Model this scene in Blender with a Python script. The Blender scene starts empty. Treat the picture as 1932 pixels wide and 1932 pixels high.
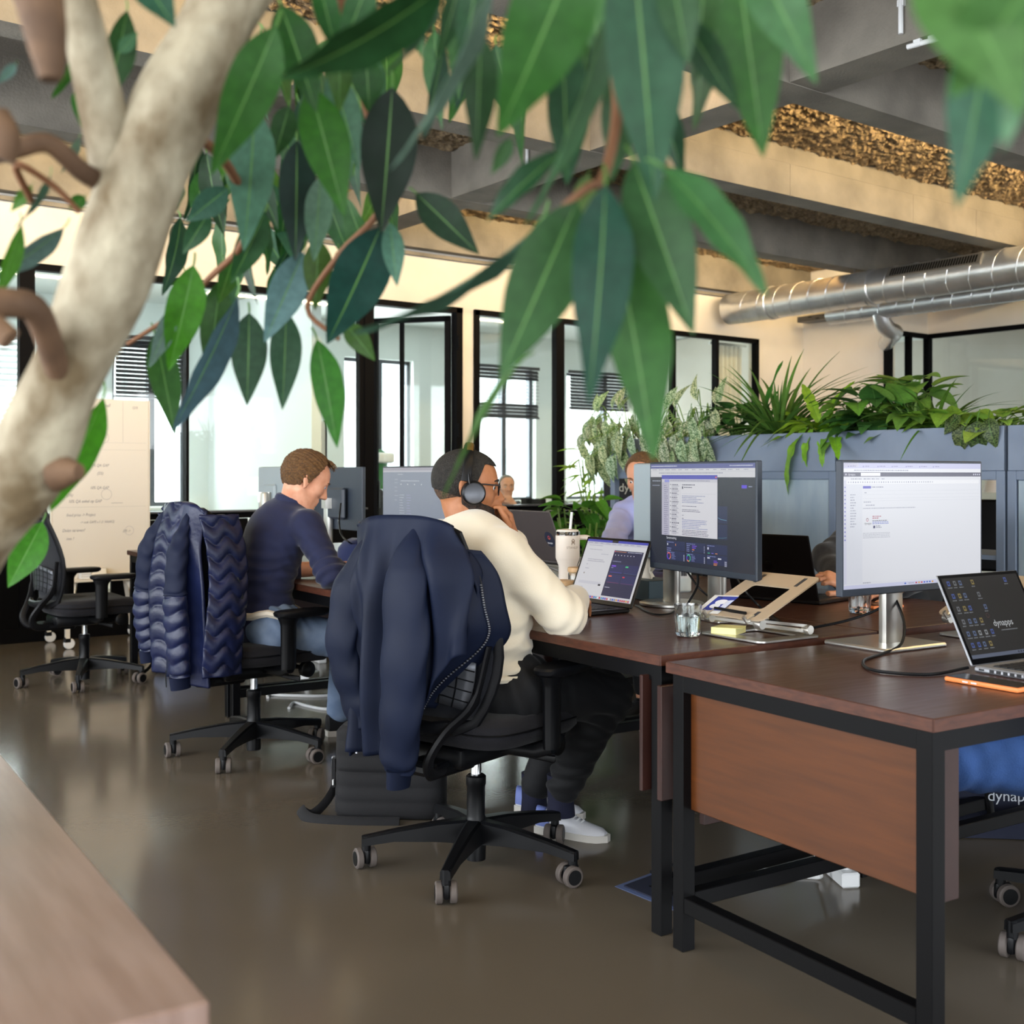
import bpy, bmesh, math, random
import numpy as np
from mathutils import Vector, Matrix
random.seed(7); np.random.seed(7)
S = bpy.context.scene; COL = S.collection
PI = math.pi
def R(a): return math.radians(a)

# ---------------------------------------------------------------- camera
F = 2180.0; HZ = 896.0; CAM_H = 1.2; HEAD = R(36.96)
cam = bpy.data.cameras.new('camera'); camo = bpy.data.objects.new('camera', cam); COL.objects.link(camo)
cam.sensor_width = 36.0; cam.lens = F / 1932 * 36; cam.shift_y = -(966 - HZ) / 1932
cam.clip_start = 0.05; cam.clip_end = 200
camo.location = (0, 0, CAM_H); camo.rotation_euler = (R(90), 0, -HEAD)
cam.dof.use_dof = True; cam.dof.focus_distance = 3.7; cam.dof.aperture_fstop = 5.0
S.camera = camo
# ---------------------------------------------------------------- world, daylight, exposure
S.view_settings.view_transform = 'Standard'; S.view_settings.look = 'None'
S.view_settings.gamma = 1.0; S.view_settings.use_curve_mapping = False
S.view_settings.exposure = 0.3
w = bpy.data.worlds.new('sky'); S.world = w; w.use_nodes = True
bg = w.node_tree.nodes['Background']; bg.inputs[0].default_value = (0.93, 0.97, 1.0, 1); bg.inputs[1].default_value = 4.5
def area(name, loc, rot, sx, sy, power, col):
    l = bpy.data.lights.new(name, 'AREA'); l.shape = 'RECTANGLE'; l.size = sx; l.size_y = sy; l.energy = power; l.color = col
    o = bpy.data.objects.new(name, l); COL.objects.link(o); o.location = loc; o.rotation_euler = rot; return o
YB = 8.765      # glass partition line
YE = 12.4       # outer facade line
area('daylight_facade', (4.6, YE + 0.35, 1.75), (R(-90), 0, 0), 16.0, 2.2, 900, (0.95, 0.98, 1.0))
for x_, y_ in ((1.5, 10.6), (4.2, 10.4), (7.2, 10.6), (9.6, 10.4)): area('meeting_room_fill', (x_, y_, 3.03), (0, 0, 0), 1.6, 1.2, 7, (0.97, 1.0, 0.98))  # added fill lamps, no fixtures, brightening the rooms behind the glass
area('daylight_behind', (3.2, -3.7, 1.75), (R(90), 0, 0), 11.0, 1.9, 190, (0.86, 0.93, 1.0))
area('daylight_side', (-2.75, 2.5, 1.75), (0, R(-90), 0), 1.9, 9.0, 290, (0.9, 0.95, 1.0))
WARM = (1.0, 0.73, 0.37)

# ---------------------------------------------------------------- measuring helpers (photo pixel + distance -> point in the room)
_V = np.array([math.sin(HEAD), math.cos(HEAD)]); _R = np.array([math.cos(HEAD), -math.sin(HEAD)])
def ray(x): return _V + _R * (x - 966) / F
def D(x, y, d): r = ray(x) * d; return Vector((r[0], r[1], CAM_H - (y - HZ) * d / F))
def G(x, y, z): return D(x, y, F * (CAM_H - z) / (y - HZ))
def PX(x, y, X): return D(x, y, X / ray(x)[0])
def PY(x, y, Y): return D(x, y, Y / ray(x)[1])

# ---------------------------------------------------------------- materials
def lin(c):
    if isinstance(c, str): c = tuple(int(c[i:i+2], 16) for i in (0, 2, 4))
    return tuple(((v/255)/12.92 if v/255 <= .04045 else ((v/255+.055)/1.055)**2.4) for v in c) + (1,)
MATS = {}
def mat(name, col, rough=.5, metal=0, col2=None, nscale=8, ndet=4, nstretch=(1,1,1), nlo=.35, nhi=.65, bump=0, bscale=60, bstretch=(1,1,1),
        spec=None, coat=0, trans=0, ior=1.45, emit=None, estr=0, sheen=0, objcol=False, rough2=None, transl=0, bdist=.01):
    m = bpy.data.materials.new(name); m.use_nodes = True; MATS[name] = m
    n = m.node_tree.nodes; L = m.node_tree.links; p = n['Principled BSDF']
    p.inputs['Base Color'].default_value = lin(col); p.inputs['Roughness'].default_value = rough; p.inputs['Metallic'].default_value = metal
    if spec is not None: p.inputs['Specular IOR Level'].default_value = spec
    if coat: p.inputs['Coat Weight'].default_value = coat; p.inputs['Coat Roughness'].default_value = .15
    if trans: p.inputs['Transmission Weight'].default_value = trans
    p.inputs['IOR'].default_value = ior
    if sheen: p.inputs['Sheen Weight'].default_value = sheen; p.inputs['Sheen Roughness'].default_value = .4
    if emit: p.inputs['Emission Color'].default_value = lin(emit); p.inputs['Emission Strength'].default_value = estr
    tc = n.new('ShaderNodeTexCoord')
    base = None
    if objcol:
        oi = n.new('ShaderNodeObjectInfo'); base = oi.outputs['Color']; L.new(base, p.inputs['Base Color'])
    if col2 or rough2 is not None:
        mp = n.new('ShaderNodeMapping'); mp.inputs['Scale'].default_value = nstretch; L.new(tc.outputs['Object'], mp.inputs[0])
        nz = n.new('ShaderNodeTexNoise'); nz.inputs['Scale'].default_value = nscale; nz.inputs['Detail'].default_value = ndet; L.new(mp.outputs[0], nz.inputs[0])
        mr = n.new('ShaderNodeMapRange'); mr.inputs[1].default_value = nlo; mr.inputs[2].default_value = nhi; L.new(nz.outputs[0], mr.inputs[0])
        if col2:
            mx = n.new('ShaderNodeMix'); mx.data_type = 'RGBA'; L.new(mr.outputs[0], mx.inputs[0])
            mx.inputs[6].default_value = lin(col); mx.inputs[7].default_value = lin(col2)
            if base is not None:
                mx.blend_type = 'MULTIPLY'; L.new(base, mx.inputs[6])
            L.new(mx.outputs[2], p.inputs['Base Color']); base = mx.outputs[2]
        if rough2 is not None:
            m2 = n.new('ShaderNodeMapRange'); m2.inputs[3].default_value = rough; m2.inputs[4].default_value = rough2; L.new(mr.outputs[0], m2.inputs[0]); L.new(m2.outputs[0], p.inputs['Roughness'])
    if bump:
        mp2 = n.new('ShaderNodeMapping'); mp2.inputs['Scale'].default_value = bstretch; L.new(tc.outputs['Object'], mp2.inputs[0])
        nb = n.new('ShaderNodeTexNoise'); nb.inputs['Scale'].default_value = bscale; nb.inputs['Detail'].default_value = 5; L.new(mp2.outputs[0], nb.inputs[0])
        b = n.new('ShaderNodeBump'); b.inputs['Strength'].default_value = bump; b.inputs['Distance'].default_value = bdist; L.new(nb.outputs[0], b.inputs['Height']); L.new(b.outputs[0], p.inputs['Normal'])
    if transl:
        out = n['Material Output']; t = n.new('ShaderNodeBsdfTranslucent'); ms = n.new('ShaderNodeMixShader'); ms.inputs[0].default_value = transl
        if base is not None: L.new(base, t.inputs[0])
        else: t.inputs[0].default_value = lin(col)
        L.new(p.outputs[0], ms.inputs[1]); L.new(t.outputs[0], ms.inputs[2]); L.new(ms.outputs[0], out.inputs[0])
    return m
def glassmat(name, tint=(235,245,243), refl=.06):
    m = bpy.data.materials.new(name); m.use_nodes = True; MATS[name] = m
    n = m.node_tree.nodes; L = m.node_tree.links; n.remove(n['Principled BSDF'])
    t = n.new('ShaderNodeBsdfTransparent'); t.inputs[0].default_value = lin(tint); g = n.new('ShaderNodeBsdfGlossy'); g.inputs['Roughness'].default_value = .02
    lw = n.new('ShaderNodeLayerWeight'); pw = n.new('ShaderNodeMath'); pw.operation = 'POWER'; pw.inputs[1].default_value = 4.5; L.new(lw.outputs['Facing'], pw.inputs[0])
    fr = n.new('ShaderNodeMath'); fr.operation = 'MULTIPLY_ADD'; fr.inputs[1].default_value = .5; fr.inputs[2].default_value = refl/2; L.new(pw.outputs[0], fr.inputs[0])
    ms = n.new('ShaderNodeMixShader'); L.new(fr.outputs[0], ms.inputs[0]); L.new(t.outputs[0], ms.inputs[1]); L.new(g.outputs[0], ms.inputs[2]); L.new(ms.outputs[0], n['Material Output'].inputs[0])
    return m
def attrmat(name, strength=1.0, rough=.25, base=.02):
    m = bpy.data.materials.new(name); m.use_nodes = True; MATS[name] = m
    n = m.node_tree.nodes; L = m.node_tree.links; p = n['Principled BSDF']; a = n.new('ShaderNodeAttribute'); a.attribute_name = 'col'
    p.inputs['Base Color'].default_value = (base, base, base, 1); p.inputs['Roughness'].default_value = rough
    L.new(a.outputs[0], p.inputs['Emission Color']); p.inputs['Emission Strength'].default_value = strength
    return m
def printmat(name, rough=.6):
    m = bpy.data.materials.new(name); m.use_nodes = True; MATS[name] = m
    n = m.node_tree.nodes; L = m.node_tree.links; p = n['Principled BSDF']; a = n.new('ShaderNodeAttribute'); a.attribute_name = 'col'
    p.inputs['Roughness'].default_value = rough; L.new(a.outputs[0], p.inputs['Base Color']); return m

# ---------------------------------------------------------------- mesh helpers
class MB:
    def __init__(s): s.v = []; s.f = []; s.c = []
    def add(s, vs, fs, M=None):
        o = len(s.v)
        s.v += [tuple(M @ Vector(p)) for p in vs] if M is not None else [tuple(p) for p in vs]
        s.f += [tuple(i + o for i in f) for f in fs]; return s
    def box(s, c, d, rz=0, bev=0, M=None, seg=1):
        x, y, z = d[0]/2, d[1]/2, d[2]/2
        vs = [(-x,-y,-z),(x,-y,-z),(x,y,-z),(-x,y,-z),(-x,-y,z),(x,-y,z),(x,y,z),(-x,y,z)]
        fs = [(0,3,2,1),(4,5,6,7),(0,1,5,4),(1,2,6,5),(2,3,7,6),(3,0,4,7)]
        T = Matrix.Translation(c) @ Matrix.Rotation(rz, 4, 'Z')
        if M is not None: T = M @ T
        if bev > 0:
            bm = bmesh.new(); bv = [bm.verts.new(p) for p in vs]
            for f in fs: bm.faces.new([bv[i] for i in f])
            bmesh.ops.bevel(bm, geom=bm.edges[:], offset=min(bev, .48*min(d)), segments=seg, affect='EDGES', profile=.5)
            bm.verts.ensure_lookup_table(); bm.verts.index_update()
            vs = [v.co.copy() for v in bm.verts]; fs = [tuple(v.index for v in f.verts) for f in bm.faces]; bm.free()
        return s.add(vs, fs, T)
    def bar(s, a, b, wd, ht, bev=0, up=(0,0,1)):
        a = Vector(a); b = Vector(b); d = b - a; ln = d.length; x = d.normalized(); u = Vector(up)
        if abs(x.dot(u)) > .99: u = Vector((0,1,0))
        y = u.cross(x).normalized(); z = x.cross(y)
        M = Matrix(((x.x,y.x,z.x,0),(x.y,y.y,z.y,0),(x.z,y.z,z.z,0),(0,0,0,1))); M.translation = (a + b)/2
        return s.box((0,0,0), (ln, wd, ht), bev=bev, M=M)
    def tube(s, pts, r, seg=10, cap=True, closed=False, flat=None, up=(0,0,1)):
        P = [Vector(p) for p in pts]; n = len(P); rr = r if hasattr(r, '__len__') else [r]*n
        rings = []; prev = None
        for i in range(n):
            if closed: t = P[(i+1) % n] - P[i-1]
            else: t = P[min(i+1, n-1)] - P[max(i-1, 0)]
            t = t.normalized() if t.length > 1e-9 else Vector((0,0,1))
            if prev is None:
                u = Vector(up)
                if abs(t.dot(u)) > .95: u = Vector((1,0,0))
                a = (u - t*u.dot(t)).normalized()
            else:
                a = prev - t*prev.dot(t); a = a.normalized() if a.length > 1e-6 else prev
            prev = a; b = t.cross(a)
            fa = flat if flat else 1.0
            rings.append([P[i] + a*(math.cos(2*PI*k/seg)*rr[i]) + b*(math.sin(2*PI*k/seg)*rr[i]*fa) for k in range(seg)])
        return s.loft(rings, cap and not closed, closed)
    def loft(s, rings, cap=True, closed=False):
        m = len(rings[0]); n = len(rings); vs = [p for r in rings for p in r]; fs = []
        for i in range(n if closed else n-1):
            j = (i+1) % n
            for k in range(m):
                l = (k+1) % m; fs.append((i*m+k, i*m+l, j*m+l, j*m+k))
        if cap: fs.append(tuple(range(m-1, -1, -1))); fs.append(tuple((n-1)*m + k for k in range(m)))
        return s.add(vs, fs)
    def lathe(s, prof, seg=24, M=None, cap=True):
        rings = [[(r*math.cos(2*PI*k/seg), r*math.sin(2*PI*k/seg), z) for k in range(seg)] for r, z in prof]
        b = MB(); b.loft(rings, cap); return s.add(b.v, b.f, M)
    def prism(s, poly, z0, z1, M=None):
        n = len(poly); vs = [(x,y,z0) for x,y in poly] + [(x,y,z1) for x,y in poly]
        fs = [tuple(range(n-1,-1,-1)), tuple(range(n, 2*n))] + [(i, (i+1) % n, n+(i+1) % n, n+i) for i in range(n)]
        return s.add(vs, fs, M)
    def grid(s, fn, nu, nv, M=None, wrap=False):
        vs = [fn(i/(nu-1), j/(nv-1)) for i in range(nu) for j in range(nv)]
        fs = [(i*nv+j, (i+1)*nv+j, (i+1)*nv+j+1, i*nv+j+1) for i in range(nu-1) for j in range(nv-1)]
        return s.add(vs, fs, M)
    def sphere(s, c, r, seg=16, rings=10, M=None):
        rx, ry, rz = r if hasattr(r, '__len__') else (r,)*3
        P = [(math.sin(PI*i/rings), -math.cos(PI*i/rings)) for i in range(1, rings)]
        rg = [[(c[0]+rx*a*math.cos(2*PI*k/seg), c[1]+ry*a*math.sin(2*PI*k/seg), c[2]+rz*z) for k in range(seg)] for a, z in P]
        b = MB(); b.loft(rg, False); n = len(b.v); b.v += [(c[0],c[1],c[2]-rz), (c[0],c[1],c[2]+rz)]
        for k in range(seg):
            b.f.append((k, n, (k+1) % seg)); o = (len(rg)-1)*seg; b.f.append((o+k, o+(k+1) % seg, n+1))
        return s.add(b.v, b.f, M)
def mesh(name, mb, sharp=35):
    me = bpy.data.meshes.new(name); me.from_pydata(mb.v, [], mb.f); me.update()
    if sharp is not None:
        me.shade_smooth(); me.set_sharp_from_angle(angle=R(sharp))
    return me
def obj(name, mb, m, parent=None, sharp=35, label=None, mod=None):
    me = mesh(name, mb, sharp) if isinstance(mb, MB) else mb
    if m is not None:
        me.materials.clear(); me.materials.append(MATS[m] if isinstance(m, str) else m)
    o = bpy.data.objects.new(name, me); COL.objects.link(o)
    if parent is not None: o.parent = parent
    if label: o['label'] = label
    return o
def thing(name, label, cat, loc=(0,0,0), rz=0, group=None):
    o = bpy.data.objects.new(name, None); COL.objects.link(o); o.empty_display_size = .1
    o.location = loc; o.rotation_euler = (0, 0, rz); o['label'] = label; o['category'] = cat
    if group: o['group'] = group
    return o
def tag(o, label, cat, group=None):
    o['label'] = label; o['category'] = cat
    if group: o['group'] = group
    return o
def struct(name, mb, m, parent=None, label=None, sharp=35):
    o = obj(name, mb, m, parent, sharp)
    if parent is None: o['kind'] = 'structure'
    if label: o['label'] = label
    return o
def dup(o, parent=None):
    c = o.copy(); COL.objects.link(c); c.parent = parent
    for ch in o.children: dup(ch, c)
    return c
def textmesh(s, size, shear=0, space=1.0, ext=0):
    cu = bpy.data.curves.new('lettering', 'FONT'); cu.body = s; cu.size = size; cu.shear = shear; cu.space_character = space; cu.extrude = ext; cu.resolution_u = 3
    cu.align_x = 'LEFT'
    o = bpy.data.objects.new('lettering_tmp', cu); COL.objects.link(o)
    dg = bpy.context.evaluated_depsgraph_get(); me = bpy.data.meshes.new_from_object(o.evaluated_get(dg))
    bpy.data.objects.remove(o); bpy.data.curves.remove(cu); return me
def catmull(pts, n=8):
    P = [Vector(p) for p in pts]; P = [P[0]*2 - P[1]] + P + [P[-1]*2 - P[-2]]; out = []
    for i in range(1, len(P)-2):
        for k in range(n):
            t = k/n; a, b, c, d = P[i-1], P[i], P[i+1], P[i+2]
            out.append(.5*((2*b) + (c-a)*t + (2*a-5*b+4*c-d)*t*t + (3*b-a-3*c+d)*t**3))
    out.append(P[-2]); return out
def frame(o, x, z):
    "4x4 with origin o, local x along x, z near z"
    x = Vector(x).normalized(); z = Vector(z); y = z.cross(x).normalized(); z = x.cross(y)
    M = Matrix(((x.x,y.x,z.x,0),(x.y,y.y,z.y,0),(x.z,y.z,z.z,0),(0,0,0,1))); M.translation = Vector(o); return M
class Screen:
    "flat picture made of coloured rectangles in a plane: u right 0..1, v up 0..1"
    def __init__(s, w, h): s.w = w; s.h = h; s.m = MB(); s.cols = []; s.n = 0
    def rect(s, u0, v0, u1, v1, c, lay=None):
        s.n += 1; z = .00015 + .00004*(lay if lay is not None else 1)
        s.m.add([(u0*s.w, v0*s.h, z), (u1*s.w, v0*s.h, z), (u1*s.w, v1*s.h, z), (u0*s.w, v1*s.h, z)], [(0,1,2,3)]); s.cols.append(lin(c)); return s
    def poly(s, pts, c, lay=2):
        z = .00015 + .00004*lay
        s.m.add([(u*s.w, v*s.h, z) for u, v in pts], [tuple(range(len(pts)))]); s.cols.append(lin(c)); return s
    def ring(s, u, v, r, r2, cols, lay=3):
        a = s.h/s.w; N = 20
        for k in range(N):
            t0, t1 = 2*PI*k/N, 2*PI*(k+1)/N; c = cols[int(k*len(cols)/N)]
            s.poly([(u+r2*a*math.cos(t0), v+r2*math.sin(t0)), (u+r*a*math.cos(t0), v+r*math.sin(t0)), (u+r*a*math.cos(t1), v+r*math.sin(t1)), (u+r2*a*math.cos(t1), v+r2*math.sin(t1))], c, lay)
        return s
    def lines(s, u0, v1, u1, n, dv, th, c, lay=3, jit=.4, rnd=random):
        for i in range(n):
            e = u1 - (u1-u0)*jit*rnd.random(); v = v1 - i*dv; u = u0
            while u < e:
                ww = min(e, u + (.004 + .012*rnd.random())); s.rect(u, v-th, ww, v, c, lay); u = ww + .003
        return s
    def text(s, u, v, size, st, c, lay=4, shear=0, xs=1):
        me = textmesh(st, size, shear); z = .00015 + .00004*lay
        for p in me.polygons:
            s.m.add([(u*s.w + me.vertices[i].co.x*xs, v*s.h + me.vertices[i].co.y, z) for i in p.vertices], [tuple(range(len(p.vertices)))]); s.cols.append(lin(c))
        bpy.data.meshes.remove(me); return s
    def build(s, name, m, parent=None, M=None):
        me = bpy.data.meshes.new(name); me.from_pydata([tuple(M @ Vector(p)) for p in s.m.v] if M is not None else s.m.v, [], s.m.f); me.update()
        a = me.color_attributes.new('col', 'FLOAT_COLOR', 'CORNER'); k = 0
        for p, c in zip(me.polygons, s.cols):
            for i in p.loop_indices: a.data[i].color = c
        me.materials.append(MATS[m]); o = bpy.data.objects.new(name, me); COL.objects.link(o)
        if parent is not None: o.parent = parent
        return o
# ---------------------------------------------------------------- material library
mat('floor', '685f53', .12, col2='5a5247', nscale=1.1, ndet=3, nlo=.15, nhi=.85, bump=.035, bscale=70, rough2=.2, spec=.55, bdist=.004)
mat('concrete', '827c72', .85, col2='6a655d', nscale=3, ndet=8, bump=.35, bscale=70)
mat('concrete_rough', '6b5c4a', .95, col2='9a8667', nscale=45, ndet=6, bump=1.0, bscale=50)
mat('plaster', 'd6d0c6', .9, col2='cfc9be', nscale=2, bump=.04, bscale=150)
mat('plaster_white', 'dfe4e1', .9)
mat('black_metal', '08080a', .42, spec=.2)
mat('black_panel', '0c0c0e', .5, spec=.25)
mat('grey_metal', '54565c', .4, metal=.6)
mat('wood_top', '4a2e26', .27, col2='42281f', nscale=5, ndet=7, nstretch=(1.2,14,1), nlo=.15, nhi=.85, bump=.012, bscale=50, bstretch=(1,12,1), rough2=.4)
mat('wood_edge', '563122', .42, col2='42241a', nscale=8, ndet=6, nstretch=(3,3,14))
mat('wood_panel', '603414', .36, col2='4b280e', nscale=6, ndet=10, nstretch=(1,.7,9), nlo=.25, nhi=.75, bump=.03, bscale=80, bstretch=(1,2,8))
mat('wood_dark', '3a211c', .35, col2='2c1815', nscale=5, ndet=6, nstretch=(1.2,12,1))
mat('wood_pale', '8d776d', .3, col2='7d665b', nscale=5, ndet=6, nstretch=(10,1,1))
mat('alu', 'c9c7c2', .3, metal=.9)
mat('alu_sand', 'c8b49a', .38, metal=.35, spec=.5)
mat('duct', 'd6d8db', .3, metal=.85, col2='c4c7cb', nscale=6)
mat('chrome', 'd8dadc', .08, metal=1.0)
mat('plastic_black', '0a0b0e', .4, spec=.3)
mat('plastic_soft', '0c0d11', .46, spec=.3, bump=.05, bscale=300)
mat('rubber_grey', '5f5753', .65)
mat('mesh_fabric', '10131c', .85, bump=.5, bscale=500, sheen=.08)
mat('seat_fabric', '101017', .9, bump=.3, bscale=400, sheen=.08)
mat('puffer', '0f1632', .4, col2='131b3e', nscale=5, spec=.4, bump=.15, bscale=60)
mat('puffer_matte', '0f162d', .65, spec=.2)
mat('softshell', '0d1426', .6, col2='11192e', nscale=4, spec=.2, bump=.05, bscale=300)
mat('softshell_lining', '0d0f18', .6)
mat('silver', 'c9ccd6', .3, metal=.8)
mat('skin_tan', 'a8714f', .5, col2='99623f', nscale=25, spec=.35)
mat('skin_fair', 'd79f83', .5, col2='cc8e70', nscale=25, spec=.35)
mat('skin_light', 'c98f70', .5, spec=.35)
mat('hair_black', '14130f', .7, col2='2a2622', nscale=120, bump=.8, bscale=260)
mat('hair_fade', '2c221b', .75, col2='5f4634', nscale=160, bump=.4, bscale=300)
mat('beard', '17120f', .8, col2='3b2a20', nscale=140, bump=.8, bscale=260)
mat('hair_brown', '4a3320', .55, col2='7a5730', nscale=30, nstretch=(2,6,6), bump=.7, bscale=110, bstretch=(1,6,6))
mat('hair_grey', '8c857c', .7, col2='6c645b', nscale=60, bump=.5, bscale=200)
mat('sweater', 'd9cfbb', .95, sheen=.5, bump=.12, bscale=350)
mat('navy_shirt', '151a38', .85, col2='191f40', nscale=20, sheen=.2, bump=.12, bscale=350)
mat('black_pants', '0a0b0f', .8, sheen=.06, bump=.1, bscale=250)
mat('jeans_light', '7889a3', .85, col2='5b6d88', nscale=9, ndet=7, bump=.25, bscale=400)
mat('jeans_blue', '2c4c82', .85, col2='22406f', nscale=14, ndet=7, bump=.35, bscale=350)
mat('lavender', 'a3a9d6', .85, col2='99a0cf', nscale=10, sheen=.2)
mat('knit_grey', '232326', .95, col2='2d2d30', nscale=60, sheen=.15)
mat('knit_dark', '2c2f34', .95)
mat('shoe_white', 'd3d4da', .5)
mat('shoe_blue', '7383c4', .6)
mat('sole', 'cfcbc4', .7)
mat('sock_navy', '10132a', .9)
mat('ceramic', 'ddd2c6', .4)
mat('tissue', 'ece6da', .9)
mat('paper_yellow', 'ece6a0', .8)
mat('white_plastic', 'd9dadb', .45)
mat('offwhite', 'd8d0c2', .5)
mat('board_white', 'd4cec4', .35)
mat('orange', 'ec8547', .5)
mat('bamboo', 'd0ad82', .5, col2='bf9a6e', nscale=8, nstretch=(1,9,1))
mat('cabinet', '79869a', .5, col2='667388', nscale=2.2, ndet=6, nstretch=(1,1,1), bump=.03, bscale=40)
mat('cabinet_panel', '96a5b1', .5, col2='7f91a2', nscale=2.5, ndet=6, nstretch=(1,2.5,.7))
mat('cabinet_frame', '66748a', .45)
mat('soil', '2a2019', .95, bump=.6, bscale=60)
mat('screen_black', '0b0c0f', .14, spec=.6)
mat('laptop_dark', '1a1615', .38, metal=.4)
mat('laptop_grey', '5b5454', .42, metal=.5)
mat('laptop_silver', 'b3b6bd', .34, metal=.7)
mat('monitor_grey', '8e9aa0', .5)
mat('monitor_dark', '2c3440', .45)
mat('key', '15161a', .5)
mat('navy_fabric', '1e2850', .9, sheen=.3)
mat('bark', 'a39a84', .8, col2='5f5038', nscale=16, ndet=7, nstretch=(1,1,.7), nlo=.36, nhi=.62, bump=.6, bscale=40)
mat('bark_brown', '6b513b', .8, col2='4d3827', nscale=20)
mat('twig', '6f4a30', .7)
mat('blind_dark', '2b2a2d', .5)
mat('blind_light', 'd7dada', .6)
mat('tape_blue', '5d6b93', .4)
mat('bag_black', '0b0b0f', .8, sheen=.05, bump=.2, bscale=300)
mat('bag_navy', '1a1f33', .8)
mat('bag_pale', '8b98b5', .7)
mat('card_teal', '16323c', .5)
mat('pot_dark', '24262c', .5)
mat('pot_concrete', '8b8378', .8)
mat('green_dark', '2f6b3a', .5)
mat('frosted', 'cfd7d6', .6)
mat('gold', 'b98f4e', .3, metal=.8)
mat('sign_text', 'cfd3d6', .6)
mat('ink', '3c3c44', .7)
mat('brass_text', '8d7a68', .5)
mat('leafy', '2f6a2c', .48, objcol=True, col2='c8c8c8', nscale=14, nlo=.3, nhi=.9, transl=.28, spec=.28)
mat('stalk', '6d8a3f', .5)
mat('led_warm', 'fff0d0', .5, emit='ffc98a', estr=1.5)
glassmat('glass_clear', (252,254,253)); glassmat('glass_pane', (249,253,252))
mat('glass_solid', 'f4f8f8', .02, trans=1.0, ior=1.45)
mat('water', 'f2f8f8', .0, trans=1.0, ior=1.33)
attrmat('display', .63); printmat('printed')
mat('leaf_varieg', '5a7a50', .45, objcol=True, col2='587a5a', nscale=26, ndet=3, nstretch=(1,1,1), nlo=.42, nhi=.56, transl=.2, spec=.45)
mat('leaf_rib', '557f3c', .45, transl=.2)
mat('frame_black', '09090b', .6, spec=.06)
mat('facade', 'e4e6e4', .9)
mat('facade_glass', 'b4bcbd', .4)
# ---------------------------------------------------------------- the room
XL, XR, XR2, YF = -3.0, 10.86, 11.6, -4.0
ZS, ZC = 3.19, 3.6
struct('floor', MB().box((5, 4.4, -.05), (18, 18, .1)), 'floor', sharp=None)
ceil = struct('ceiling', MB().box((5, 4.4, ZC + .1), (18, 18, .2)), 'concrete', sharp=None)
# rough aggregate soffit between the beams, real relief
def rough(x0, x1, y0, y1, nx, ny):
    m = MB(); rg = np.random.RandomState(3); h = rg.rand(nx, ny)*.045
    h = (h + np.roll(h, 1, 0) + np.roll(h, 1, 1))/2
    return m.grid(lambda u, v: (x0+(x1-x0)*u, y0+(y1-y0)*v, ZC - .004 - h[min(nx-1, int(u*(nx-1)+.5)), min(ny-1, int(v*(ny-1)+.5))]), nx, ny)
BEAMS = [8.65, 6.98, 5.44, 3.88, 2.33, .79, -.75, -2.3]
for k, y0 in enumerate(BEAMS):
    o = obj('beam', MB().box((5, y0 + .1, (ZS+ZC)/2 + .01), (18, .2, ZC-ZS-.02)), 'concrete', ceil, sharp=None)
    if k == 0: continue
    y1 = BEAMS[k-1]
    if y0 > 2: 
        q = obj('rough_soffit', rough(2.0 if k == 3 else 4.0, 11.5, y0+.2, y1, 330 if k == 3 else 160, 60 if k == 3 else 36), 'concrete_rough', ceil, sharp=None); q['kind'] = 'stuff'
    for x0 in (4.7, .0):
        obj('cross_beam', MB().box((x0+.14, (y0+.2+y1)/2, (ZS+ZC)/2 + .012), (.28, y1-y0-.202, ZC-ZS-.024)), 'concrete', ceil, sharp=None)
# formwork joints on the lit beam faces: thin fins left by the boards
for (k, xs, zz) in ((2, (5.3, 6.6, 8.1, 9.0), 3.44), (0, (4.2, 6.4, 8.3), 3.42)):
    y0 = BEAMS[k]
    obj('board_mark', MB().box((7, y0 - .001, zz), (9, .003, .004)), 'concrete', ceil, sharp=None)
    for x in xs: obj('board_mark', MB().box((x, y0 - .001, zz - .12), (.005, .003, .23)), 'concrete', ceil, sharp=None)
# concealed warm light strips on the far side of every second beam
for k in (3, 1, 5):
    y = BEAMS[k] + .2
    t = thing('cove_light', ('warm light strip behind the concrete beam nearest the glass partition', 'warm light strip behind the middle concrete beam', 'warm light strip behind the concrete beam over the near desks')[(3,1,5).index(k) if k != 1 else 0] if k != 3 else 'warm light strip behind the middle concrete beam', 'light', (4.5, y + .012, 3.42), 0, 'light strips hidden behind the beams')
    obj('housing', MB().box((0, 0, 0), (12.4, .02, .05)), 'alu', t, sharp=None)
    obj('diffuser', MB().box((0, .0125, 0), (12.3, .005, .036)), 'led_warm', t, sharp=None)
    area('cove_light_lamp', (4.5, y + .035, 3.42), (R(90 + (25 if k != 5 else -58)), 0, 0), 12.2, .03, {3: 240, 1: 230, 5: 95}[k], WARM)
# walls
FZ = 2.73
m = MB()
m.box(((XL+XR2)/2, YB + .06, (FZ+ZC)/2), (XR2-XL, .12, ZC-FZ))
m.box(((5.998+6.147)/2, YB + .06, FZ/2), (.149, .12, FZ))
m.box(((10.057+XR2)/2, YB + .06, FZ/2), (XR2-10.057, .12, FZ))
struct('wall_back', m, 'plaster', sharp=None)
struct('trim_1', MB().box(((XL+XR)/2, YB - .02, ZS - .02), (XR-XL, .04, .03)), 'concrete', sharp=None)
Y1 = 7.605
m = MB(); m.box((XR + .06, (Y1+YB)/2, ZC/2), (.12, YB-Y1, ZC)); struct('wall_right', m, 'plaster', sharp=None)
m = MB(); m.box((XR2 + .06, (YF + Y1)/2, (2.76+ZC)/2), (.12, Y1-YF, ZC-2.76)); m.box((XR2+.06, (YF+2.5)/2, 1.38), (.12, 2.5-YF, 2.76))
struct('wall_right_recess', m, 'plaster', sharp=None)
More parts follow.
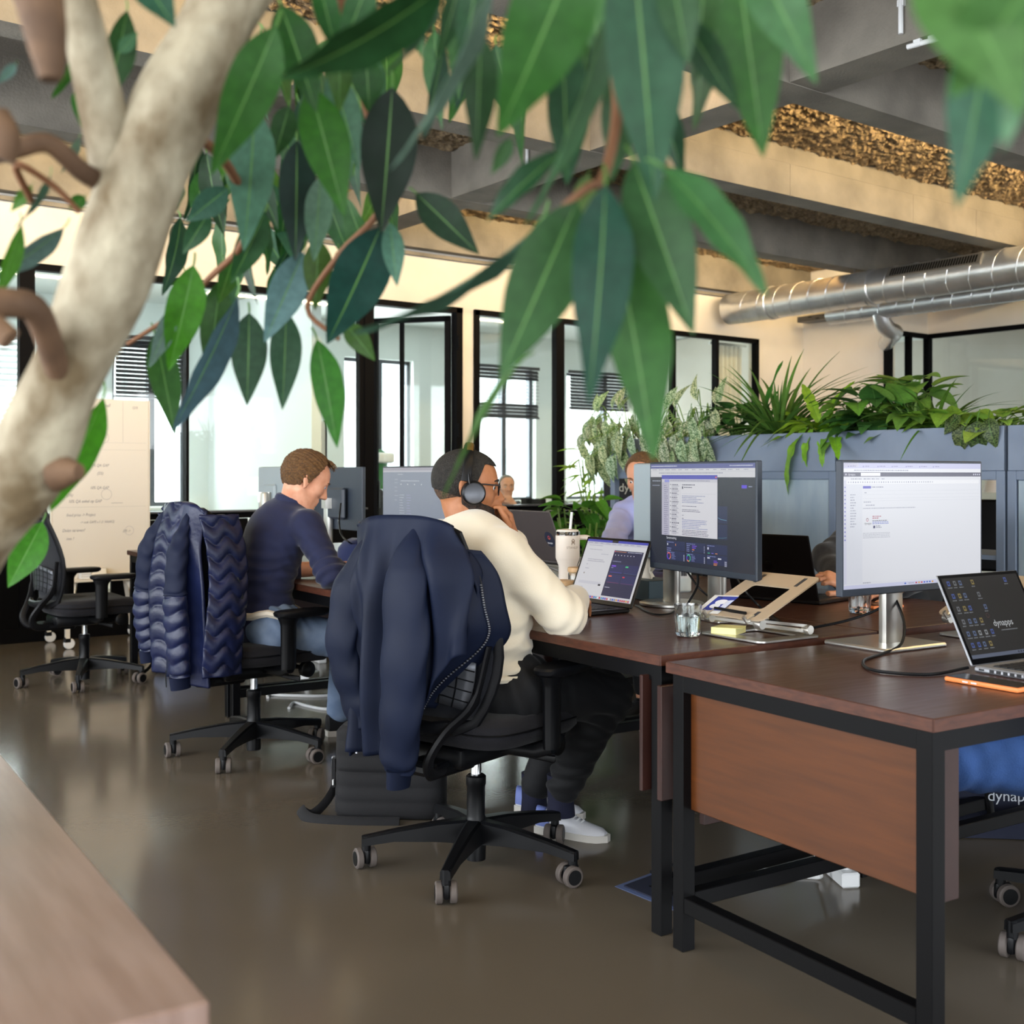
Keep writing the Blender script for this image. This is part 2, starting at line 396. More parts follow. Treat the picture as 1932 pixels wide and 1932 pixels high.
m = MB(); m.box(((XR+XR2)/2, Y1 + .06, (2.76+ZC)/2), (XR2-XR, .12, ZC-2.76)); struct('wall_right_return', m, 'plaster', sharp=None)
# walls behind the camera, with the window openings that let the daylight in
def holed(axis, c, a0, a1, wins, z0, z1):
    m = MB(); x = a0
    def bx(p, q, za, zb):
        if q - p < 1e-4: return
        if axis == 'Y': m.box(((p+q)/2, c, (za+zb)/2), (q-p, .15, zb-za))
        else: m.box((c, (p+q)/2, (za+zb)/2), (.15, q-p, zb-za))
    for p, q in wins: bx(x, p, 0, ZC); bx(p, q, 0, z0); bx(p, q, z1, ZC); x = q
    bx(x, a1, 0, ZC); return m
struct('wall_front', holed('Y', YF, XL, XR2, [(-2.2, .6), (1.0, 3.8), (4.2, 7.0), (7.4, 10.2)], .8, 2.75), 'plaster', sharp=None)
struct('wall_left', holed('X', XL, YF, YB, [(-3.2, -.6), (-.2, 2.4), (2.8, 5.4), (5.8, 8.4)], .8, 2.75), 'plaster', sharp=None)

# ---------------------------------------------------------------- steel and glass partition
BW = .05
def partition(name, x0, x1, posts, label, zlow=.88):
    r = thing(name, label, 'partition'); r['kind'] = 'structure'; del r['category']
    obj('head_rail', MB().box(((x0+x1)/2, YB, FZ - .025), (x1-x0, .07, .05)), 'frame_black', r)
    obj('middle_rail', MB().box(((x0+x1)/2, YB, zlow), (x1-x0, .08, .05)), 'frame_black', r)
    obj('sill', MB().box(((x0+x1)/2, YB - .03, zlow + .032), (x1-x0, .12, .014)), 'grey_metal', r)
    obj('kick_rail', MB().box(((x0+x1)/2, YB - .02, .05), (x1-x0, .1, .1)), 'frame_black', r)
    xs = [x0] + [p for p, _ in posts] + [x1]
    for p, wd in posts: obj('post', MB().box((p, YB, FZ/2), (wd, .075, FZ - .01)), 'frame_black', r)
    obj('post', MB().box((x0 + .025, YB, FZ/2), (.05, .07, FZ - .01)), 'frame_black', r); obj('post', MB().box((x1 - .025, YB, FZ/2), (.05, .07, FZ - .01)), 'frame_black', r)
    for a, b in zip(xs[:-1], xs[1:]):
        obj('pane', MB().box(((a+b)/2, YB + .012, (zlow+FZ)/2), (b-a-.02, .01, FZ-zlow-.06)), 'glass_pane', r)
        n = max(1, round((b-a)/.62)); ww = (b-a)/n
        for i in range(n): obj('lower_panel', MB().box((a+ww*(i+.5), YB + .005, zlow/2 + .02), (ww - .022, .035, zlow - .1), bev=.006), 'frame_black', r)
    return r
partition('window_1', XL, 4.98, [(-1.2, .1), (.5, .05), (2.21, .105), (3.40, .022)], 'black steel glass partition left of the open door')
partition('window_2', 6.147, 10.057, [(7.16, .1), (8.72, .04), (9.38, .04)], 'black steel glass partition right of the warm pillar')
# open door
dr = thing('door_1', 'open black steel glass door', 'door'); dr['kind'] = 'structure'; del dr['category']
obj('door_post', MB().box((5.02, YB, FZ/2), (.09, .09, FZ)), 'frame_black', dr); obj('door_post', MB().box((5.965, YB, FZ/2), (.065, .09, FZ)), 'frame_black', dr)
obj('door_head', MB().box((5.5, YB, FZ - .025), (1.0, .09, .05)), 'frame_black', dr)
hx = Vector((5.925, YB + .05, 0)); ex = Vector((5.46, 9.42, 0)); dd = (ex-hx); dl = dd.length; du = dd/dl; M = frame(hx, du, (0,0,1))
lf = MB()
for (a, b) in ((0, .05), (dl-.05, dl)): lf.box(((a+b)/2, 0, 1.34), (b-a, .045, 2.64), M=M)
for z in (2.635, .05): lf.box((dl/2, 0, z), (dl, .045, .05), M=M)
lf.box((dl*.62, 0, 1.6), (.035, .04, 2.1), M=M); lf.box((dl/2, 0, .62), (dl, .045, .05), M=M)
lo_ = obj('door_leaf', lf, 'frame_black', dr)
obj('glass_pane', MB().box((dl/2, 0, 1.63), (dl-.08, .012, 1.98), M=M), 'glass_pane', lo_)
obj('lower_panel', MB().box((dl/2, 0, .33), (dl-.08, .02, .55), M=M), 'plaster_white', lo_)
hd = MB().box((dl-.035, -.028, 1.02), (.05, .012, .26), M=M); obj('lock_plate', hd, 'grey_metal', lo_)
hd = MB().bar(M @ Vector((dl-.035, -.055, 1.06)), M @ Vector((dl-.16, -.06, 1.06)), .018, .018, bev=.005); hd.bar(M @ Vector((dl-.035, -.02, 1.06)), M @ Vector((dl-.035, -.06, 1.06)), .018, .018); obj('door_handle', hd, 'chrome', lo_)
for z in (2.35, 1.55, .4): obj('hinge', MB().lathe([(.014, 0), (.014, .12)], 10, Matrix.Translation((5.945, YB-.055, z))), 'frame_black', dr)

# ---------------------------------------------------------------- rooms behind the glass
def xe(px): return PY(px, 900, YE)[0]
WINS = [(xe(-260), xe(-60)), (xe(-30), xe(42)), (xe(205), xe(345)), (xe(424), xe(565)), (xe(640), xe(770)), (xe(880), xe(1000)), (xe(1058), xe(1200)), (xe(1240), xe(1400))]
m = MB(); x = XL - 1; z0, z1, z2 = .86, 2.62, 3.05
for p, q in WINS: m.box(((x+p)/2, YE, z2/2), (p-x, .25, z2)); m.box(((p+q)/2, YE, z0/2), (q-p, .25, z0)); m.box(((p+q)/2, YE, (z1+z2)/2), (q-p, .25, z2-z1)); x = q
m.box(((x+15)/2, YE, z2/2), (15-x, .25, z2)); struct('wall_facade', m, 'plaster_white', sharp=None)
struct('ceiling_meeting_rooms', MB().box((5, (YB+YE)/2 + .1, z2 + .05), (18, YE-YB-.04, .1)), 'plaster_white', sharp=None)
struct('wall_meeting_left', MB().box((5.07, (9.6+YE)/2 + .2, 1.52), (.1, YE-9.6, 3.04)), 'plaster_white', sharp=None)
struct('wall_meeting_right', MB().box((11.3, (YB+.13+YE)/2, 1.52), (.1, YE-YB-.4, 3.04)), 'plaster', sharp=None)
for i, (p, q) in enumerate(WINS):
    wn = thing('window_%d' % (i+3), 'outer window with dark frame', 'window'); wn['kind'] = 'structure'; del wn['category']
    fm = MB()
    for xx in (p+.02, q-.02): fm.box((xx, YE, (z0+z1)/2), (.05, .08, z1-z0))
    for zz in (z0+.02, z1-.02): fm.box(((p+q)/2, YE, zz), (q-p, .08, .05))
    if q - p > .75: fm.box(((p+q)/2 + .05*(q-p), YE, (z0+z1)/2), (.07, .09, z1-z0))
    obj('window_frame', fm, 'grey_metal', wn)
    obj('pane', MB().box(((p+q)/2, YE, (z0+z1)/2), (q-p-.08, .01, z1-z0-.06)), 'glass_clear', wn)
    obj('window_sill', MB().box(((p+q)/2, YE-.17, z0-.02), (q-p+.1, .14, .03)), 'plaster_white', wn)
def blind(p, q, zb, zt, label, m='blind_dark', gap=.05, tilt=35, open_from=None):
    t = thing('venetian_blind', label, 'blind', ((p+q)/2, YE-.19, 0))
    obj('head_rail', MB().box((0, 0, zt), (q-p, .05, .04)), m, t)
    z = zt - .05; base = None
    while z > zb:
        a = R(tilt); 
        if open_from and open_from[0] < z < open_from[1]: a = R(8)
        M = Matrix.Translation((0, 0, z)) @ Matrix.Rotation(a, 4, 'X')
        obj('slat', MB().box((0, 0, 0), (q-p-.02, .05, .003), M=M), m, t, sharp=None); z -= gap
    obj('bottom_rail', MB().box((0, 0, zb), (q-p-.01, .05, .025)), m, t)
    for xx in (-(q-p)/2 + .1, (q-p)/2 - .1): obj('cord', MB().box((xx, -.027, (zb+zt)/2), (.004, .002, zt-zb)), m, t, sharp=None)
p, q = WINS[2]; blind(p, q, 2.03, 2.66, 'dark slatted blind half lowered behind the flip chart', gap=.045, tilt=55)
p, q = WINS[5]; blind(p, q, 1.96, 2.62, 'dark slatted blind half lowered right of the warm pillar', gap=.045, tilt=60, open_from=(2.15, 2.45))
p, q = WINS[6]; blind(p, q, 2.12, 2.62, 'dark slatted blind above the green plants', gap=.045, tilt=60)
p, q = WINS[1]; blind(p, q, .95, 2.62, 'pale slatted blind fully lowered at the left edge', 'blind_light', gap=.06, tilt=50)
# inner whiteboard and a framed panel on the meeting room wall
t = thing('wall_whiteboard', 'blank white board behind the glass above the navy man', 'whiteboard', PY(575, 875, 11.6)); 
obj('board', MB().box((0, 0, 0), (.5, .03, .95)), 'board_white', t); obj('board_frame', MB().box((.255, 0, 0), (.02, .04, .97)), 'frame_black', t); obj('board_frame', MB().box((-.255, 0, 0), (.014, .04, .97)), 'alu', t)
for (dx_, l_) in ((.0, 1),): obj('easel_leg', MB().bar((-.2, .02, -.46), (-.22, .1, -PY(575, 875, 11.6)[2] + .01), .03, .03), 'alu', t); obj('easel_leg', MB().bar((.2, .02, -.46), (.22, .1, -PY(575, 875, 11.6)[2] + .01), .03, .03), 'alu', t)
t = thing('curtain', 'thin pale curtain hanging inside the glass at the right', 'curtain', (9.85, YB + .25, 0))
obj('drape', MB().grid(lambda u, v: (-.22+.44*u, .03*math.sin(u*38), .004 + 2.66*v), 60, 2), 'offwhite', t, sharp=120); obj('curtain_rail', MB().box((0, 0, 2.68), (.6, .03, .03)), 'alu', t)

# glass box on the right
gb = thing('window_11', 'black steel glass corner in the right wall', 'window'); gb['kind'] = 'structure'; del gb['category']
zt = 2.76
obj('head_rail', MB().box(((XR+XR2)/2, Y1, zt), (XR2-XR, .06, .05)), 'frame_black', gb); obj('head_rail', MB().box((XR2, (Y1+2.5)/2, zt), (.06, Y1-2.5, .05)), 'frame_black', gb)
for px_ in (XR, XR + .37, XR2): obj('post', MB().box((px_, Y1, zt/2), (.075 if px_ != XR+.37 else .045, .07, zt)), 'frame_black', gb)
obj('pane', MB().box(((XR+XR2)/2, Y1, zt/2), (XR2-XR, .01, zt-.05)), 'glass_pane', gb)
for yy in (5.2, 2.6): obj('post', MB().box((XR2, yy, zt/2), (.06, .06, zt)), 'frame_black', gb)
obj('pane', MB().box((XR2, (Y1+2.5)/2, zt/2), (.01, Y1-2.5, zt-.05)), 'glass_pane', gb)
struct('wall_beyond', MB().box((14.2, 4.5, 1.8), (.1, 16, 3.6)), 'plaster', sharp=None)

# ---------------------------------------------------------------- ducts under the ceiling
def duct(name, label, x, z, r, y0, y1, pitch=.22, extra=None):
    t = thing(name, label, 'duct')
    def pipe(ya, yb, rr): return MB().lathe([(rr, 0), (rr, yb-ya)], 40, Matrix.Translation((x, ya, z)) @ Matrix.Rotation(R(-90), 4, 'X'))
    p = obj('pipe', pipe(y0, y1, r), 'duct', t)
    y = y0 + .05; n = 72; pts = []
    turns = int((y1-y0-.1)/pitch)
    for i in range(turns*36 + 1):
        a = 2*PI*i/36; pts.append((x + (r+.0015)*math.cos(a), y0 + .05 + pitch*i/36, z + (r+.0015)*math.sin(a)))
    obj('spiral_seam', MB().tube(pts, .004, 5), 'duct', t)
    return t
t = duct('spiral_air_duct', 'wide spiral steel air duct with a slotted grille', 9.45, 3.0, .165, 2.0, 8.62)
for y in (6.75, 8.0): obj('coupling_ring', MB().lathe([(.166, 0), (.176, .008), (.176, .05), (.166, .058)], 40, Matrix.Translation((9.45, y, 3.0)) @ Matrix.Rotation(R(-90), 4, 'X')), 'duct', t)
a = R(150); n_ = Vector((math.cos(a), 0, math.sin(a)))
Mg = frame(Vector((9.45, 6.05, 3.0)) + n_*.155, (0, 1, 0), n_)
g = obj('grille', MB().box((0, 0, .01), (.95, .11, .03), M=Mg), 'alu', t)
for i in range(34): obj('grille_slot', MB().box((-.43 + i*.026, 0, .026), (.016, .08, .002), M=Mg), 'black_metal', g, sharp=None)
for y in (7.0, 4.6): obj('hanger_wire', MB().tube([(9.45, y, 3.16), (9.45, y, ZC)], .004, 6), 'grey_metal', t)
t = duct('spiral_branch_duct', 'narrow spiral steel duct below the wide one', 9.86, 2.86, .1, 2.0, 7.6, pitch=.2)
pts = [(9.86, 6.55, 2.86), (9.88, 6.55, 2.74), (9.98, 6.55, 2.66), (10.15, 6.5, 2.64), (XR-.01, 6.45, 2.64)]
pts = [Vector((9.86, 7.0, 2.82))] + [Vector((9.88 + .22*(1-math.cos(b)), 7.0, 2.80 - .16*math.sin(b))) for b in np.linspace(.3, 1.57, 6)] + [Vector((10.84, 7.62, 2.64))]
obj('elbow', MB().tube(pts, .085, 20), 'duct', t)
t = thing('cable_tray', 'perforated steel cable tray along the right wall', 'cable tray', (10.72, 0, 2.985))
m = MB(); m.box((0, 5.6, -.03), (.2, 6.1, .004)); m.box((-.1, 5.6, 0), (.004, 6.1, .06)); m.box((.1, 5.6, 0), (.004, 6.1, .06)); obj('tray', m, 'grey_metal', t)
for i in range(56): obj('slot', MB().box((-.1025, 2.75 + i*.104, (-.012, .012)[i % 2]), (.002, .05, .01)), 'black_metal', t, sharp=None)
# conduits on the cross beam
def conduit(name, label, pts, parts):
    t = thing(name, label, 'conduit'); obj('pipe', MB().tube(pts, .012, 10), 'white_plastic', t)
    for p in parts: obj('clip', MB().box(p, (.02, .035, .03)), 'white_plastic', t)
    return t
cv = PX(1703, 40, 4.7); conduit('conduit', 'white conduit pipe running down the concrete cross beam', [(4.686, cv[1], 3.58), (4.686, cv[1], 3.255)], [(4.69, cv[1], 3.4)])
b1 = G(1712, 88, 3.178); conduit('conduit', 'short white conduit stub under the cross beam edge', [(b1[0], b1[1], 3.176), (b1[0]+.02, b1[1]-.16, 3.176)], [(b1[0]+.006, b1[1]-.05, 3.182), (b1[0]+.016, b1[1]-.12, 3.182)])
cv = PX(998, 325, 4.7); conduit('conduit', 'white conduit pipe on the cross beam among the leaves', [(4.686, cv[1], 3.58), (4.686, cv[1], 3.24), (4.69, cv[1], 3.18), (4.76, cv[1], 3.176)], [(4.69, cv[1], 3.4)])

# ---------------------------------------------------------------- pale buildings across the street
def building(label, x0, x1, y, z0, z1, nx, nz, wd):
    t = thing('building', label, 'building', (x0, y, z0), 0, 'pale buildings across the street'); obj('facade_wall', MB().box(((x1-x0)/2, 3, (z1-z0)/2), (x1-x0, 6, z1-z0)), 'facade', t, sharp=None)
    me = mesh('window_frame', MB().box((0, -.04, 0), (wd, .1, wd*1.35)), None); gm = mesh('pane', MB().box((0, -.1, 0), (wd*.86, .04, wd*1.2)), None)
    for i in range(nx):
        for k in range(nz):
            o = obj('window', me, 'facade', t); o.location = ((i+.5)*(x1-x0)/nx, 0, (k+.5)*(z1-z0)/nz); obj('pane', gm, 'facade_glass', o)
building('pale apartment block seen through the windows right of the pillar', 17, 33, 34, -6, 9, 7, 5, 1.1)
building('pale building seen through the windows left of the door', -2, 14, 46, -6, 7, 6, 4, 1.2)
# ---------------------------------------------------------------- desks
DT1 = -R(5.1); DT2 = -R(3.43)
C0 = G(1761, 1356.5, .725)
def dframe(o, a): return Matrix.Translation((o[0], o[1], 0)) @ Matrix.Rotation(a, 4, 'Z')
DF = dframe(C0, DT1)                       # near desk: x along its length, y away along the row
B0 = G(1253.5, 1238.5, .733); BF = dframe(B0, DT2)   # row of benches
def DK(u, v, z=0): return DF @ Vector((u, v, z))
def BN(u, v, z=0): return BF @ Vector((u, v, z))
def desk(label, loc, rz, lx, ly, zt, th=.028, side='wood_edge', panels=(), top='wood_top', leg=.04, inset=.012, rails=True, group=None):
    t = thing('desk', label, 'desk', loc, rz, group)
    tp = obj('desktop', MB().box((lx/2, ly/2, zt-th/2), (lx, ly, th), bev=.0015), top, t)
    e = MB(); obj('edge_band', MB().box((-.0008, ly/2, zt-th/2), (.0016, ly-.003, th-.003)), side, tp, sharp=None); obj('edge_band', MB().box((lx/2, -.0008, zt-th/2), (lx-.003, .0016, th-.003)), side, tp, sharp=None)
    z1 = zt - th
    for x in (inset+leg/2, lx-inset-leg/2):
        for y in (inset+leg/2, ly-inset-leg/2): obj('leg', MB().box((x, y, z1/2), (leg, leg, z1), bev=.002), 'black_metal', t)
    for y in (inset+leg/2, ly-inset-leg/2):
        obj('rail', MB().box((lx/2, y, z1-.022), (lx-2*inset-2*leg, leg*.9, .042)), 'black_metal', t)
    for x in (inset+leg/2, lx-inset-leg/2):
        obj('rail', MB().box((x, ly/2, z1-.022), (leg*.9, ly-2*inset-2*leg, .042)), 'black_metal', t)
        if rails: obj('stretcher', MB().box((x, ly/2, .118), (leg*.9, ly-2*inset-2*leg, .04), bev=.002), 'black_metal', t)
    if rails: obj('stretcher', MB().box((lx/2, ly-inset-leg/2, .125), (lx-2*inset-2*leg, leg*.9, .04), bev=.002), 'black_metal', t)
    else:
        for y in (inset+leg/2, ly-inset-leg/2): obj('stretcher', MB().box((lx/2, y, .125), (lx-2*inset-2*leg, leg*.9, .04), bev=.002), 'black_metal', t)
    for c, d in panels: obj('modesty_panel', MB().box(c, d, bev=.002), 'wood_panel' if d[0] < .05 else 'wood_dark', t)
    return t
T1 = .725
near_desk = desk('near brown desk with an orange-brown end panel and black steel frame', (C0[0], C0[1], 0), DT1, 1.7, .812, T1, panels=[((.05, .406, .507), (.022, .72, .305)), ((.075, .045, .5), (.1, .02, .32)), ((.85, .79, .45), (1.5, .02, .3))])
T2 = .733
def bench(v0, v1, far, label):
    p = BN(.86 if far else 0, v0); 
    return desk(label, (p[0], p[1], 0), DT2, .85, v1-v0, T2, group='desks of the double row', panels=[((.40, .0, .507), (.81, .018, .297)), ((.40, .068, .522), (.82, .012, .305))] if not far else [], rails=False)
bench(.015, 1.62, False, 'dark red desk of the man with headphones'); bench(.015, 1.62, True, 'desk facing the man with headphones across the row')
bench(1.63, 3.25, False, 'dark desk where the man in navy leans'); bench(1.63, 3.25, True, 'desk facing the man in navy across the row')
dk = bench(3.26, 5.03, False, 'far end desk of the row with a black drawer unit beyond the quilted jacket'); bench(3.26, 5.03, True, 'far end desk on the window side of the row')
dw = obj('drawer_unit', MB().box((.36, 1.46, .51), (.5, .5, .38)), 'black_panel', dk); obj('side_panel', MB().box((.105, 1.7, .51), (.02, .02, .38)), 'wood_panel', dw)
for z in (.68, .52, .36): obj('screw', MB().lathe([(.006, 0), (.006, .004)], 8, Matrix.Translation((.11, 1.5, z)) @ Matrix.Rotation(R(-90), 4, 'Y')), 'chrome', dw)
# near blurred table at the lower left
tc = G(397, 1888, .74); te = G(0, 1420, .74); d_ = te - tc; az = math.atan2(d_.y, d_.x)
t = thing('table', 'wooden table in the near left corner', 'table', (tc[0], tc[1], 0), az - R(90))
obj('tabletop', MB().box((-.45, .8, .725), (.9, 1.6, .03), bev=.003), 'wood_pale', t)
for x in (-.05, -.85):
    for y in (.05, 1.55): obj('leg', MB().box((x, y, .355), (.045, .045, .71)), 'black_metal', t)
NEAR_T = t

# ---------------------------------------------------------------- office chairs (x forward)
def make_chair(label, loc, heading, base, arm_drop=0):
    t = thing('office_chair', label, 'chair', (loc[0], loc[1], 0), R(90-heading), 'black mesh office chairs')
    Rb = .335; rel = R(base) - R(90-heading)
    for k in range(5):
        a = rel + 2*PI*k/5; c, s = math.cos(a), math.sin(a); M = Matrix.Rotation(a, 4, 'Z')
        arm = MB(); ring = []
        for (x, zt, zb, w) in ((.03, .145, .075, .028), (.12, .138, .082, .024), (.25, .118, .085, .019), (Rb+.012, .100, .072, .016)):
            ring.append([(x, -w, zb), (x, w, zb), (x, w*.92, zt-.006), (x, w*.6, zt), (x, -w*.6, zt), (x, -w*.92, zt-.006)])
        arm.loft(ring); arm.lathe([(.014, .055), (.014, .1)], 12, Matrix.Translation((Rb, 0, 0)))
        arm.v = [tuple(M @ Vector(p)) for p in arm.v]; leg = obj('base_arm', arm, 'plastic_black', t)
        sw = a + R([35, 80, 110, 20, 60][k]); Mc = Matrix.Translation((Rb*c, Rb*s, .031)) @ Matrix.Rotation(sw, 4, 'Z') @ Matrix.Translation((-.012, 0, 0))
        cs = obj('caster', MB().box((.006, 0, .008), (.05, .018, .045), bev=.008, M=Mc, seg=2), 'plastic_black', t)
        for sd in (-1, 1):
            Mw = Mc @ Matrix.Translation((0, sd*.0205, 0)) @ Matrix.Rotation(R(90), 4, 'X')
            wm = MB().lathe([(.012, -.0105), (.027, -.0105), (.031, -.007), (.031, .007), (.027, .0105), (.012, .0105)], 24, Mw); obj('wheel', wm, 'rubber_grey', cs)
            hm = MB().lathe([(.022, -.0115), (.022, .0115)], 20, Mw); obj('hub_cap', hm, 'plastic_black', cs)
    obj('column_sleeve', MB().lathe([(.03, .02), (.033, .14), (.03, .15), (.028, .155), (.028, .245), (.031, .25), (.031, .275), (.025, .28)], 24), 'plastic_black', t)
    obj('gas_lift', MB().lathe([(.0165, .27), (.0165, .36)], 20), 'chrome', t)
    mech = MB().box((-.02, 0, .372), (.34, .2, .065), bev=.02, seg=2); mech.box((-.16, 0, .345), (.2, .13, .045), bev=.015); obj('tilt_mechanism', mech, 'plastic_black', t)
    kb = MB().lathe([(.028, -.018), (.034, -.012), (.034, .014), (.028, .018)], 20, Matrix.Translation((.14, -.2, .375)) @ Matrix.Rotation(R(90), 4, 'X')); kb.tube([(.14, -.05, .375), (.14, -.19, .375)], .01, 8); obj('tension_knob', kb, 'plastic_black', t)
    lv = MB().tube([(.02, -.08, .36), (.04, -.18, .355), (.08, -.24, .345)], [.008, .008, .012], 8, flat=.5); obj('height_lever', lv, 'plastic_black', t)
    # seat cushion
    n = 28; rings = []
    for (zz, sc) in ((.405, .80), (.41, .92), (.43, .985), (.455, 1.0), (.478, .985), (.492, .93), (.498, .8), (.499, .5), (.499, .1)):
        r_ = []
        for k in range(n):
            a = 2*PI*k/n; ca, sa = math.cos(a), math.sin(a)
            x = .25*math.copysign(abs(ca)**.45, ca); y = .245*math.copysign(abs(sa)**.45, sa)
            r_.append((.035 + x*sc, y*sc, zz - .03*max(0, (x*sc-.1)/.15)**2*.5 - .012*max(0, 1-(y/.2)**2)*(zz > .48)))
        rings.append(r_)
    seat = obj('seat', MB().loft(rings), 'seat_fabric', t)
    sp = [(.035+.25*math.copysign(abs(math.cos(a))**.45, math.cos(a)), .247*math.copysign(abs(math.sin(a))**.45, math.sin(a)), .455 - .03*max(0, (.25*math.copysign(abs(math.cos(a))**.45, math.cos(a))-.1)/.15)**2*.5) for a in [2*PI*k/40 for k in range(40)]]
    obj('seat_seam', MB().tube(sp, .003, 5, closed=True), 'plastic_black', seat)
    # backrest: mesh panel in an hourglass frame, leaning back
    def bc(z):   # x of the back plane at height z
        k = (z-.47)/.58; return -.2 + .03*math.sin(PI*min(1, k*1.25)) - .085*k**1.35 if z > .47 else -.2
    def bw(z):
        k = (z-.47)/.58; return .135 + .105*math.sin(min(1, k/.45)*PI/2)**.8 - .085*max(0, (k-.45)/.55)**1.3
    def bp(s, z): 
        k = bw(z); return (bc(z) - .035*(1-(s)**2), s*k, z)
    pm = MB().grid(lambda u, v: bp((u*2-1)*.985, .50 + .46*v), 15, 15); bk = obj('mesh_back', pm, 'mesh_fabric', t, sharp=120)
    sol = bk.modifiers.new('th', 'SOLIDIFY'); sol.thickness = .006
    loop = [bp(-1, z) for z in np.linspace(.49, 1.03, 12)] + [(bc(1.05)-.01, y, 1.05) for y in (-.12, -.06, 0, .06, .12)] + [bp(1, z) for z in np.linspace(1.03, .49, 12)] + [(bc(.47)-.03, y, .465) for y in (.1, .04, -.04, -.1)]
    obj('back_frame', MB().tube(loop, .017, 8, closed=True, flat=.6), 'plastic_soft', t)
    hp = MB().grid(lambda u, v: (bp((u*2-1)*.99, .955 + .09*v)[0] - .012, bp((u*2-1)*.99, .955+.09*v)[1], .955+.095*v), 13, 5); ho = obj('head_band', hp, 'plastic_soft', t, sharp=120); sol = ho.modifiers.new('th', 'SOLIDIFY'); sol.thickness = .028; sol.offset = 0
    lb = obj('lumbar_pad', MB().grid(lambda u, v: (bp((u*2-1)*.8, .55 + .14*v)[0] - .028, bp((u*2-1)*.8, .55+.14*v)[1], .55+.14*v - .02*(u*2-1)**2), 13, 7), 'grey_metal', t, sharp=120); sol = lb.modifiers.new('th', 'SOLIDIFY'); sol.thickness = .006
    for i in range(1, 7):
        u = i/7*2-1; obj('lumbar_rib', MB().tube([(bp(u*.8, z)[0]-.034, bp(u*.8, z)[1], z - .02*u*u) for z in (.55, .6, .65, .69)], .0025, 5), 'plastic_black', lb)
    for z in (.575, .605, .635, .665): obj('lumbar_rib', MB().tube([(bp(u, z)[0]-.034, bp(u, z)[1], z - .02*(u/.8)**2) for u in (-.8, -.4, 0, .4, .8)], .0025, 5), 'plastic_black', lb)
    # swept supports from the lower corners of the back to the mechanism
    for sd in (-1, 1):
        pts = catmull([(bc(.72)-.03, sd*bw(.72)*.96, .72), (bc(.56)-.045, sd*bw(.56)*.93, .56), (-.275, sd*.115, .475), (-.315, sd*.085, .40), (-.29, sd*.07, .35), (-.2, sd*.05, .345)], 5)
        obj('back_support', MB().tube(pts, [.012]*5 + [.02]*(len(pts)-5), 8, flat=.6), 'plastic_soft', t)
    obj('support_bridge', MB().tube([(-.262, -.115, .485), (-.285, -.05, .475), (-.285, .05, .475), (-.262, .115, .485)], .02, 8, flat=.7), 'plastic_soft', t)
    # arm rests
    for sd in (-1, 1):
        zt = .643 - arm_drop; y = sd*.285
        pad = MB(); n = 24; rg = []
        for (zz, sc) in ((zt-.03, .86), (zt-.022, .97), (zt-.01, 1.0), (zt-.003, .95), (zt, .8), (zt, .3)):
            rg.append([(.065 + .13*sc*math.copysign(abs(math.cos(2*PI*k/n))**.7, math.cos(2*PI*k/n)), y + .047*sc*math.copysign(abs(math.sin(2*PI*k/n))**.7, math.sin(2*PI*k/n)), zz) for k in range(n)])
        pad.loft(rg); ar = obj('armrest', pad, 'plastic_soft', t)
        pm = MB().loft([[(x0 + rx*math.cos(2*PI*k/16), y + ry*math.sin(2*PI*k/16), z) for k in range(16)] for z, x0, rx, ry in ((.40, .0, .033, .02), (.42, .0, .034, .022), (.58-arm_drop, .0, .036, .022), (zt-.05, .0, .04, .025), (zt-.028, .005, .055, .03))]); obj('arm_post', pm, 'plastic_black', ar)
        pm = MB().tube([(.0, y, .405), (.0, y*.8, .385), (.0, sd*.08, .38)], .022, 10, flat=.6); obj('arm_bracket', pm, 'plastic_black', ar)
    return t
CH1 = (2.048, 2.906); CH2 = (2.10, 4.638); CH3 = (2.042, 6.829)
chair1 = make_chair('black office chair under the smooth navy jacket, man with headphones on it', CH1, 74, 4.5)
chair2 = make_chair('black office chair under the quilted navy jacket, man in navy on it', CH2, 85, 8.8)
chair3 = make_chair('empty black office chair in front of the flip chart', CH3, 88, 32)
c4 = G(1900, 1813, 0)
CH4 = (c4.x + .33, c4.y - .12)
chair4 = make_chair('black office chair at the right edge, only one caster in view', CH4, -8, 160)
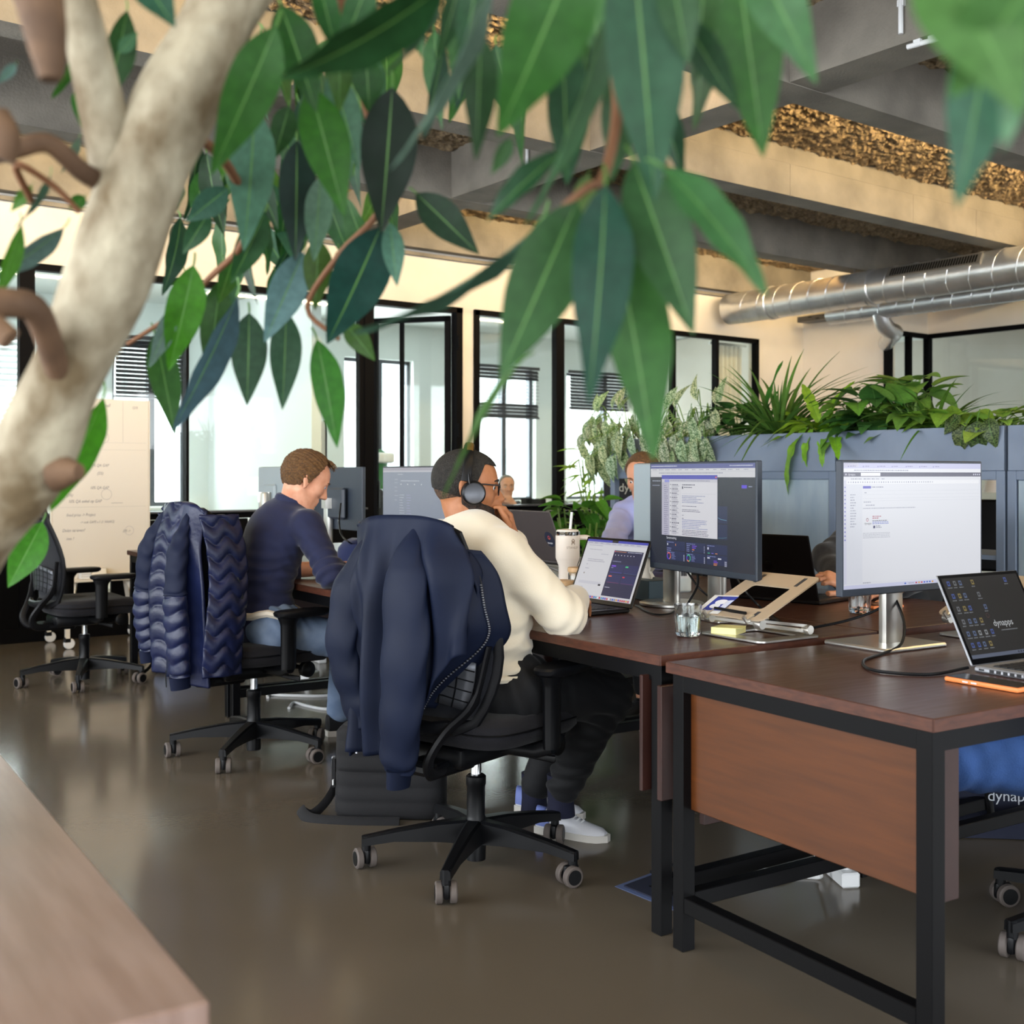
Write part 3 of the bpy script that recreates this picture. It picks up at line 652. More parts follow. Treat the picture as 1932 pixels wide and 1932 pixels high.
# ---------------------------------------------------------------- implicit-surface modelling for bodies and clothes
class SDF:
    def __init__(s, pts, pad, h):
        P = np.array([tuple(p) for p in pts]); s.h = h; s.lo = P.min(0) - pad; hi = P.max(0) + pad
        s.n = np.ceil((hi - s.lo)/h).astype(int) + 1; s.f = np.full(s.n, .5, np.float32)
    def sub(s, lo, hi):
        i0 = np.clip(np.floor((np.array(lo) - s.lo)/s.h).astype(int), 0, s.n-1); i1 = np.clip(np.ceil((np.array(hi) - s.lo)/s.h).astype(int) + 1, 1, s.n)
        ax = [(s.lo[k] + s.h*np.arange(i0[k], i1[k])).astype(np.float32) for k in range(3)]
        return tuple(slice(i0[k], i1[k]) for k in range(3)), ax[0][:, None, None], ax[1][None, :, None], ax[2][None, None, :]
    def op(s, sl, d, k, mode='u'):
        f = s.f[sl]
        if mode == 'u':
            h = np.clip(.5 + .5*(f - d)/k, 0, 1); s.f[sl] = f*(1-h) + d*h - k*h*(1-h)
        elif mode == 's':
            h = np.clip(.5 - .5*(f + d)/k, 0, 1); s.f[sl] = f*(1-h) - d*h + k*h*(1-h)
        else: s.f[sl] = np.maximum(f, d)
    def cap(s, a, b, r1, r2=None, k=.02, mode='u'):
        if r2 is None: r2 = r1
        a = np.array(tuple(a), np.float32); b = np.array(tuple(b), np.float32); m = max(r1, r2) + k + 2*s.h
        sl, X, Y, Z = s.sub(np.minimum(a, b) - m, np.maximum(a, b) + m); ab = b - a; L2 = max(1e-9, float(ab @ ab))
        t = np.clip(((X-a[0])*ab[0] + (Y-a[1])*ab[1] + (Z-a[2])*ab[2])/L2, 0, 1)
        d = np.sqrt((X-a[0]-t*ab[0])**2 + (Y-a[1]-t*ab[1])**2 + (Z-a[2]-t*ab[2])**2) - (r1 + (r2-r1)*t); s.op(sl, d, k, mode); return s
    def ell(s, c, r, M=None, k=.02, mode='u'):
        c = np.array(tuple(c), np.float32); m = max(r) + k + 2*s.h; sl, X, Y, Z = s.sub(c - m, c + m)
        X = X - c[0]; Y = Y - c[1]; Z = Z - c[2]
        if M is not None:
            A = np.array(M.to_3x3()); x = X*A[0,0] + Y*A[1,0] + Z*A[2,0]; y = X*A[0,1] + Y*A[1,1] + Z*A[2,1]; z = X*A[0,2] + Y*A[1,2] + Z*A[2,2]
        else: x, y, z = X, Y, Z
        k0 = np.sqrt((x/r[0])**2 + (y/r[1])**2 + (z/r[2])**2); k1 = np.sqrt((x/r[0]**2)**2 + (y/r[1]**2)**2 + (z/r[2]**2)**2) + 1e-9
        s.op(sl, k0*(k0-1)/k1, k, mode); return s
    def keep(s, fn, M):
        "intersect with fn(x,y,z) <= 0 in the frame M"
        sl, X, Y, Z = s.sub(s.lo, s.lo + s.n*s.h); A = np.array(M.to_3x3()); c = M.translation; X = X-c[0]; Y = Y-c[1]; Z = Z-c[2]
        x = X*A[0,0] + Y*A[1,0] + Z*A[2,0]; y = X*A[0,1] + Y*A[1,1] + Z*A[2,1]; z = X*A[0,2] + Y*A[1,2] + Z*A[2,2]
        s.f = np.maximum(s.f, fn(x, y, z).astype(np.float32)); return s
    def mesh(s, disp=None):
        f = s.f; f[0] = f[-1] = .5; f[:, 0] = f[:, -1] = .5; f[:, :, 0] = f[:, :, -1] = .5
        ins = f < 0; n = np.array(f.shape); c = n - 1
        cnt = sum(ins[i:i+c[0], j:j+c[1], k:k+c[2]].astype(np.int8) for i in (0,1) for j in (0,1) for k in (0,1))
        act = (cnt > 0) & (cnt < 8); idx = np.argwhere(act); num = -np.ones(c, np.int32); num[act] = np.arange(len(idx))
        acc = np.zeros((len(idx), 3)); w = np.zeros(len(idx)); co = [(i,j,k) for i in (0,1) for j in (0,1) for k in (0,1)]
        for a in co:
            for ax in range(3):
                if a[ax]: continue
                b = list(a); b[ax] = 1; fa = f[tuple((idx + a).T)]; fb = f[tuple((idx + b).T)]; m = (fa < 0) != (fb < 0); t = np.where(m, fa/np.where(m, fa - fb, 1), 0)
                p = np.array(a, float)[None].repeat(len(idx), 0); p[:, ax] += t; acc[m] += p[m]; w[m] += 1
        V = s.lo + s.h*(idx + acc/w[:, None]); Q = []
        for ax in range(3):
            o = [0, 1, 2]; o.remove(ax); sl0 = [slice(1, c[k]) for k in range(3)]; sl0[ax] = slice(0, c[ax]); sl1 = list(sl0); sl1[ax] = slice(1, c[ax] + 1)
            A = ins[tuple(sl0)]; B = ins[tuple(sl1)]; e = np.argwhere(A != B); off = np.array([0 if k == ax else 1 for k in range(3)]); e = e + off; flip = f[tuple(e.T)] < 0
            d1 = np.zeros(3, int); d1[o[0]] = -1; d2 = np.zeros(3, int); d2[o[1]] = -1
            q = np.stack([num[tuple((e + d).T)] for d in (0*d1, d1, d1+d2, d2)], 1); fl = flip if ax != 1 else ~flip
            q[~fl] = q[~fl][:, ::-1]; Q.append(q)
        Q = np.concatenate(Q); return V, Q
def normals(V, Q):
    n = np.cross(V[Q[:, 2]] - V[Q[:, 0]], V[Q[:, 3]] - V[Q[:, 1]]); N = np.zeros_like(V)
    for k in range(4): np.add.at(N, Q[:, k], n)
    return N/(np.linalg.norm(N, axis=1)[:, None] + 1e-12)
def smooth(V, Q, it=2):
    n = len(V); deg = np.zeros(n); 
    for k in range(4): np.add.at(deg, Q[:, k], 2)
    for _ in range(it):
        A = np.zeros_like(V)
        for k in range(4): np.add.at(A, Q[:, k], V[Q[:, (k+1) % 4]] + V[Q[:, k-1]])
        V = V*.45 + .55*A/deg[:, None]
    return V
def sdfobj(name, s, m, parent, folds=None, it=2, label=None):
    V, Q = s.mesh(); V = smooth(V, Q, it)
    if folds:
        N = normals(V, Q); V = V + N*folds(V)[:, None]
    me = bpy.data.meshes.new(name); me.from_pydata(V.tolist(), [], Q.tolist()); me.update(); me.shade_smooth()
    return obj(name, me, m, parent, label=label)
def fold_fn(sets, base=.0, seed=1):
    "sets: (centre, direction across the folds, wavelength, amplitude, reach)"
    def fn(V):
        d = base*np.sin(V @ np.array([23, 31, 17.]) + 2*np.sin(V @ np.array([9, -13, 21.])))
        for c, ax, wl, am, rc in sets:
            P = V - np.array(tuple(c)); a = np.array(tuple(ax), float); a /= np.linalg.norm(a); r2 = (P**2).sum(1)
            wob = .35*np.sin(P @ np.array([31, 17, -23.])*1.3); d = d + am*np.cos(2*PI*(P @ a)/wl + 2*wob)*np.exp(-r2/rc**2)
        return d
    return fn
def hand(s, M, side, curl=(20,25,15), thumb=30, sc=1.0, spread=4, k=.005):
    "M: wrist frame, x to the fingers, y to the thumb side, z out of the back of the hand"
    P = lambda x, y, z: M @ Vector((x*sc, y*sc, z*sc))
    kn = [(.088, .026), (.092, .006), (.086, -.014), (.077, -.031)]; ln = (.070, .079, .073, .057); rd = (.0088, .009, .0085, .0075)
    for (x, y) in kn: s.cap(P(.0, y*.6, 0), P(x, y, 0), .015*sc, .011*sc, k=.016)
    s.cap(P(.03, .02, -.004), P(.07, -.02, -.004), .013*sc, .012*sc, k=.016)
    for i, (x, y) in enumerate(kn):
        p = Vector((x, y, 0)); a = 0; sp = R(spread*(1.5-i)); cu = curl[i] if hasattr(curl[0], '__len__') else curl
        for j, fr in enumerate((.46, .30, .24)):
            a += R(cu[j]); q = p + Vector((math.cos(a)*math.cos(sp), math.sin(sp), -math.sin(a)))*ln[i]*fr; r0 = rd[i]*(1 - .12*j)*sc; s.cap(P(*p), P(*q), r0, r0*.9, k=k); p = q
    b = Vector((.018, .022, -.006)); a = R(thumb); q = b + Vector((math.cos(a)*.045, math.sin(a)*.045, -.012)); s.cap(P(*b), P(*q), .014*sc, .011*sc, k=.012)
    a2 = a - R(18); q2 = q + Vector((math.cos(a2)*.033, math.sin(a2)*.033, -.008)); s.cap(P(*q), P(*q2), .0105*sc, .0095*sc, k=k)
    a3 = a2 - R(15); q3 = q2 + Vector((math.cos(a3)*.026, math.sin(a3)*.026, -.006)); s.cap(P(*q2), P(*q3), .0095*sc, .008*sc, k=k)
def headframe(c, heading, pitch=0, roll=0, sc=1.0):
    "x forward, y left, z up"
    M = Matrix.Rotation(R(90-heading), 4, 'Z') @ Matrix.Rotation(R(pitch), 4, 'Y') @ Matrix.Rotation(R(roll), 4, 'X') @ Matrix.Diagonal((sc, sc, sc, 1)); M.translation = Vector(c); return M
def head_sdf(s, H, neck, nr=.058, beard=0):
    sc = H.to_scale()[0]; Rm = H.to_3x3().normalized().to_4x4(); P = lambda x, y, z: H @ Vector((x, y, z))
    E = lambda c, r, k=.02, mode='u': s.ell(P(*c), tuple(v*sc for v in r), Rm, k*sc, mode)
    C = lambda a, b, r1, r2=None, k=.012, mode='u': s.cap(P(*a), P(*b), r1*sc, (r2 or r1)*sc, k*sc, mode)
    s.cap(P(-.018, 0, -.045), neck, .056*sc, nr, k=.03)
    E((-.008, 0, .042), (.098, .076, .082)); E((-.045, 0, .02), (.055, .064, .066)); E((.036, 0, .012), (.058, .061, .088)); E((.033, 0, -.062), (.056, .052, .047), .025)
    for y in (-1, 1):
        E((.052, y*.04, -.012), (.03, .025, .024), .02); C((-.008, y*.05, -.045), (.06, y*.024, -.097), .017, .015, .02)
    C((.077, -.01, -.1), (.077, .01, -.1), .019, None, .018)
    C((.078, -.034, .034), (.078, .034, .034), .0115, None, .014)
    for y in (-1, 1): s.ell(P(.1, y*.031, .015), (.018*sc, .018*sc, .014*sc), Rm, .012*sc, 's')
    C((.088, 0, .024), (.112, 0, -.019), .0075, .0115, .012)
    for y in (-1, 1): C((.1, y*.011, -.024), (.096, y*.012, -.024), .0085, None, .008)
    C((.086, -.019, -.051), (.086, .019, -.051), .0085, None, .01); C((.084, -.016, -.067), (.084, .016, -.067), .0092, None, .01); C((.101, -.02, -.059), (.101, .02, -.059), .0045, None, .004, 's')
    for y in (-1, 1):
        M2 = Rm @ Matrix.Rotation(R(-14), 4, 'Y') @ Matrix.Rotation(y*R(-18), 4, 'Z')
        s.ell(P(-.012, y*.078, .004), (.019*sc, .0075*sc, .032*sc), M2, .006*sc); s.ell(P(-.006, y*.0865, .006), (.009*sc, .006*sc, .018*sc), M2, .004*sc, 's'); C((-.006, y*.076, -.024), (-.004, y*.075, -.03), .007, None, .006)
def eyes(H, parent, iris='hair_black', lids='skin_tan'):
    sc = H.to_scale()[0]
    for y in (-1, 1):
        e = obj('eye', MB().sphere(H @ Vector((.0745, y*.031, .0155)), .012*sc), 'white_plastic', parent)
        c = H @ Vector((.0825, y*.0335, .0148)); obj('iris', MB().sphere(c, .0058*sc, 10, 8), iris, e)
        obj('eyebrow', MB().tube([H @ Vector((.093, y*.014, .034)), H @ Vector((.094, y*.03, .04)), H @ Vector((.083, y*.05, .036))], [.003*sc, .0038*sc, .002*sc], 6), 'hair_black' if lids == 'skin_tan' else 'hair_brown', parent)
def hair_obj(name, H, m, parent, cut, grow=.008, it=1, folds=None, h=.004, extra=None):
    sc = H.to_scale()[0]; Rm = H.to_3x3().normalized().to_4x4(); P = lambda x, y, z: H @ Vector((x, y, z)); s = SDF([P(0, 0, .02)], .19, h)
    for c, r in (((-.008, 0, .042), (.098, .076, .082)), ((-.045, 0, .02), (.055, .064, .066)), ((.036, 0, .012), (.058, .061, .088))): s.ell(P(*c), tuple((v + grow)*sc for v in r), Rm, .02)
    if extra: extra(s, P, Rm, sc)
    Mf = Rm.copy(); Mf.translation = H.translation; s.keep(lambda x, y, z: cut(x/sc, y/sc, z/sc)*sc, Mf)
    return sdfobj(name, s, m, parent, folds, it)
def limb(s, a, b, c, r, k=.03):
    s.cap(a, b, r[0], r[1], k); s.cap(b, c, r[1], r[2], k)
def torso(s, J, g=0, belly=0, k=.06):
    pel, mid, ch, nk = J['pelvis'], J['mid'], J['chest'], J['neck']; up = (nk - pel).normalized(); lf = (J['shL'] - J['shR']); lf = (lf - up*lf.dot(up)).normalized(); fw = lf.cross(up)
    M = Matrix(((fw.x, lf.x, up.x, 0), (fw.y, lf.y, up.y, 0), (fw.z, lf.z, up.z, 0), (0, 0, 0, 1)))
    uc = (nk - mid).normalized(); l2 = (lf - uc*lf.dot(uc)).normalized(); f2 = l2.cross(uc); M2 = Matrix(((f2.x, l2.x, uc.x, 0), (f2.y, l2.y, uc.y, 0), (f2.z, l2.z, uc.z, 0), (0, 0, 0, 1)))
    s.ell(ch, (.118+g, .178+g, .17+g), M2, k); s.ell(mid, (.115+g+belly, .158+g+belly, .17+g), M, k); s.ell(pel, (.125+g, .175+g, .135+g), M, k)
    s.cap(J['shR'].lerp(J['shL'], .04), J['shR'].lerp(J['shL'], .96), .062+g, .062+g, .05); s.cap(nk.lerp(ch, .35), nk.lerp(ch, .1), .085+g, .058+g, .04)
    return M
def person(label, J, H, skin, shirt, pants, sl=(1.0, 1.0), hands=None, vox=.005, folds=None, pfolds=None, grow=.016, pr_=(.088, .066, .05), hipoff=None, nr=.058, belly=0, pants_grow=0, legs=True):
    t = thing('person', label, 'person', (J['pelvis'].x, J['pelvis'].y, 0)); inv = Matrix.Translation((-J['pelvis'].x, -J['pelvis'].y, 0))
    if 'mid' not in J: J['mid'] = J['pelvis'].lerp(J['neck'], .36)
    if 'chest' not in J: J['chest'] = J['pelvis'].lerp(J['neck'], .72)
    body = SDF(list(J.values()) + [H @ Vector((0, 0, .15)), H @ Vector((.12, 0, 0)), H @ Vector((-.11, 0, 0))], .13, vox)
    torso(body, J, -.02)
    for sd in 'RL':
        limb(body, J['sh'+sd], J['el'+sd], J['wr'+sd], (.047, .038, .027))
        if legs: limb(body, J['hip'+sd], J['kn'+sd], J['an'+sd], (.07, .05, .04), .04)
    head_sdf(body, H, J['neck'], nr)
    if hands:
        for a in hands: hand(body, *a[:-1], **a[-1])
    b = sdfobj('body', body, skin, t, it=1)
    sh = SDF([J[k] for k in ('pelvis', 'neck', 'chest', 'mid', 'shR', 'shL', 'elR', 'elL', 'wrR', 'wrL')], .2, .006)
    torso(sh, J, grow*.6, belly)
    for sd, e in zip('RL', sl):
        r = (.058+grow*.6, .050+grow*.6, .04+grow*.5)
        if e >= 1: limb(sh, J['sh'+sd], J['el'+sd], J['el'+sd].lerp(J['wr'+sd], min(1, e-1+.0001) if e > 1 else 0.001), r, .03)
        else: sh.cap(J['sh'+sd], J['sh'+sd].lerp(J['el'+sd], e), r[0], r[1], .03)
    so = sdfobj('shirt', sh, shirt, t, folds, it=2)
    objs = [b, so]
    if legs:
        pn = SDF([J[k] for k in ('pelvis', 'hipR', 'hipL', 'knR', 'knL', 'anR', 'anL')], .2, .006)
        for sd in 'RL': limb(pn, J['hip'+sd], J['kn'+sd], J['an'+sd].lerp(J['kn'+sd], .08), pr_, .04)
        pn.cap(J['hipR'], J['hipL'], .105+pants_grow, .105+pants_grow, .06); pn.ell(J['pelvis'], (.125, .17, .10), None, .05)
        objs.append(sdfobj('trousers', pn, pants, t, pfolds, it=2))
    for o in objs: o.data.transform(inv); DONE.add(o.name)
    return t, inv
DONE = set()
def rehome(t, inv):
    "meshes made in room coordinates move to their thing's own origin"
    for o in t.children:
        if o.type == 'MESH' and o.name not in DONE:
            o.data.transform(inv); DONE.add(o.name)
            for c in o.children:
                if c.type == 'MESH': c.data.transform(inv)
def shoe(name, label, heel, toe, parts, size=.29):
    heel = Vector(heel); toe = Vector(toe); x = (toe - heel); x.z = 0; M = frame(heel, x.normalized(), (0, 0, 1)); t = thing(name, label, 'shoe', heel, math.atan2(x.y, x.x)); k = size/.29
    prof = [(.0, .026, .098), (.03, .034, .095), (.07, .037, .088), (.105, .039, .092), (.14, .041, .082), (.18, .045, .068), (.225, .046, .055), (.262, .038, .046), (.283, .02, .034)]
    rg = []
    for x_, w, h in prof:
        rg.append([(x_*k, w*k*math.copysign(abs(math.cos(a))**.8, math.cos(a)), (.022 + (h-.022)*max(0, math.sin(a)) - .004*max(0, -math.sin(a)))*k) for a in [2*PI*i/20 for i in range(20)]])
    up = obj('upper', MB().loft(rg), parts[0], t)
    rg = [[(x_*k, (w+.004)*k*math.copysign(abs(math.cos(a))**.6, math.cos(a)), (.0 if math.sin(a) < 0 else .026)*k) for a in [2*PI*(i+.5)/16 for i in range(16)]] for x_, w, h in [(-.008, .022, 0)] + prof + [(.296, .01, 0)]]
    obj('sole', MB().loft(rg), parts[2], t)
    hb = [[((x_)*k, (w+.0025)*k*math.copysign(abs(math.cos(a))**.8, math.cos(a)), (.034 + (h-.034)*max(0, math.sin(a)))*k) for a in [2*PI*i/20 for i in range(20)]] for x_, w, h in ((-.004, .02, .102), (.0, .029, .102), (.03, .0365, .098), (.06, .0385, .075))]
    obj('heel_patch', MB().loft(hb), parts[1], t)
    for i in range(5): 
        xx = .118 + i*.017; hh = .0925 - i*.0062
        obj('lace', MB().tube([(xx*k, -.02*k, (hh-.006)*k), (xx*k + .004, 0, hh*k), (xx*k, .02*k, (hh-.006)*k)], 0.0034, 6), 'white_plastic' if parts[0] == 'shoe_white' else parts[0], t)
    for sd in (-1, 1):
        for i in range(3): obj('stripe', MB().tube([((.09+i*.022)*k, sd*.0385*k, .03*k), ((.1+i*.02)*k, sd*.033*k, .052*k)], .0022, 5), parts[2] if parts[0] == 'shoe_white' else parts[0], up)
    return t

# ---------------------------------------------------------------- man with headphones
J = dict(pelvis=D(918, 1282, 3.56), mid=D(908, 1175, 3.53), chest=D(893, 1075, 3.55), neck=D(886, 996, 3.58), shR=D(950, 1047, 3.42), elR=D(1062, 1160, 3.41), wrR=D(1085, 1130, 3.66),
         shL=D(828, 1024, 3.74), elL=D(975, 1135, 3.84), wrL=D(966, 1022, 3.64), hipR=D(968, 1300, 3.49), hipL=D(888, 1290, 3.64), knR=D(1143, 1312, 3.72), anR=D(1058, 1495, 3.82), knL=D(1085, 1325, 4.0), anL=D(1008, 1490, 4.06))
H1 = headframe(D(880, 925, 3.6), 121, 5, 0, .99)
HR = frame(J['wrR'], (BN(.42, .72, .74) - BN(.2, .62, .76)), (0, 0, 1)); HR = frame(J['wrR'], Vector((D(1102, 1142, 3.86) - J['wrR'])), (.15, 0, 1))
fd = H1.to_3x3() @ Vector((-.3, .0, .95)); HL = frame(J['wrL'], D(949, 955, 3.62) - J['wrL'], H1.to_3x3() @ Vector((1, .5, 0)))
folds1 = fold_fn([(D(965, 1215, 3.45), (0, 0, 1), .075, .010, .10), (D(985, 1265, 3.45), (0, .2, 1), .06, .008, .09), (J['elR'], J['wrR'] - J['shR'], .05, .005, .09), (D(975, 1120, 3.45), (.4, 0, 1), .09, .006, .12), (J['shR'], (1, 0, .4), .07, .003, .1)], .0015)
pf1 = fold_fn([(J['knR'], (.5, 0, 1), .05, .006, .13), (J['hipR'], (1, 0, .3), .055, .006, .15), (J['anR'] + Vector((0, 0, .08)), (0, 0, 1), .05, .006, .12), (J['knR'] + Vector((-.05, 0, -.08)), (.3, 0, 1), .04, .005, .1)], .001)
man1, inv = person('man with black headphones and beard in a cream sweatshirt', J, H1, 'skin_tan', 'sweater', 'black_pants', sl=(1.93, 1.95),
    hands=[(HR, 1, dict(curl=(25, 30, 20), thumb=35)), (HL, -1, dict(curl=((28, 30, 20), (26, 28, 18), (26, 28, 18), (28, 28, 18)), thumb=20))], vox=.0042, folds=folds1, pfolds=pf1, grow=.02, pr_=(.096, .078, .058), nr=.064, belly=.012)
cutf = lambda x, y, z: np.minimum(-(z - .088 - .25*(x-.085)) - .0*y + 0*z, 1) 
def cut1(x, y, z):
    l1 = .082 + (x-.088)*-.12 - z            # above the front hair line
    l2 = np.maximum(x - (.028 + .35*(z-.03)), (.022 - (x+.0)*.9) - z - .01*0)   # sides: behind the temple
    l3 = np.maximum(x + .018, -.004 - .25*(x+.1) - z)     # behind the ear down to the nape
    return np.minimum(np.minimum(np.maximum(l1, x-.2), np.maximum(l2, -z-.01)), l3)
hair_obj('hair', H1, 'hair_black', man1, cut1, .007, it=1)
def cutb(x, y, z):
    line = z - (-.012 - .42*(x-.0)) ; back = -.015 - x - .1*(z+.05); mouth = .004 - np.sqrt(np.maximum(0, (np.abs(y)/2.3)**2 + (z+.058)**2) + np.maximum(0, .075-x)**2)*.35
    return np.maximum(np.maximum(line, back), mouth)
def bex(s, P, Rm, sc):
    s.ell(P(.034, 0, -.066), tuple(v*sc for v in (.066, .061, .058)), Rm, .02)
    for y in (-1, 1): s.cap(P(-.002, y*.052, -.03), P(.062, y*.028, -.1), .025*sc, .024*sc, .02)
    s.cap(P(.078, -.012, -.108), P(.078, .012, -.108), .027*sc, None, .02); s.cap(P(.088, -.024, -.043), P(.088, .024, -.043), .0105*sc, None, .008)
hair_obj('beard', H1, 'beard', man1, cutb, .004, it=1, extra=bex)
def cutfade(x, y, z): return np.maximum(np.maximum(x + .012 - .5*(z+.01), -.066 - z), z - .06)
hair_obj('faded_sides', H1, 'hair_fade', man1, cutfade, .0035, it=1)
eyes(H1, man1)
ankle = [obj('sock', MB().tube([J['an'+s_] + Vector((0, 0, .06)), J['an'+s_] - Vector((0, 0, .03)), J['an'+s_] - Vector((0, 0, .075))], [.046, .044, .048], 16), 'sock_navy', man1) for s_ in 'RL']
rb = obj('sleeve_cuff', MB().tube([J['elR'].lerp(J['wrR'], .86), J['elR'].lerp(J['wrR'], .97)], [.044, .039], 18), 'sweater', man1)
hem = obj('sweatshirt_hem', MB().tube([Vector((math.cos(a)*.185*1.0, math.sin(a)*.185, 0)) + J['pelvis'] + Vector((0, 0, .03)) for a in [2*PI*i/30 for i in range(30)]], .012, 8, closed=True), 'sweater', man1)
rehome(man1, inv)
hl = G(1016, 1568, 0); shoe('sneaker', 'white sneaker with lilac heel, nearer foot of the man with headphones', hl, G(1146, 1588, 0), ('shoe_white', 'shoe_blue', 'sole'), .25)
hl = G(978, 1528, 0); shoe('sneaker', 'white sneaker behind the chair star, farther foot of the man with headphones', hl, hl + (G(1100, 1545, 0) - hl), ('shoe_white', 'shoe_blue', 'sole'), .25)
# headphones
hp = thing('headphones', 'black over-ear headphones worn by the bearded man', 'headphones', H1.translation); Hi = Matrix.Translation(-H1.translation) @ H1
arc = [(-.012 + .01*math.sin(a), .097*math.cos(a), .012 + .134*math.sin(a)) for a in np.linspace(.12, PI-.12, 22)]
obj('headband', MB().tube([Hi @ Vector(p) for p in arc], .0145, 10, flat=.42, up=Hi.to_3x3() @ Vector((1, 0, 0))), 'plastic_black', hp)
obj('headband_plate', MB().tube([Hi @ (Vector(p)*1.025) for p in arc[12:16]], .011, 10, flat=.3, up=Hi.to_3x3() @ Vector((1, 0, 0))), 'gold', hp)
for y in (-1, 1):
    Mc = Hi @ Matrix.Translation((.014, y*.083, -.006)) @ Matrix.Rotation(R(-90*y), 4, 'X') @ Matrix.Rotation(R(6), 4, 'Y')
    c = obj('ear_cup', MB().lathe([(.02, .006), (.037, .008), (.0385, .016), (.037, .026), (.030, .032), (.029, .030), (.001, .031)], 32, Mc), 'plastic_black', hp)
    obj('ear_cushion', MB().lathe([(.024, -.006), (.033, -.006), (.0375, .002), (.036, .01), (.024, .01)], 28, Mc), 'plastic_soft', c)
    obj('cup_ring', MB().lathe([(.030, .0315), (.0315, .0325), (.0315, .0305), (.030, .0295)], 28, Mc), 'grey_metal', c)
    obj('yoke', MB().tube([Hi @ Vector((-.004, y*.1, .05)), Hi @ Vector((-.002, y*.108, .03)), Hi @ Vector((.004, y*.107, .012))], .008, 8, flat=.5), 'plastic_black', hp)
gl = thing('glasses', 'thin black rimmed glasses on the man with headphones', 'glasses', H1.translation)
for y in (-1, 1):
    rim = [Hi @ Vector((.1 - .06*abs(abs(.034 + .024*math.cos(a)) - .02), y*(.034 + .024*math.cos(a)), .012 + .019*math.sin(a))) for a in [2*PI*k/18 for k in range(18)]]
    ro = obj('rim', MB().tube(rim, .0017, 6, closed=True), 'plastic_black', gl)
    obj('lens', MB().add([tuple(p) for p in rim], [tuple(range(18))]), 'glass_clear', ro)
    obj('temple', MB().tube([Hi @ Vector((.1, y*.06, .024)), Hi @ Vector((.05, y*.076, .024)), Hi @ Vector((-.012, y*.082, .02)), Hi @ Vector((-.035, y*.083, -.004))], .0021, 6), 'plastic_black', gl)
obj('bridge', MB().tube([Hi @ Vector((.101, -.011, .016)), Hi @ Vector((.106, 0, .019)), Hi @ Vector((.101, .011, .016))], .0016, 6), 'plastic_black', gl)

# ---------------------------------------------------------------- man in navy
J = dict(pelvis=D(500, 1172, 4.96), mid=D(500, 1085, 4.97), chest=D(520, 1015, 4.99), neck=D(553, 948, 5.0), shR=D(580, 993, 4.85), elR=D(624, 1083, 4.75), wrR=D(686, 1076, 4.97), shL=D(515, 985, 5.16), elL=D(545, 1076, 5.2), wrL=D(655, 1070, 5.25),
         hipR=D(522, 1188, 4.88), hipL=D(488, 1180, 5.04), knR=D(690, 1215, 5.0), anR=D(694, 1360, 5.05), knL=D(655, 1205, 5.25), anL=D(640, 1350, 5.35))
H2 = headframe(D(575, 908, 4.98), 103, 30, 0, 1.0)
HR = frame(J['wrR'], D(716, 1066, 5.08) - J['wrR'], (0, .1, 1)); HL = frame(J['wrL'], D(700, 1066, 5.2) - J['wrL'], (0, 0, 1))
folds2 = fold_fn([(J['elR'], J['elR'] - J['shR'], .04, .006, .1), (D(500, 1100, 4.85), (.2, 0, 1), .055, .005, .14), (J['shR'] + Vector((0, 0, -.08)), (.6, 0, .6), .045, .004, .1), (D(545, 1090, 4.85), (0, 0, 1), .05, .006, .1)], .0012)
man2, inv = person('man with brown hair in a navy shirt bent over his desk', J, H2, 'skin_fair', 'navy_shirt', 'jeans_light', sl=(1.28, 1.05),
    hands=[(HR, 1, dict(curl=(18, 22, 15), thumb=30)), (HL, -1, dict(curl=(18, 22, 15), thumb=30))], folds=folds2, grow=.012, vox=.0048,
    pfolds=fold_fn([(J['knR'], (1, 0, .6), .05, .007, .14), (J['hipR'], (1, .3, .5), .05, .006, .14), (J['knR'] + Vector((0, 0, -.14)), (.4, 0, 1), .045, .006, .13)], .001), pr_=(.09, .072, .06))
def cut2(x, y, z):
    l1 = (.088 - .45*(x-.055)) - z + .35*np.abs(y)*0; l1 = np.maximum(l1, x - .05 + .35*np.abs(y))
    l2 = np.maximum(x - (.012 + .3*(z-.02)), -.012 - z); l3 = np.maximum(x + .022, -.058 - z)
    return np.minimum(np.minimum(l1, l2), l3)
def hairstreak(V):
    P = V - np.array(tuple(H2.translation)); return .0022*np.sin(P @ np.array([90., 210, -60])) * np.sin(P @ np.array([40., -120, 150])) + .002*np.sin(P @ np.array([300., 120, 200.]))
hair_obj('hair', H2, 'hair_brown', man2, cut2, .014, it=1, folds=hairstreak)
for k in range(26):
    y = -.055 + .11*random.random(); x0 = .03 + .03*random.random(); z0 = .125 - .6*max(0, x0-.03)
    obj('forelock', MB().tube([H2 @ Vector((x0, y, z0)), H2 @ Vector((x0+.018, y*1.05, z0+.010*random.random())), H2 @ Vector((x0+.036, y*1.1, z0-.012+.014*random.random()))], [.004, .003, .0008], 5), 'hair_brown', man2)
eyes(H2, man2, 'jeans_light', 'skin_fair')
cl = obj('collar', MB().tube([J['neck'] + Vector((math.cos(a)*.068, math.sin(a)*.07, .012 + .012*math.cos(a - 2.6))) for a in [2*PI*i/24 for i in range(24)]], .02, 8, closed=True, flat=.5), 'navy_shirt', man2)
obj('waist_hem', MB().tube([J['pelvis'].lerp(J['hipR'], .4) + Vector((math.cos(a)*.13, math.sin(a)*.17, .055 + .01*math.sin(5*a))) for a in [2*PI*i/26 for i in range(26)]], .016, 7, closed=True), 'offwhite', man2)
rehome(man2, inv)
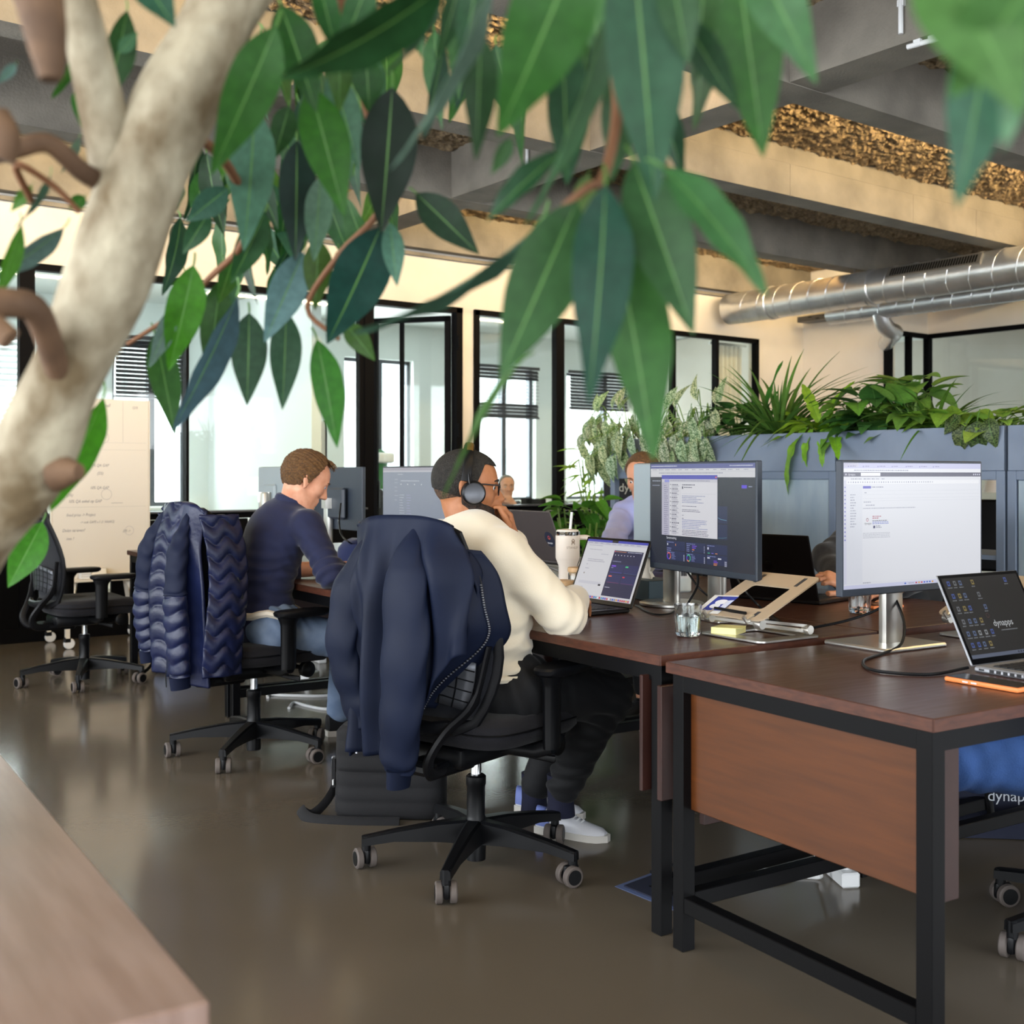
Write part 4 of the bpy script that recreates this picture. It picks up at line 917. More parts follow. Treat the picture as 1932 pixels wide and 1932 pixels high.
for s_, lb in (('R', 'nearer'), ('L', 'farther')):
    a = J['an'+s_].copy(); a.z = 0; shoe('shoe', 'dark shoe of the man in navy, %s foot' % lb, a + Vector((-.06, 0, 0)), a + Vector((.2, -.03, 0)), ('black_pants', 'black_pants', 'sole'), .28)

# ---------------------------------------------------------------- others around the row
J = dict(pelvis=D(1255, 1085, 6.1), neck=D(1214, 955, 6.0), shR=D(1176, 974, 6.05), elR=D(1156, 1024, 5.65), wrR=D(1152, 1046, 5.4), shL=D(1275, 972, 5.9), elL=D(1270, 1045, 5.6), wrL=D(1222, 1064, 5.35),
         hipR=D(1245, 1090, 6.1), hipL=D(1285, 1092, 6.0), knR=D(1205, 1120, 5.75), anR=D(1215, 1312, 5.8), knL=D(1250, 1125, 5.65), anL=D(1260, 1317, 5.7))
H3 = headframe(D(1213, 902, 5.95), 244, 24, 0, 1.0)
HR = frame(J['wrR'], D(1146, 1056, 5.25) - J['wrR'], (0, 0, 1)); HL = frame(J['wrL'], D(1200, 1066, 5.25) - J['wrL'], (0, 0, 1))
p3, inv = person('man in a lavender shirt half hidden by the dark monitor', J, H3, 'skin_light', 'lavender', 'black_pants', sl=(1.65, 1.7), hands=[(HR, 1, dict()), (HL, -1, dict())], vox=.006, grow=.014,
    folds=fold_fn([(J['elR'], (0, 0, 1), .05, .006, .12), (J['shR'], (1, 0, .5), .06, .005, .13), (J['elL'], (.4, 0, 1), .04, .006, .12)], .002))
hair_obj('hair', H3, 'hair_brown', p3, cut2, .012, it=1, h=.005); eyes(H3, p3, 'hair_black', 'skin_fair')
obj('wrist_watch', MB().tube([J['wrR'] + (J['elR']-J['wrR'])*.1 + Vector((math.cos(a)*.031, 0, math.sin(a)*.031)) for a in [2*PI*i/16 for i in range(16)]], .006, 6, closed=True), 'silver', p3); rehome(p3, inv)
for s_, lb in (('R', 'right'), ('L', 'left')):
    a = J['an'+s_].copy(); a.z = 0; shoe('shoe', 'dark %s shoe under the desk of the man in lavender' % lb, a + Vector((.05, .0, 0)), a + Vector((-.2, -.05, 0)), ('black_pants', 'black_pants', 'sole'), .28)
J = dict(pelvis=D(1690, 1110, 4.95), neck=D(1676, 992, 4.82), shR=D(1616, 1008, 4.9), elR=D(1562, 1055, 4.7), wrR=D(1603, 1106, 4.36), shL=D(1738, 1008, 4.72), elL=D(1745, 1080, 4.6), wrL=D(1690, 1110, 4.3),
         hipR=D(1660, 1120, 4.9), hipL=D(1725, 1122, 4.85), knR=D(1620, 1150, 4.55), anR=D(1630, 1418, 4.6), knL=D(1690, 1160, 4.45), anL=D(1690, 1430, 4.5))
H4 = headframe(D(1668, 945, 4.68), 250, 28, 0, 1.0)
HR = frame(J['wrR'], D(1558, 1088, 4.33) - J['wrR'], (-.3, -.5, 1)); HL = frame(J['wrL'], D(1650, 1120, 4.3) - J['wrL'], (0, 0, 1))
p4, inv = person('person in a dark grey knit typing behind the white monitor', J, H4, 'skin_light', 'knit_grey', 'black_pants', sl=(1.8, 1.8), hands=[(HR, 1, dict(curl=(32, 40, 20), thumb=35, sc=1.12)), (HL, -1, dict())], vox=.005, grow=.02, folds=fold_fn([(J['elR'], (1, 0, .7), .09, .005, .14)], .001))
hair_obj('hair', H4, 'hair_brown', p4, cut2, .012, it=1, h=.005); eyes(H4, p4, 'hair_black', 'skin_fair')
obj('ring', MB().tube([D(1563, 1088, 4.355) + Vector((.0, math.cos(a)*.0105, math.sin(a)*.0105)) for a in [2*PI*i/14 for i in range(14)]], .0016, 6, closed=True), 'silver', p4); rehome(p4, inv)
for s_, lb in (('R', 'right'), ('L', 'left')):
    a = J['an'+s_].copy(); a.z = 0; shoe('shoe', 'dark %s shoe under the desk of the person in grey knit' % lb, a + Vector((.05, .0, 0)), a + Vector((-.2, -.05, 0)), ('black_pants', 'black_pants', 'sole'), .28)
# seated figure at the near desk, only the folded leg in jeans is in view
P5 = DK(.76, -.06)
J = dict(pelvis=DK(.92, -.30, .62), neck=DK(.92, -.2, 1.08), shR=DK(1.11, -.2, 1.04), shL=DK(.74, -.24, 1.04), elR=DK(1.2, -.05, .80), wrR=DK(1.05, .1, .66), elL=DK(.82, -.1, .80), wrL=DK(.95, .06, .66),
         hipR=DK(1.0, -.22, .58), hipL=DK(.83, -.24, .58), knR=DK(1.15, .2, .58), anR=DK(1.15, .22, .12), knL=DK(.28, .205, .588), anL=DK(.78, .12, .46))
for k in ('elL', 'wrL', 'elR', 'wrR'): pass
H5 = headframe(DK(.92, -.14, 1.21), -6, 15)
p5, inv = person('person in dark blue jeans at the near desk, mostly outside the frame', J, H5, 'skin_light', 'knit_dark', 'jeans_blue', sl=(1.8, 1.8), vox=.006, hands=[(frame(J['wrR'], DK(1.0, .2) - DK(1.05, .1), (0, 0, 1)), 1, dict()), (frame(J['wrL'], DK(.98, .2) - DK(.95, .06), (0, 0, 1)), -1, dict())], grow=.016,
    pfolds=fold_fn([(J['knL'], (1, -.4, .3), .05, .004, .16), (J['knL'].lerp(J['hipL'], .4), (.6, .2, 1), .06, .004, .16)], .001), pr_=(.1, .076, .058))
hair_obj('hair', H5, 'hair_brown', p5, cut2, .012, it=1, h=.006); eyes(H5, p5, 'hair_black', 'skin_fair')
sm = [J['knL'] + Vector((-.0, -.0, 0))]
rehome(p5, inv)
hl = DK(1.15, .17); shoe('shoe', 'dark shoe on the floor under the near desk', (hl.x, hl.y, 0), DK(1.15, .45), ('black_pants', 'black_pants', 'sole'), .28)
# far man behind the glass
J = dict(pelvis=D(955, 1010, 12.1), neck=D(958, 955, 11.9), shR=D(930, 968, 12.0), elR=D(945, 1003, 11.6), wrR=D(955, 985, 11.5), shL=D(985, 965, 11.9), elL=D(998, 985, 11.6), wrL=D(968, 950, 11.6),
         hipR=D(940, 1013, 12.1), hipL=D(970, 1013, 12.0), knR=D(945, 1020, 11.6), anR=D(945, 1100, 11.6), knL=D(975, 1020, 11.6), anL=D(975, 1100, 11.6))
H6 = headframe(D(956, 920, 11.75), 205, 5)
p6, inv = person('grey haired man in a dark pullover sitting behind the glass', J, H6, 'skin_fair', 'knit_dark', 'black_pants', sl=(1.8, 1.7), vox=.009, hands=[(frame(J['wrL'], D(958, 938, 11.6) - J['wrL'], (0, -1, .3)), -1, dict(curl=(40, 40, 30))), (frame(J['wrR'], D(965, 985, 11.4) - J['wrR'], (0, 0, 1)), 1, dict())], grow=.014)
hair_obj('hair', H6, 'hair_grey', p6, cut2, .008, it=1, h=.007); eyes(H6, p6, 'hair_black', 'skin_fair'); rehome(p6, inv)

c5 = dup(chair3); c5.location = (D(1275, 1085, 6.2)[0], D(1275, 1085, 6.2)[1], 0); c5.rotation_euler.z = R(90-262); c5['label'] = 'office chair under the man in lavender'
c6 = dup(chair3); c6.location = (D(1700, 1110, 5.05)[0], D(1700, 1110, 5.05)[1], 0); c6.rotation_euler.z = R(90-262); c6['label'] = 'office chair under the person in dark grey knit'
# ---------------------------------------------------------------- monitors, laptops
def monitor(label, left, right, zb, zt, base, style='flat', back='monitor_dark', screen=None, basew=(.24, .2), zdesk=None, th=.022, pole='alu', round_base=False):
    "left/right: bottom corners as seen from the front"
    L = Vector(left); Rr = Vector(right); x = (Rr - L); x.z = 0; w = x.length; x.normalize(); M = Matrix(((x.x, 0, x.y, 0), (x.y, 0, -x.x, 0), (0, 1, 0, 0), (0, 0, 0, 1)))
    M.translation = Vector((L.x, L.y, zb)); h = zt - zb     # local: x right, y up, z towards the viewer
    t = thing('monitor', label, 'monitor', (base[0], base[1], zdesk)); inv = Matrix.Translation((-base[0], -base[1], -zdesk)); M = inv @ M
    bz = obj('bezel', MB().box((w/2, h/2, -th/2), (w, h, th), bev=.003, M=M), 'monitor_dark' if back == 'monitor_dark' else 'plastic_black', t)
    if back != 'monitor_dark': obj('back_shell', MB().box((w/2, h/2, -th - .008), (w - .004, h - .004, .018), bev=.006, M=M), back, t)
    obj('back_bulge', MB().box((w/2, h*.42, -th - .022), (w*.45, h*.5, .03), bev=.012, M=M), back, t)
    if screen:
        m_ = .007; bb = .02; sc = Screen(w - 2*m_, h - m_ - bb); screen(sc); sc.build('display', 'display', t, M @ Matrix.Translation((m_, bb, 0)))
    else: obj('display', MB().box((w/2, h/2 + .006, .0002), (w - .014, h - .03, .0004), M=M), 'screen_black', t)
    pc = M @ Vector((w/2, h*.42, -th - .035)); pz = -zdesk
    rot = math.atan2(x.y, x.x)
    Mp = Matrix.Translation((0, 0, 0)) @ Matrix.Rotation(rot, 4, 'Z')
    zc = pc.z
    obj('stand_pole', MB().box((0, 0, (zc + .03)/2), (.075, .032, zc + .03), bev=.012, M=Mp, seg=2), pole, t)
    obj('stand_mount', MB().bar(Vector((0, 0, zc)), pc, .08, .06), pole, t)
    if round_base: obj('stand_base', MB().lathe([(.11, 0), (.115, .003), (.115, .01), (.108, .013)], 40, Mp), pole, t)
    else: obj('stand_base', MB().box((0, .02, .006), (basew[0], basew[1], .012), bev=.004, M=Mp), 'alu', t); 
    return t
def scr_mail(s):
    s.rect(0, 0, 1, 1, 'e3e5ee', 0); s.rect(0, .955, 1, 1, 'c8c9ec', 1); s.rect(0, .925, 1, .955, 'eceef6', 1)
    for i in range(7): s.rect(.03 + i*.1, .966, .035 + i*.1, .976, '6a63b8', 2); s.lines(.042+i*.1, .977, .09+i*.1, 1, .01, .008, '9a98c4', 3)
    s.rect(.0, .965, .1, 1, 'f3f3fb', 1); s.lines(.07, .945, .45, 1, .02, .009, '9fa2b8', 2, jit=0)
    s.rect(0, .89, 1, .925, '26224f', 2); s.rect(.115, .895, .25, .921, 'f4f4fa', 3)
    s.text(.03, .9, .0085, 'dynapps', 'e8e8f4', 4)
    for u in (.012, .94, .955, .97, .985): s.rect(u, .901, u+.007, .914, 'd8d8ee', 4)
    for i, u in enumerate((.05, .075, .1, .135, .16, .19, .22, .26)): s.lines(u, .876, u+.02, 1, .01, .008, '8b8fa6', 2, jit=0)
    s.rect(.015, .83, .985, .862, 'f2f3f8', 1)
    for i in range(38): s.rect(.03+i*.016, .84, .036+i*.016, .851, random.choice(['a0a4b8', 'b8bccb', '7a7fa0']), 2)
    s.rect(0, .04, .02, .86, 'd6d8ea', 1); s.rect(.02, .04, .125, .83, 'dfe2ec', 1)
    for i in range(14): s.rect(.006, .80-i*.032, .013, .811-i*.032, '5a58c0', 2)
    for i in range(13): s.lines(.045, .75-i*.021, .085, 1, .01, .008, '9a9db0', 2, jit=.5)
    s.rect(.127, .05, .995, .825, 'e6e8f0', 1); s.rect(.13, .795, .185, .815, '3f3bc0', 2); s.lines(.19, .81, .27, 1, .01, .008, '8a8ea4', 2, jit=0)
    for v in (.775, .745, .715, .695): s.rect(.13, v, .985, v+.0015, 'c9ccd8', 2)
    s.lines(.14, .765, .16, 1, .01, .007, '9a9db0', 2); s.lines(.135, .69, .19, 1, .01, .007, '9a9db0', 2); s.lines(.15, .665, .23, 1, .01, .008, '9a9db0', 2); s.lines(.13, .64, .5, 1, .01, .007, 'a6a9ba', 2, jit=0)
    s.ring(.16, .545, .014, .009, ['7b1f3a', 'c04a6a']); s.text(.14, .508, .0085, 'dynapps', '3a3648', 3)
    s.lines(.195, .575, .26, 2, .014, .008, 'b0506a', 2); s.lines(.195, .54, .30, 1, .014, .007, '6a6e84', 2, jit=.1); s.lines(.195, .528, .31, 2, .012, .007, '7a86d0', 2, jit=.1)
    s.rect(.2, .475, .214, .497, '2a2a66', 3); s.lines(.22, .497, .26, 2, .012, .006, '6a6e84', 2); s.lines(.13, .44, .32, 4, .012, .005, 'b3b6c4', 2, jit=.05)
    s.rect(0, 0, 1, .03, 'cfd2ee', 2)
    for i in range(8): s.rect(.42+i*.02 + (.06 if i else 0), .009, .432+i*.02 + (.06 if i else 0), .021, random.choice(['3b4fd0', 'e0a030', '2a60c8', 'c03050', '5a3aa8']), 3)
    s.lines(.13, .046, .2, 1, .01, .007, '9a9db0', 2); s.lines(.45, .019, .49, 1, .01, .007, '9a9db0', 4)
def scr_dash(s, top=.9):
    s.rect(0, 0, 1, 1, '141c30', 0); s.rect(0, .955, 1, 1, '5a5f9c', 1); s.rect(.0, .87, 1, .955, 'd9d9de', 1); s.rect(0, .925, 1, .928, 'c0c0cc', 2)
    s.lines(.01, .983, .28, 1, .01, .008, 'd8dbef', 2, jit=0); s.lines(.78, .983, .98, 1, .01, .008, 'd8dbef', 2, jit=0)
    for i in range(14): s.lines(.02+i*.068, .946, .07+i*.068, 1, .01, .007, '9a9cae', 2)
    s.lines(.09, .915, .72, 1, .01, .008, '8b8ea2', 2, jit=0)
    s.lines(.02, .835, .11, 1, .01, .008, 'b6bcd2', 2, jit=0); s.lines(.02, .79, .1, 1, .01, .007, '9aa2bf', 2, jit=0); s.rect(.885, .77, .93, .8, '5b3fe0', 2); s.lines(.945, .79, .985, 1, .01, .008, '9aa2bf', 2)
    # mail window
    s.rect(.12, .29, .67, .875, 'cfcdd8', 4); s.rect(.12, .85, .67, .89, '4a4db8', 5); s.rect(.15, .82, .2, .845, '8f93e0', 5); s.lines(.21, .838, .6, 1, .01, .008, '8f90a4', 5, jit=0); s.rect(.65, .862, .665, .878, 'd06070', 6)
    s.rect(.12, .29, .2, .82, 'bcbacd', 5); s.rect(.2, .29, .315, .82, 'dcdbe2', 5); s.rect(.317, .29, .669, .82, 'e0dfe6', 5)
    s.lines(.145, .79, .19, 24, .021, .009, '8a88a2', 6)
    for i in range(12): s.lines(.225, .8-i*.042, .3, 1, .01, .01, '5c5c72', 6); s.lines(.225, .785-i*.042, .3, 2, .012, .006, '9c9cae', 6); s.rect(.208, .792-i*.042, .214, .802-i*.042, '3a3a55', 6)
    s.lines(.33, .8, .5, 1, .01, .01, '5c5c72', 6); s.rect(.33, .755, .342, .78, '4a4a60', 6); s.lines(.35, .775, .46, 1, .01, .009, '5c5c72', 6); s.rect(.33, .708, .655, .7095, 'b4b4c2', 6)
    s.lines(.33, .69, .56, 5, .016, .007, '8a93b8', 6); s.lines(.33, .59, .5, 1, .02, .007, '7c7c90', 6); s.lines(.33, .555, .53, 2, .016, .007, '7c7c90', 6); s.lines(.33, .5, .36, 2, .03, .007, '7c7c90', 6)
    s.lines(.33, .455, .6, 6, .016, .007, '8a93c0', 6); s.lines(.33, .355, .6, 4, .015, .007, '7c7c90', 6, jit=.2)
    # dashboard
    s.rect(.675, .44, .76, .6, '1c2750', 2); s.rect(.675, .29, .76, .43, '1c2750', 2); s.poly([(.675, .49), (.7, .475), (.755, .468), (.755, .471), (.7, .479), (.675, .494)], '6aa8c8', 4); s.poly([(.675, .3), (.72, .302), (.755, .31), (.755, .313), (.72, .305), (.675, .303)], '4a8898', 4)
    s.text(.17, .255, .011, 'Samenvatting', 'e6e9f4', 4)
    for i in range(3):
        for j in range(2): s.rect(.17+i*.2, .045+j*.1 + .0, .36+i*.2, .137+j*.1 - (0 if j == 0 else .0), '1a2552', 2)
    for u in (.175, .375, .575): s.lines(u, .225, u+.09, 1, .01, .007, '7a86c0', 4, jit=.3); s.lines(u, .125, u+.09, 1, .01, .007, '7a86c0', 4, jit=.3)
    s.rect(.178, .19, .186, .21, 'e6e9f4', 4); s.rect(.262, .19, .268, .21, 'f09a5a', 4); s.lines(.175, .165, .24, 2, .02, .008, '8a94c8', 4)
    for i, (ww, c) in enumerate(((.045, '7a4ae0'), (.035, '7a4ae0'), (.022, 'f0905a'), (.01, '8a94c8'))): s.rect(.43, .2-i*.018, .43+ww, .208-i*.018, c, 4); s.lines(.377, .208-i*.018, .41, 1, .01, .007, '8a94c8', 4); s.rect(.545, .2-i*.018, .55, .208-i*.018, 'd0d4ea', 4)
    s.rect(.577, .185, .59, .207, 'd0d4ea', 4); 
    for i, c in enumerate(('40c090', '7a6ae0', 'f0905a')): s.rect(.58+i*.035, .148, .6+i*.035, .155, c, 4)
    s.ring(.195, .085, .036, .025, ['e04a5a', 'f0705a', '7a4ae0', '5a3ae0', 'f0905a']); s.ring(.395, .083, .036, .025, ['40c090', '40c090', '5a3ae0', 'f0905a', '40c090'])
    for u in (.225, .425): s.lines(u, .11, u+.04, 5, .012, .006, '7a86c0', 4)
    for u in (.345, .545): 
        for i in range(5): s.rect(u, .1-i*.013, u+.008, .107-i*.013, 'd0d4ea', 4)
    s.rect(.577, .1, .6, .112, 'e6e9f4', 4); s.rect(.675, .1, .705, .112, 'e6e9f4', 4)
    for i, (ww, c) in enumerate(((.03, '7a4ae0'), (.04, '7a4ae0'), (.035, 'f0905a'), (.03, 'f0905a'))): s.rect(.635, .08-i*.013, .635+ww, .086-i*.013, c, 4); s.rect(.735, .08-i*.013, .755, .086-i*.013, 'd0d4ea', 4)
def scr_grey(s):
    s.rect(0, 0, 1, 1, '8d95a6', 0); s.rect(0, .955, 1, 1, 'a8a6b2', 1); s.rect(0, .93, 1, .955, 'bcbcc6', 1); s.lines(.25, .9, .35, 1, .01, .008, 'c3c8d4', 2)
    for v in (.82, .77, .7, .64, .57, .5): s.lines(.2, v, .26, 1, .01, .008, 'b2b8c6', 2)
    s.lines(.3, .8, .6, 1, .01, .009, 'ccd1dc', 2, jit=0)
    for i in range(4): s.rect(.3+i*.11, .735, .312+i*.11, .75, 'd8dce4', 2)
    for i in range(9): s.lines(.28, .58-i*.04, .36, 1, .01, .008, 'c0c6d2', 2); s.lines(.4, .58-i*.04, .48, 1, .01, .008, 'a8a6d0', 2)
# 27-inch pair in front of the man with headphones and on the near desk
zb, zt = .882, 1.243
monitor('dark dashboard monitor with a mail window, facing the man with headphones', BN(.617, .785), BN(.535, .20), zb, zt, BN(.66, .50), zdesk=T2, screen=scr_dash)
ml = D(1588, 1128, 3.02); mr = D(1853, 1103, 3.335)
monitor('white mail screen monitor on the near desk', ml, mr, .879, 1.239, DK(.70, .69), zdesk=T1, screen=scr_mail, basew=(.25, .22))
obj_ = bpy.data.objects
monitor('monitor seen from its grey back beside the lavender shirt', BN(.86, .62), BN(.90, 1.17), .885, 1.245, BN(.80, .88), zdesk=T2, back='monitor_grey', round_base=True)
# far desk screens
a, b = D(722, 900, 6.25), D(842, 900, 5.65); monitor('faded grey dashboard monitor left of the headphones', a, b, .88, 1.245, BN(1.0, 2.98), zdesk=T2, screen=scr_grey)
a, b = D(690, 900, 6.45), D(600, 900, 6.95); monitor('monitor seen from its dark back in front of the navy man', a, b, .885, 1.245, BN(.86, 3.95), zdesk=T2)
a, b = D(548, 900, 6.95), D(498, 900, 7.3); monitor('monitor seen from its pale back behind the navy man', a, b, .93, 1.25, BN(.66, 4.45), zdesk=T2, back='monitor_grey')

def laptop(label, hl, hr, ang, dep=.235, lid=.235, deck='laptop_dark', cover='laptop_dark', z=None, screen=None, keys=True, lift=None, deco=None, flip=1, name='laptop'):
    "hl/hr: hinge ends, left and right as the user sees it"
    L = Vector(hl); Rr = Vector(hr); L.z = Rr.z = 0; x = Rr - L; w = x.length; x.normalize(); back = Vector((-x.y, x.x, 0))   # away from the user
    t = thing(name, label, 'laptop', (L.x, L.y, z), math.atan2(x.y, x.x))   # local x right, y away from the user
    b = obj('base', MB().box((w/2, -dep/2, .008), (w, dep, .014), bev=.004), deck, t)
    if keys:
        kb = obj('keyboard_well', MB().box((w/2, -dep*.36, .0153), (w*.82, dep*.44, .001)), 'key', b)
        for r_ in range(5):
            n = 13
            for c in range(n): obj('key', MB().box((w*.1 + w*.8*(c+.5)/n, -dep*.175 - r_*dep*.088, .0165), (w*.8/n - .004, dep*.07, .0016)), 'key', kb, sharp=None)
        obj('touchpad', MB().box((w/2, -dep*.78, .0152), (w*.34, dep*.32, .0006)), 'grey_metal' if deck != 'laptop_dark' else 'key', b)
    a = R(ang); M = Matrix.Translation((0, .002, .015)) @ Matrix.Rotation(R(180) - a, 4, 'X') @ Matrix.Rotation(R(0), 4, 'X')
    # lid local: x right, y up along the lid, z towards the user
    up = Vector((0, -math.cos(a), math.sin(a))); nz = Vector((1, 0, 0)).cross(up)
    M = Matrix(((1, 0, 0, 0), (0, up.y, nz.y, 0), (0, up.z, nz.z, 0), (0, 0, 0, 1))); M.translation = Vector((0, .003, .014))
    obj('lid', MB().box((w/2, lid/2, -.004), (w, lid, .007), bev=.003, M=M), cover, t)
    if screen:
        obj('screen_border', MB().box((w/2, lid/2, .0), (w - .004, lid - .004, .0012), M=M), 'screen_black', t)
        sc = Screen(w - .02, lid - .026); screen(sc); sc.build('display', 'display', t, M @ Matrix.Translation((.01, .016, .0006)))
    if deco: deco(t, M, w, lid)
    return t
def scr_lap1(s):
    s.rect(0, 0, 1, 1, 'dcdce2', 0); s.rect(0, .96, 1, 1, '4448b8', 1); s.rect(.42, .965, .52, 1, '15151c', 2); s.rect(0, .915, 1, .96, 'c9c9d6', 1)
    for i in range(9): s.lines(.03+i*.1, .945, .1+i*.1, 1, .01, .01, '9696ac', 2)
    s.lines(.05, .9, .3, 1, .01, .008, '9a9aac', 2); s.lines(.08, .83, .3, 1, .01, .008, '9a9aac', 2); s.lines(.3, .76, .42, 1, .01, .008, 'a8a8b8', 2, jit=0)
    s.lines(.1, .66, .42, 2, .03, .009, '8e8ea2', 2, jit=.2); s.lines(.1, .57, .14, 1, .02, .008, '8e8ea2', 2); s.lines(.1, .5, .2, 1, .02, .01, 'a8a8b8', 2); s.rect(.1, .4, .112, .425, '6a5a3a', 3)
    s.rect(.06, .235, .44, .285, 'cfcfda', 2); s.rect(.4, .22, .44, .25, '2c2c38', 3); s.lines(.06, .18, .16, 1, .01, .008, '9a9aac', 2)
    s.rect(.5, .07, .97, .84, '161b4a', 2); s.rect(.51, .81, .522, .83, 'd84a7a', 4); s.lines(.53, .825, .7, 1, .01, .01, 'd08a6a', 4, jit=0); s.lines(.72, .825, .95, 1, .01, .01, 'd0d4ee', 4, jit=0)
    for i in range(7): s.rect(.53+i*.05, .755, .542+i*.05, .768, 'd8dcf0', 4)
    s.lines(.52, .66, .66, 1, .01, .009, 'a8b0dc', 4, jit=0)
    for i in range(2):
        for j in range(2): s.rect(.52+i*.225, .29+j*.17, .735+i*.225, .44+j*.17, '1d2560', 3)
    s.rect(.53, .565, .6, .59, '7a4ae0', 5); s.rect(.755, .565, .8, .59, '40c080', 5); s.rect(.53, .395, .58, .415, 'f0705a', 5); s.rect(.755, .395, .79, .415, 'e03a4a', 5)
    s.rect(.53, .47, .72, .474, '5a5ae0', 5); s.rect(.755, .47, .95, .473, '3a6a90', 5); s.rect(.53, .3, .72, .304, 'a03a5a', 5); s.rect(.755, .3, .95, .303, '8a3a6a', 5); s.lines(.53, .55, .58, 1, .01, .008, 'a8b0dc', 5); s.lines(.52, .22, .64, 1, .01, .01, 'd0d4ee', 4)
    s.rect(.15, .0, .98, .05, 'c3c0cf', 3)
    for i in range(26): s.rect(.17+i*.031, .01, .193+i*.031, .04, random.choice(['3a6ad0', '40a860', 'd04a5a', 'e0a040', '6a4ac0', 'e8e8f0', '8a8a9a', '40a8c8']), 4)
laptop('open dark laptop with split white and navy screen in front of the man with headphones', BN(.523, 1.135), BN(.523, .775), 112, dep=.245, lid=.245, z=T2, screen=scr_lap1)
def apple(t, M, w, h):
    o = MB(); o.sphere((w/2, h*.52, -.0076), (.017, .019, .0006), 18, 8, M=M); o.sphere((w/2 + .003, h*.52 + .026, -.0076), (.0035, .008, .0005), 10, 6, M=M); obj('lid_emblem', o, 'screen_black', t)
laptop('black laptop lid with a dark fruit emblem beside the grey sleeve', BN(1.235, .575), BN(1.155, .93), 108, dep=.25, lid=.252, z=T2, deco=apple)
def stick(t, M, w, h):
    b = obj('sticker', MB().lathe([(.036, -.0082), (.036, -.0074)], 28, M @ Matrix.Translation((w*.18, h*.45, 0))), 'bag_navy', t)
    M2 = M @ Matrix.Translation((w*.18, h*.45, -.0084)) @ Matrix.Rotation(PI, 4, 'Y')
    s = Screen(.07, .07); s.ring(0, .12, .13, .08, ['c0455a', 'd8604a']); s.text(-.36, -.3, .0125, 'dynapps', 'e8e8ee'); s.build('sticker_print', 'printed', b, M2)
a, b = D(1072, 1100, 5.0), D(985, 1100, 5.33)
t = laptop('brown-grey laptop lid with a round sticker behind the cream mug', a, b, 112, lid=.24, deck='laptop_grey', cover='laptop_grey', z=T2 + .075, deco=stick, keys=False)
# the riser below it
t2 = thing('laptop_riser', 'slim aluminium riser under the brown-grey laptop', 'laptop stand', (t.location.x, t.location.y, T2), t.rotation_euler.z)
obj('riser_plate', MB().box((.17, -.12, .068), (.3, .26, .006), bev=.002), 'alu', t2)
for xx in (.05, .29): obj('riser_leg', MB().bar((xx, -.02, .066), (xx, -.2, .004), .03, .006), 'alu', t2)
obj('riser_foot', MB().box((.17, -.18, .003), (.28, .06, .006)), 'alu', t2)
def odoo(t, M, w, h):
    b = obj('sticker', MB().lathe([(.034, -.0082), (.034, -.0074)], 26, M @ Matrix.Translation((w*.9, h*.75, 0))), 'bag_navy', t)
    s = Screen(.07, .07); s.text(-.4, -.08, .022, 'odoo', 'd8d8de'); s.build('sticker_print', 'printed', b, M @ Matrix.Translation((w*.9, h*.75, -.0084)) @ Matrix.Rotation(PI, 4, 'Y'))
a, b = D(772, 1040, 5.95), D(700, 1040, 6.2); laptop('grey laptop lid with a dark round sticker beside the dark monitor', a, b, 110, lid=.22, deck='laptop_grey', cover='laptop_grey', z=T2, deco=odoo, keys=False)
a, b = D(1024, 985, 11.35), D(985, 985, 11.5)
# near laptop with the dark desktop
def scr_near(s):
    s.rect(0, 0, 1, 1, '17171a', 0); s.rect(0, 0, 1, .045, '5a6276', 1)
    s.text(.43, .36, .024, 'dynapps', 'c4c8cc'); s.lines(.5, .31, .72, 1, .01, .012, '7d8288', 3, jit=0); s.ring(.4, .5, .03, .024, ['4a3030', '5a3a34'])
    rows = [(.9, [.05, .13, .2, .36, .8]), (.74, [.05, .13, .2, .38]), (.58, [.05, .13, .2, .4]), (.42, [.05, .13, .2, .28]), (.27, [.05, .13, .2, .28, .36]), (.13, [.05, .13, .2, .28])]
    for v, us in rows:
        for u in us:
            c = random.choice(['56688c', '8c7c46', '8c9094', '41589c', '6c7076']); s.rect(u, v, u+.035, v+.06, c, 2); s.rect(u+.008, v+.018, u+.027, v+.045, '24242a', 3); s.lines(u-.012, v-.018, u+.05, 1, .01, .012, '7d8288', 3)
    for i in range(7): s.rect(.6+i*.035, .012, .62+i*.035, .035, '2a3048', 3)
lt = laptop('open silver laptop with a dark icon desktop at the right edge', DK(.53, .30), DK(.85, .30), 116, dep=.225, lid=.235, deck='laptop_silver', cover='laptop_silver', z=T1, screen=scr_near)
for i in range(9): obj('vent_slot', MB().box((-.0005, -.05 - i*.018, .0085), (.002, .011, .007)), 'key', lt, sharp=None)
obj('side_port', MB().box((-.0005, -.022, .0085), (.002, .013, .004)), 'key', lt, sharp=None)

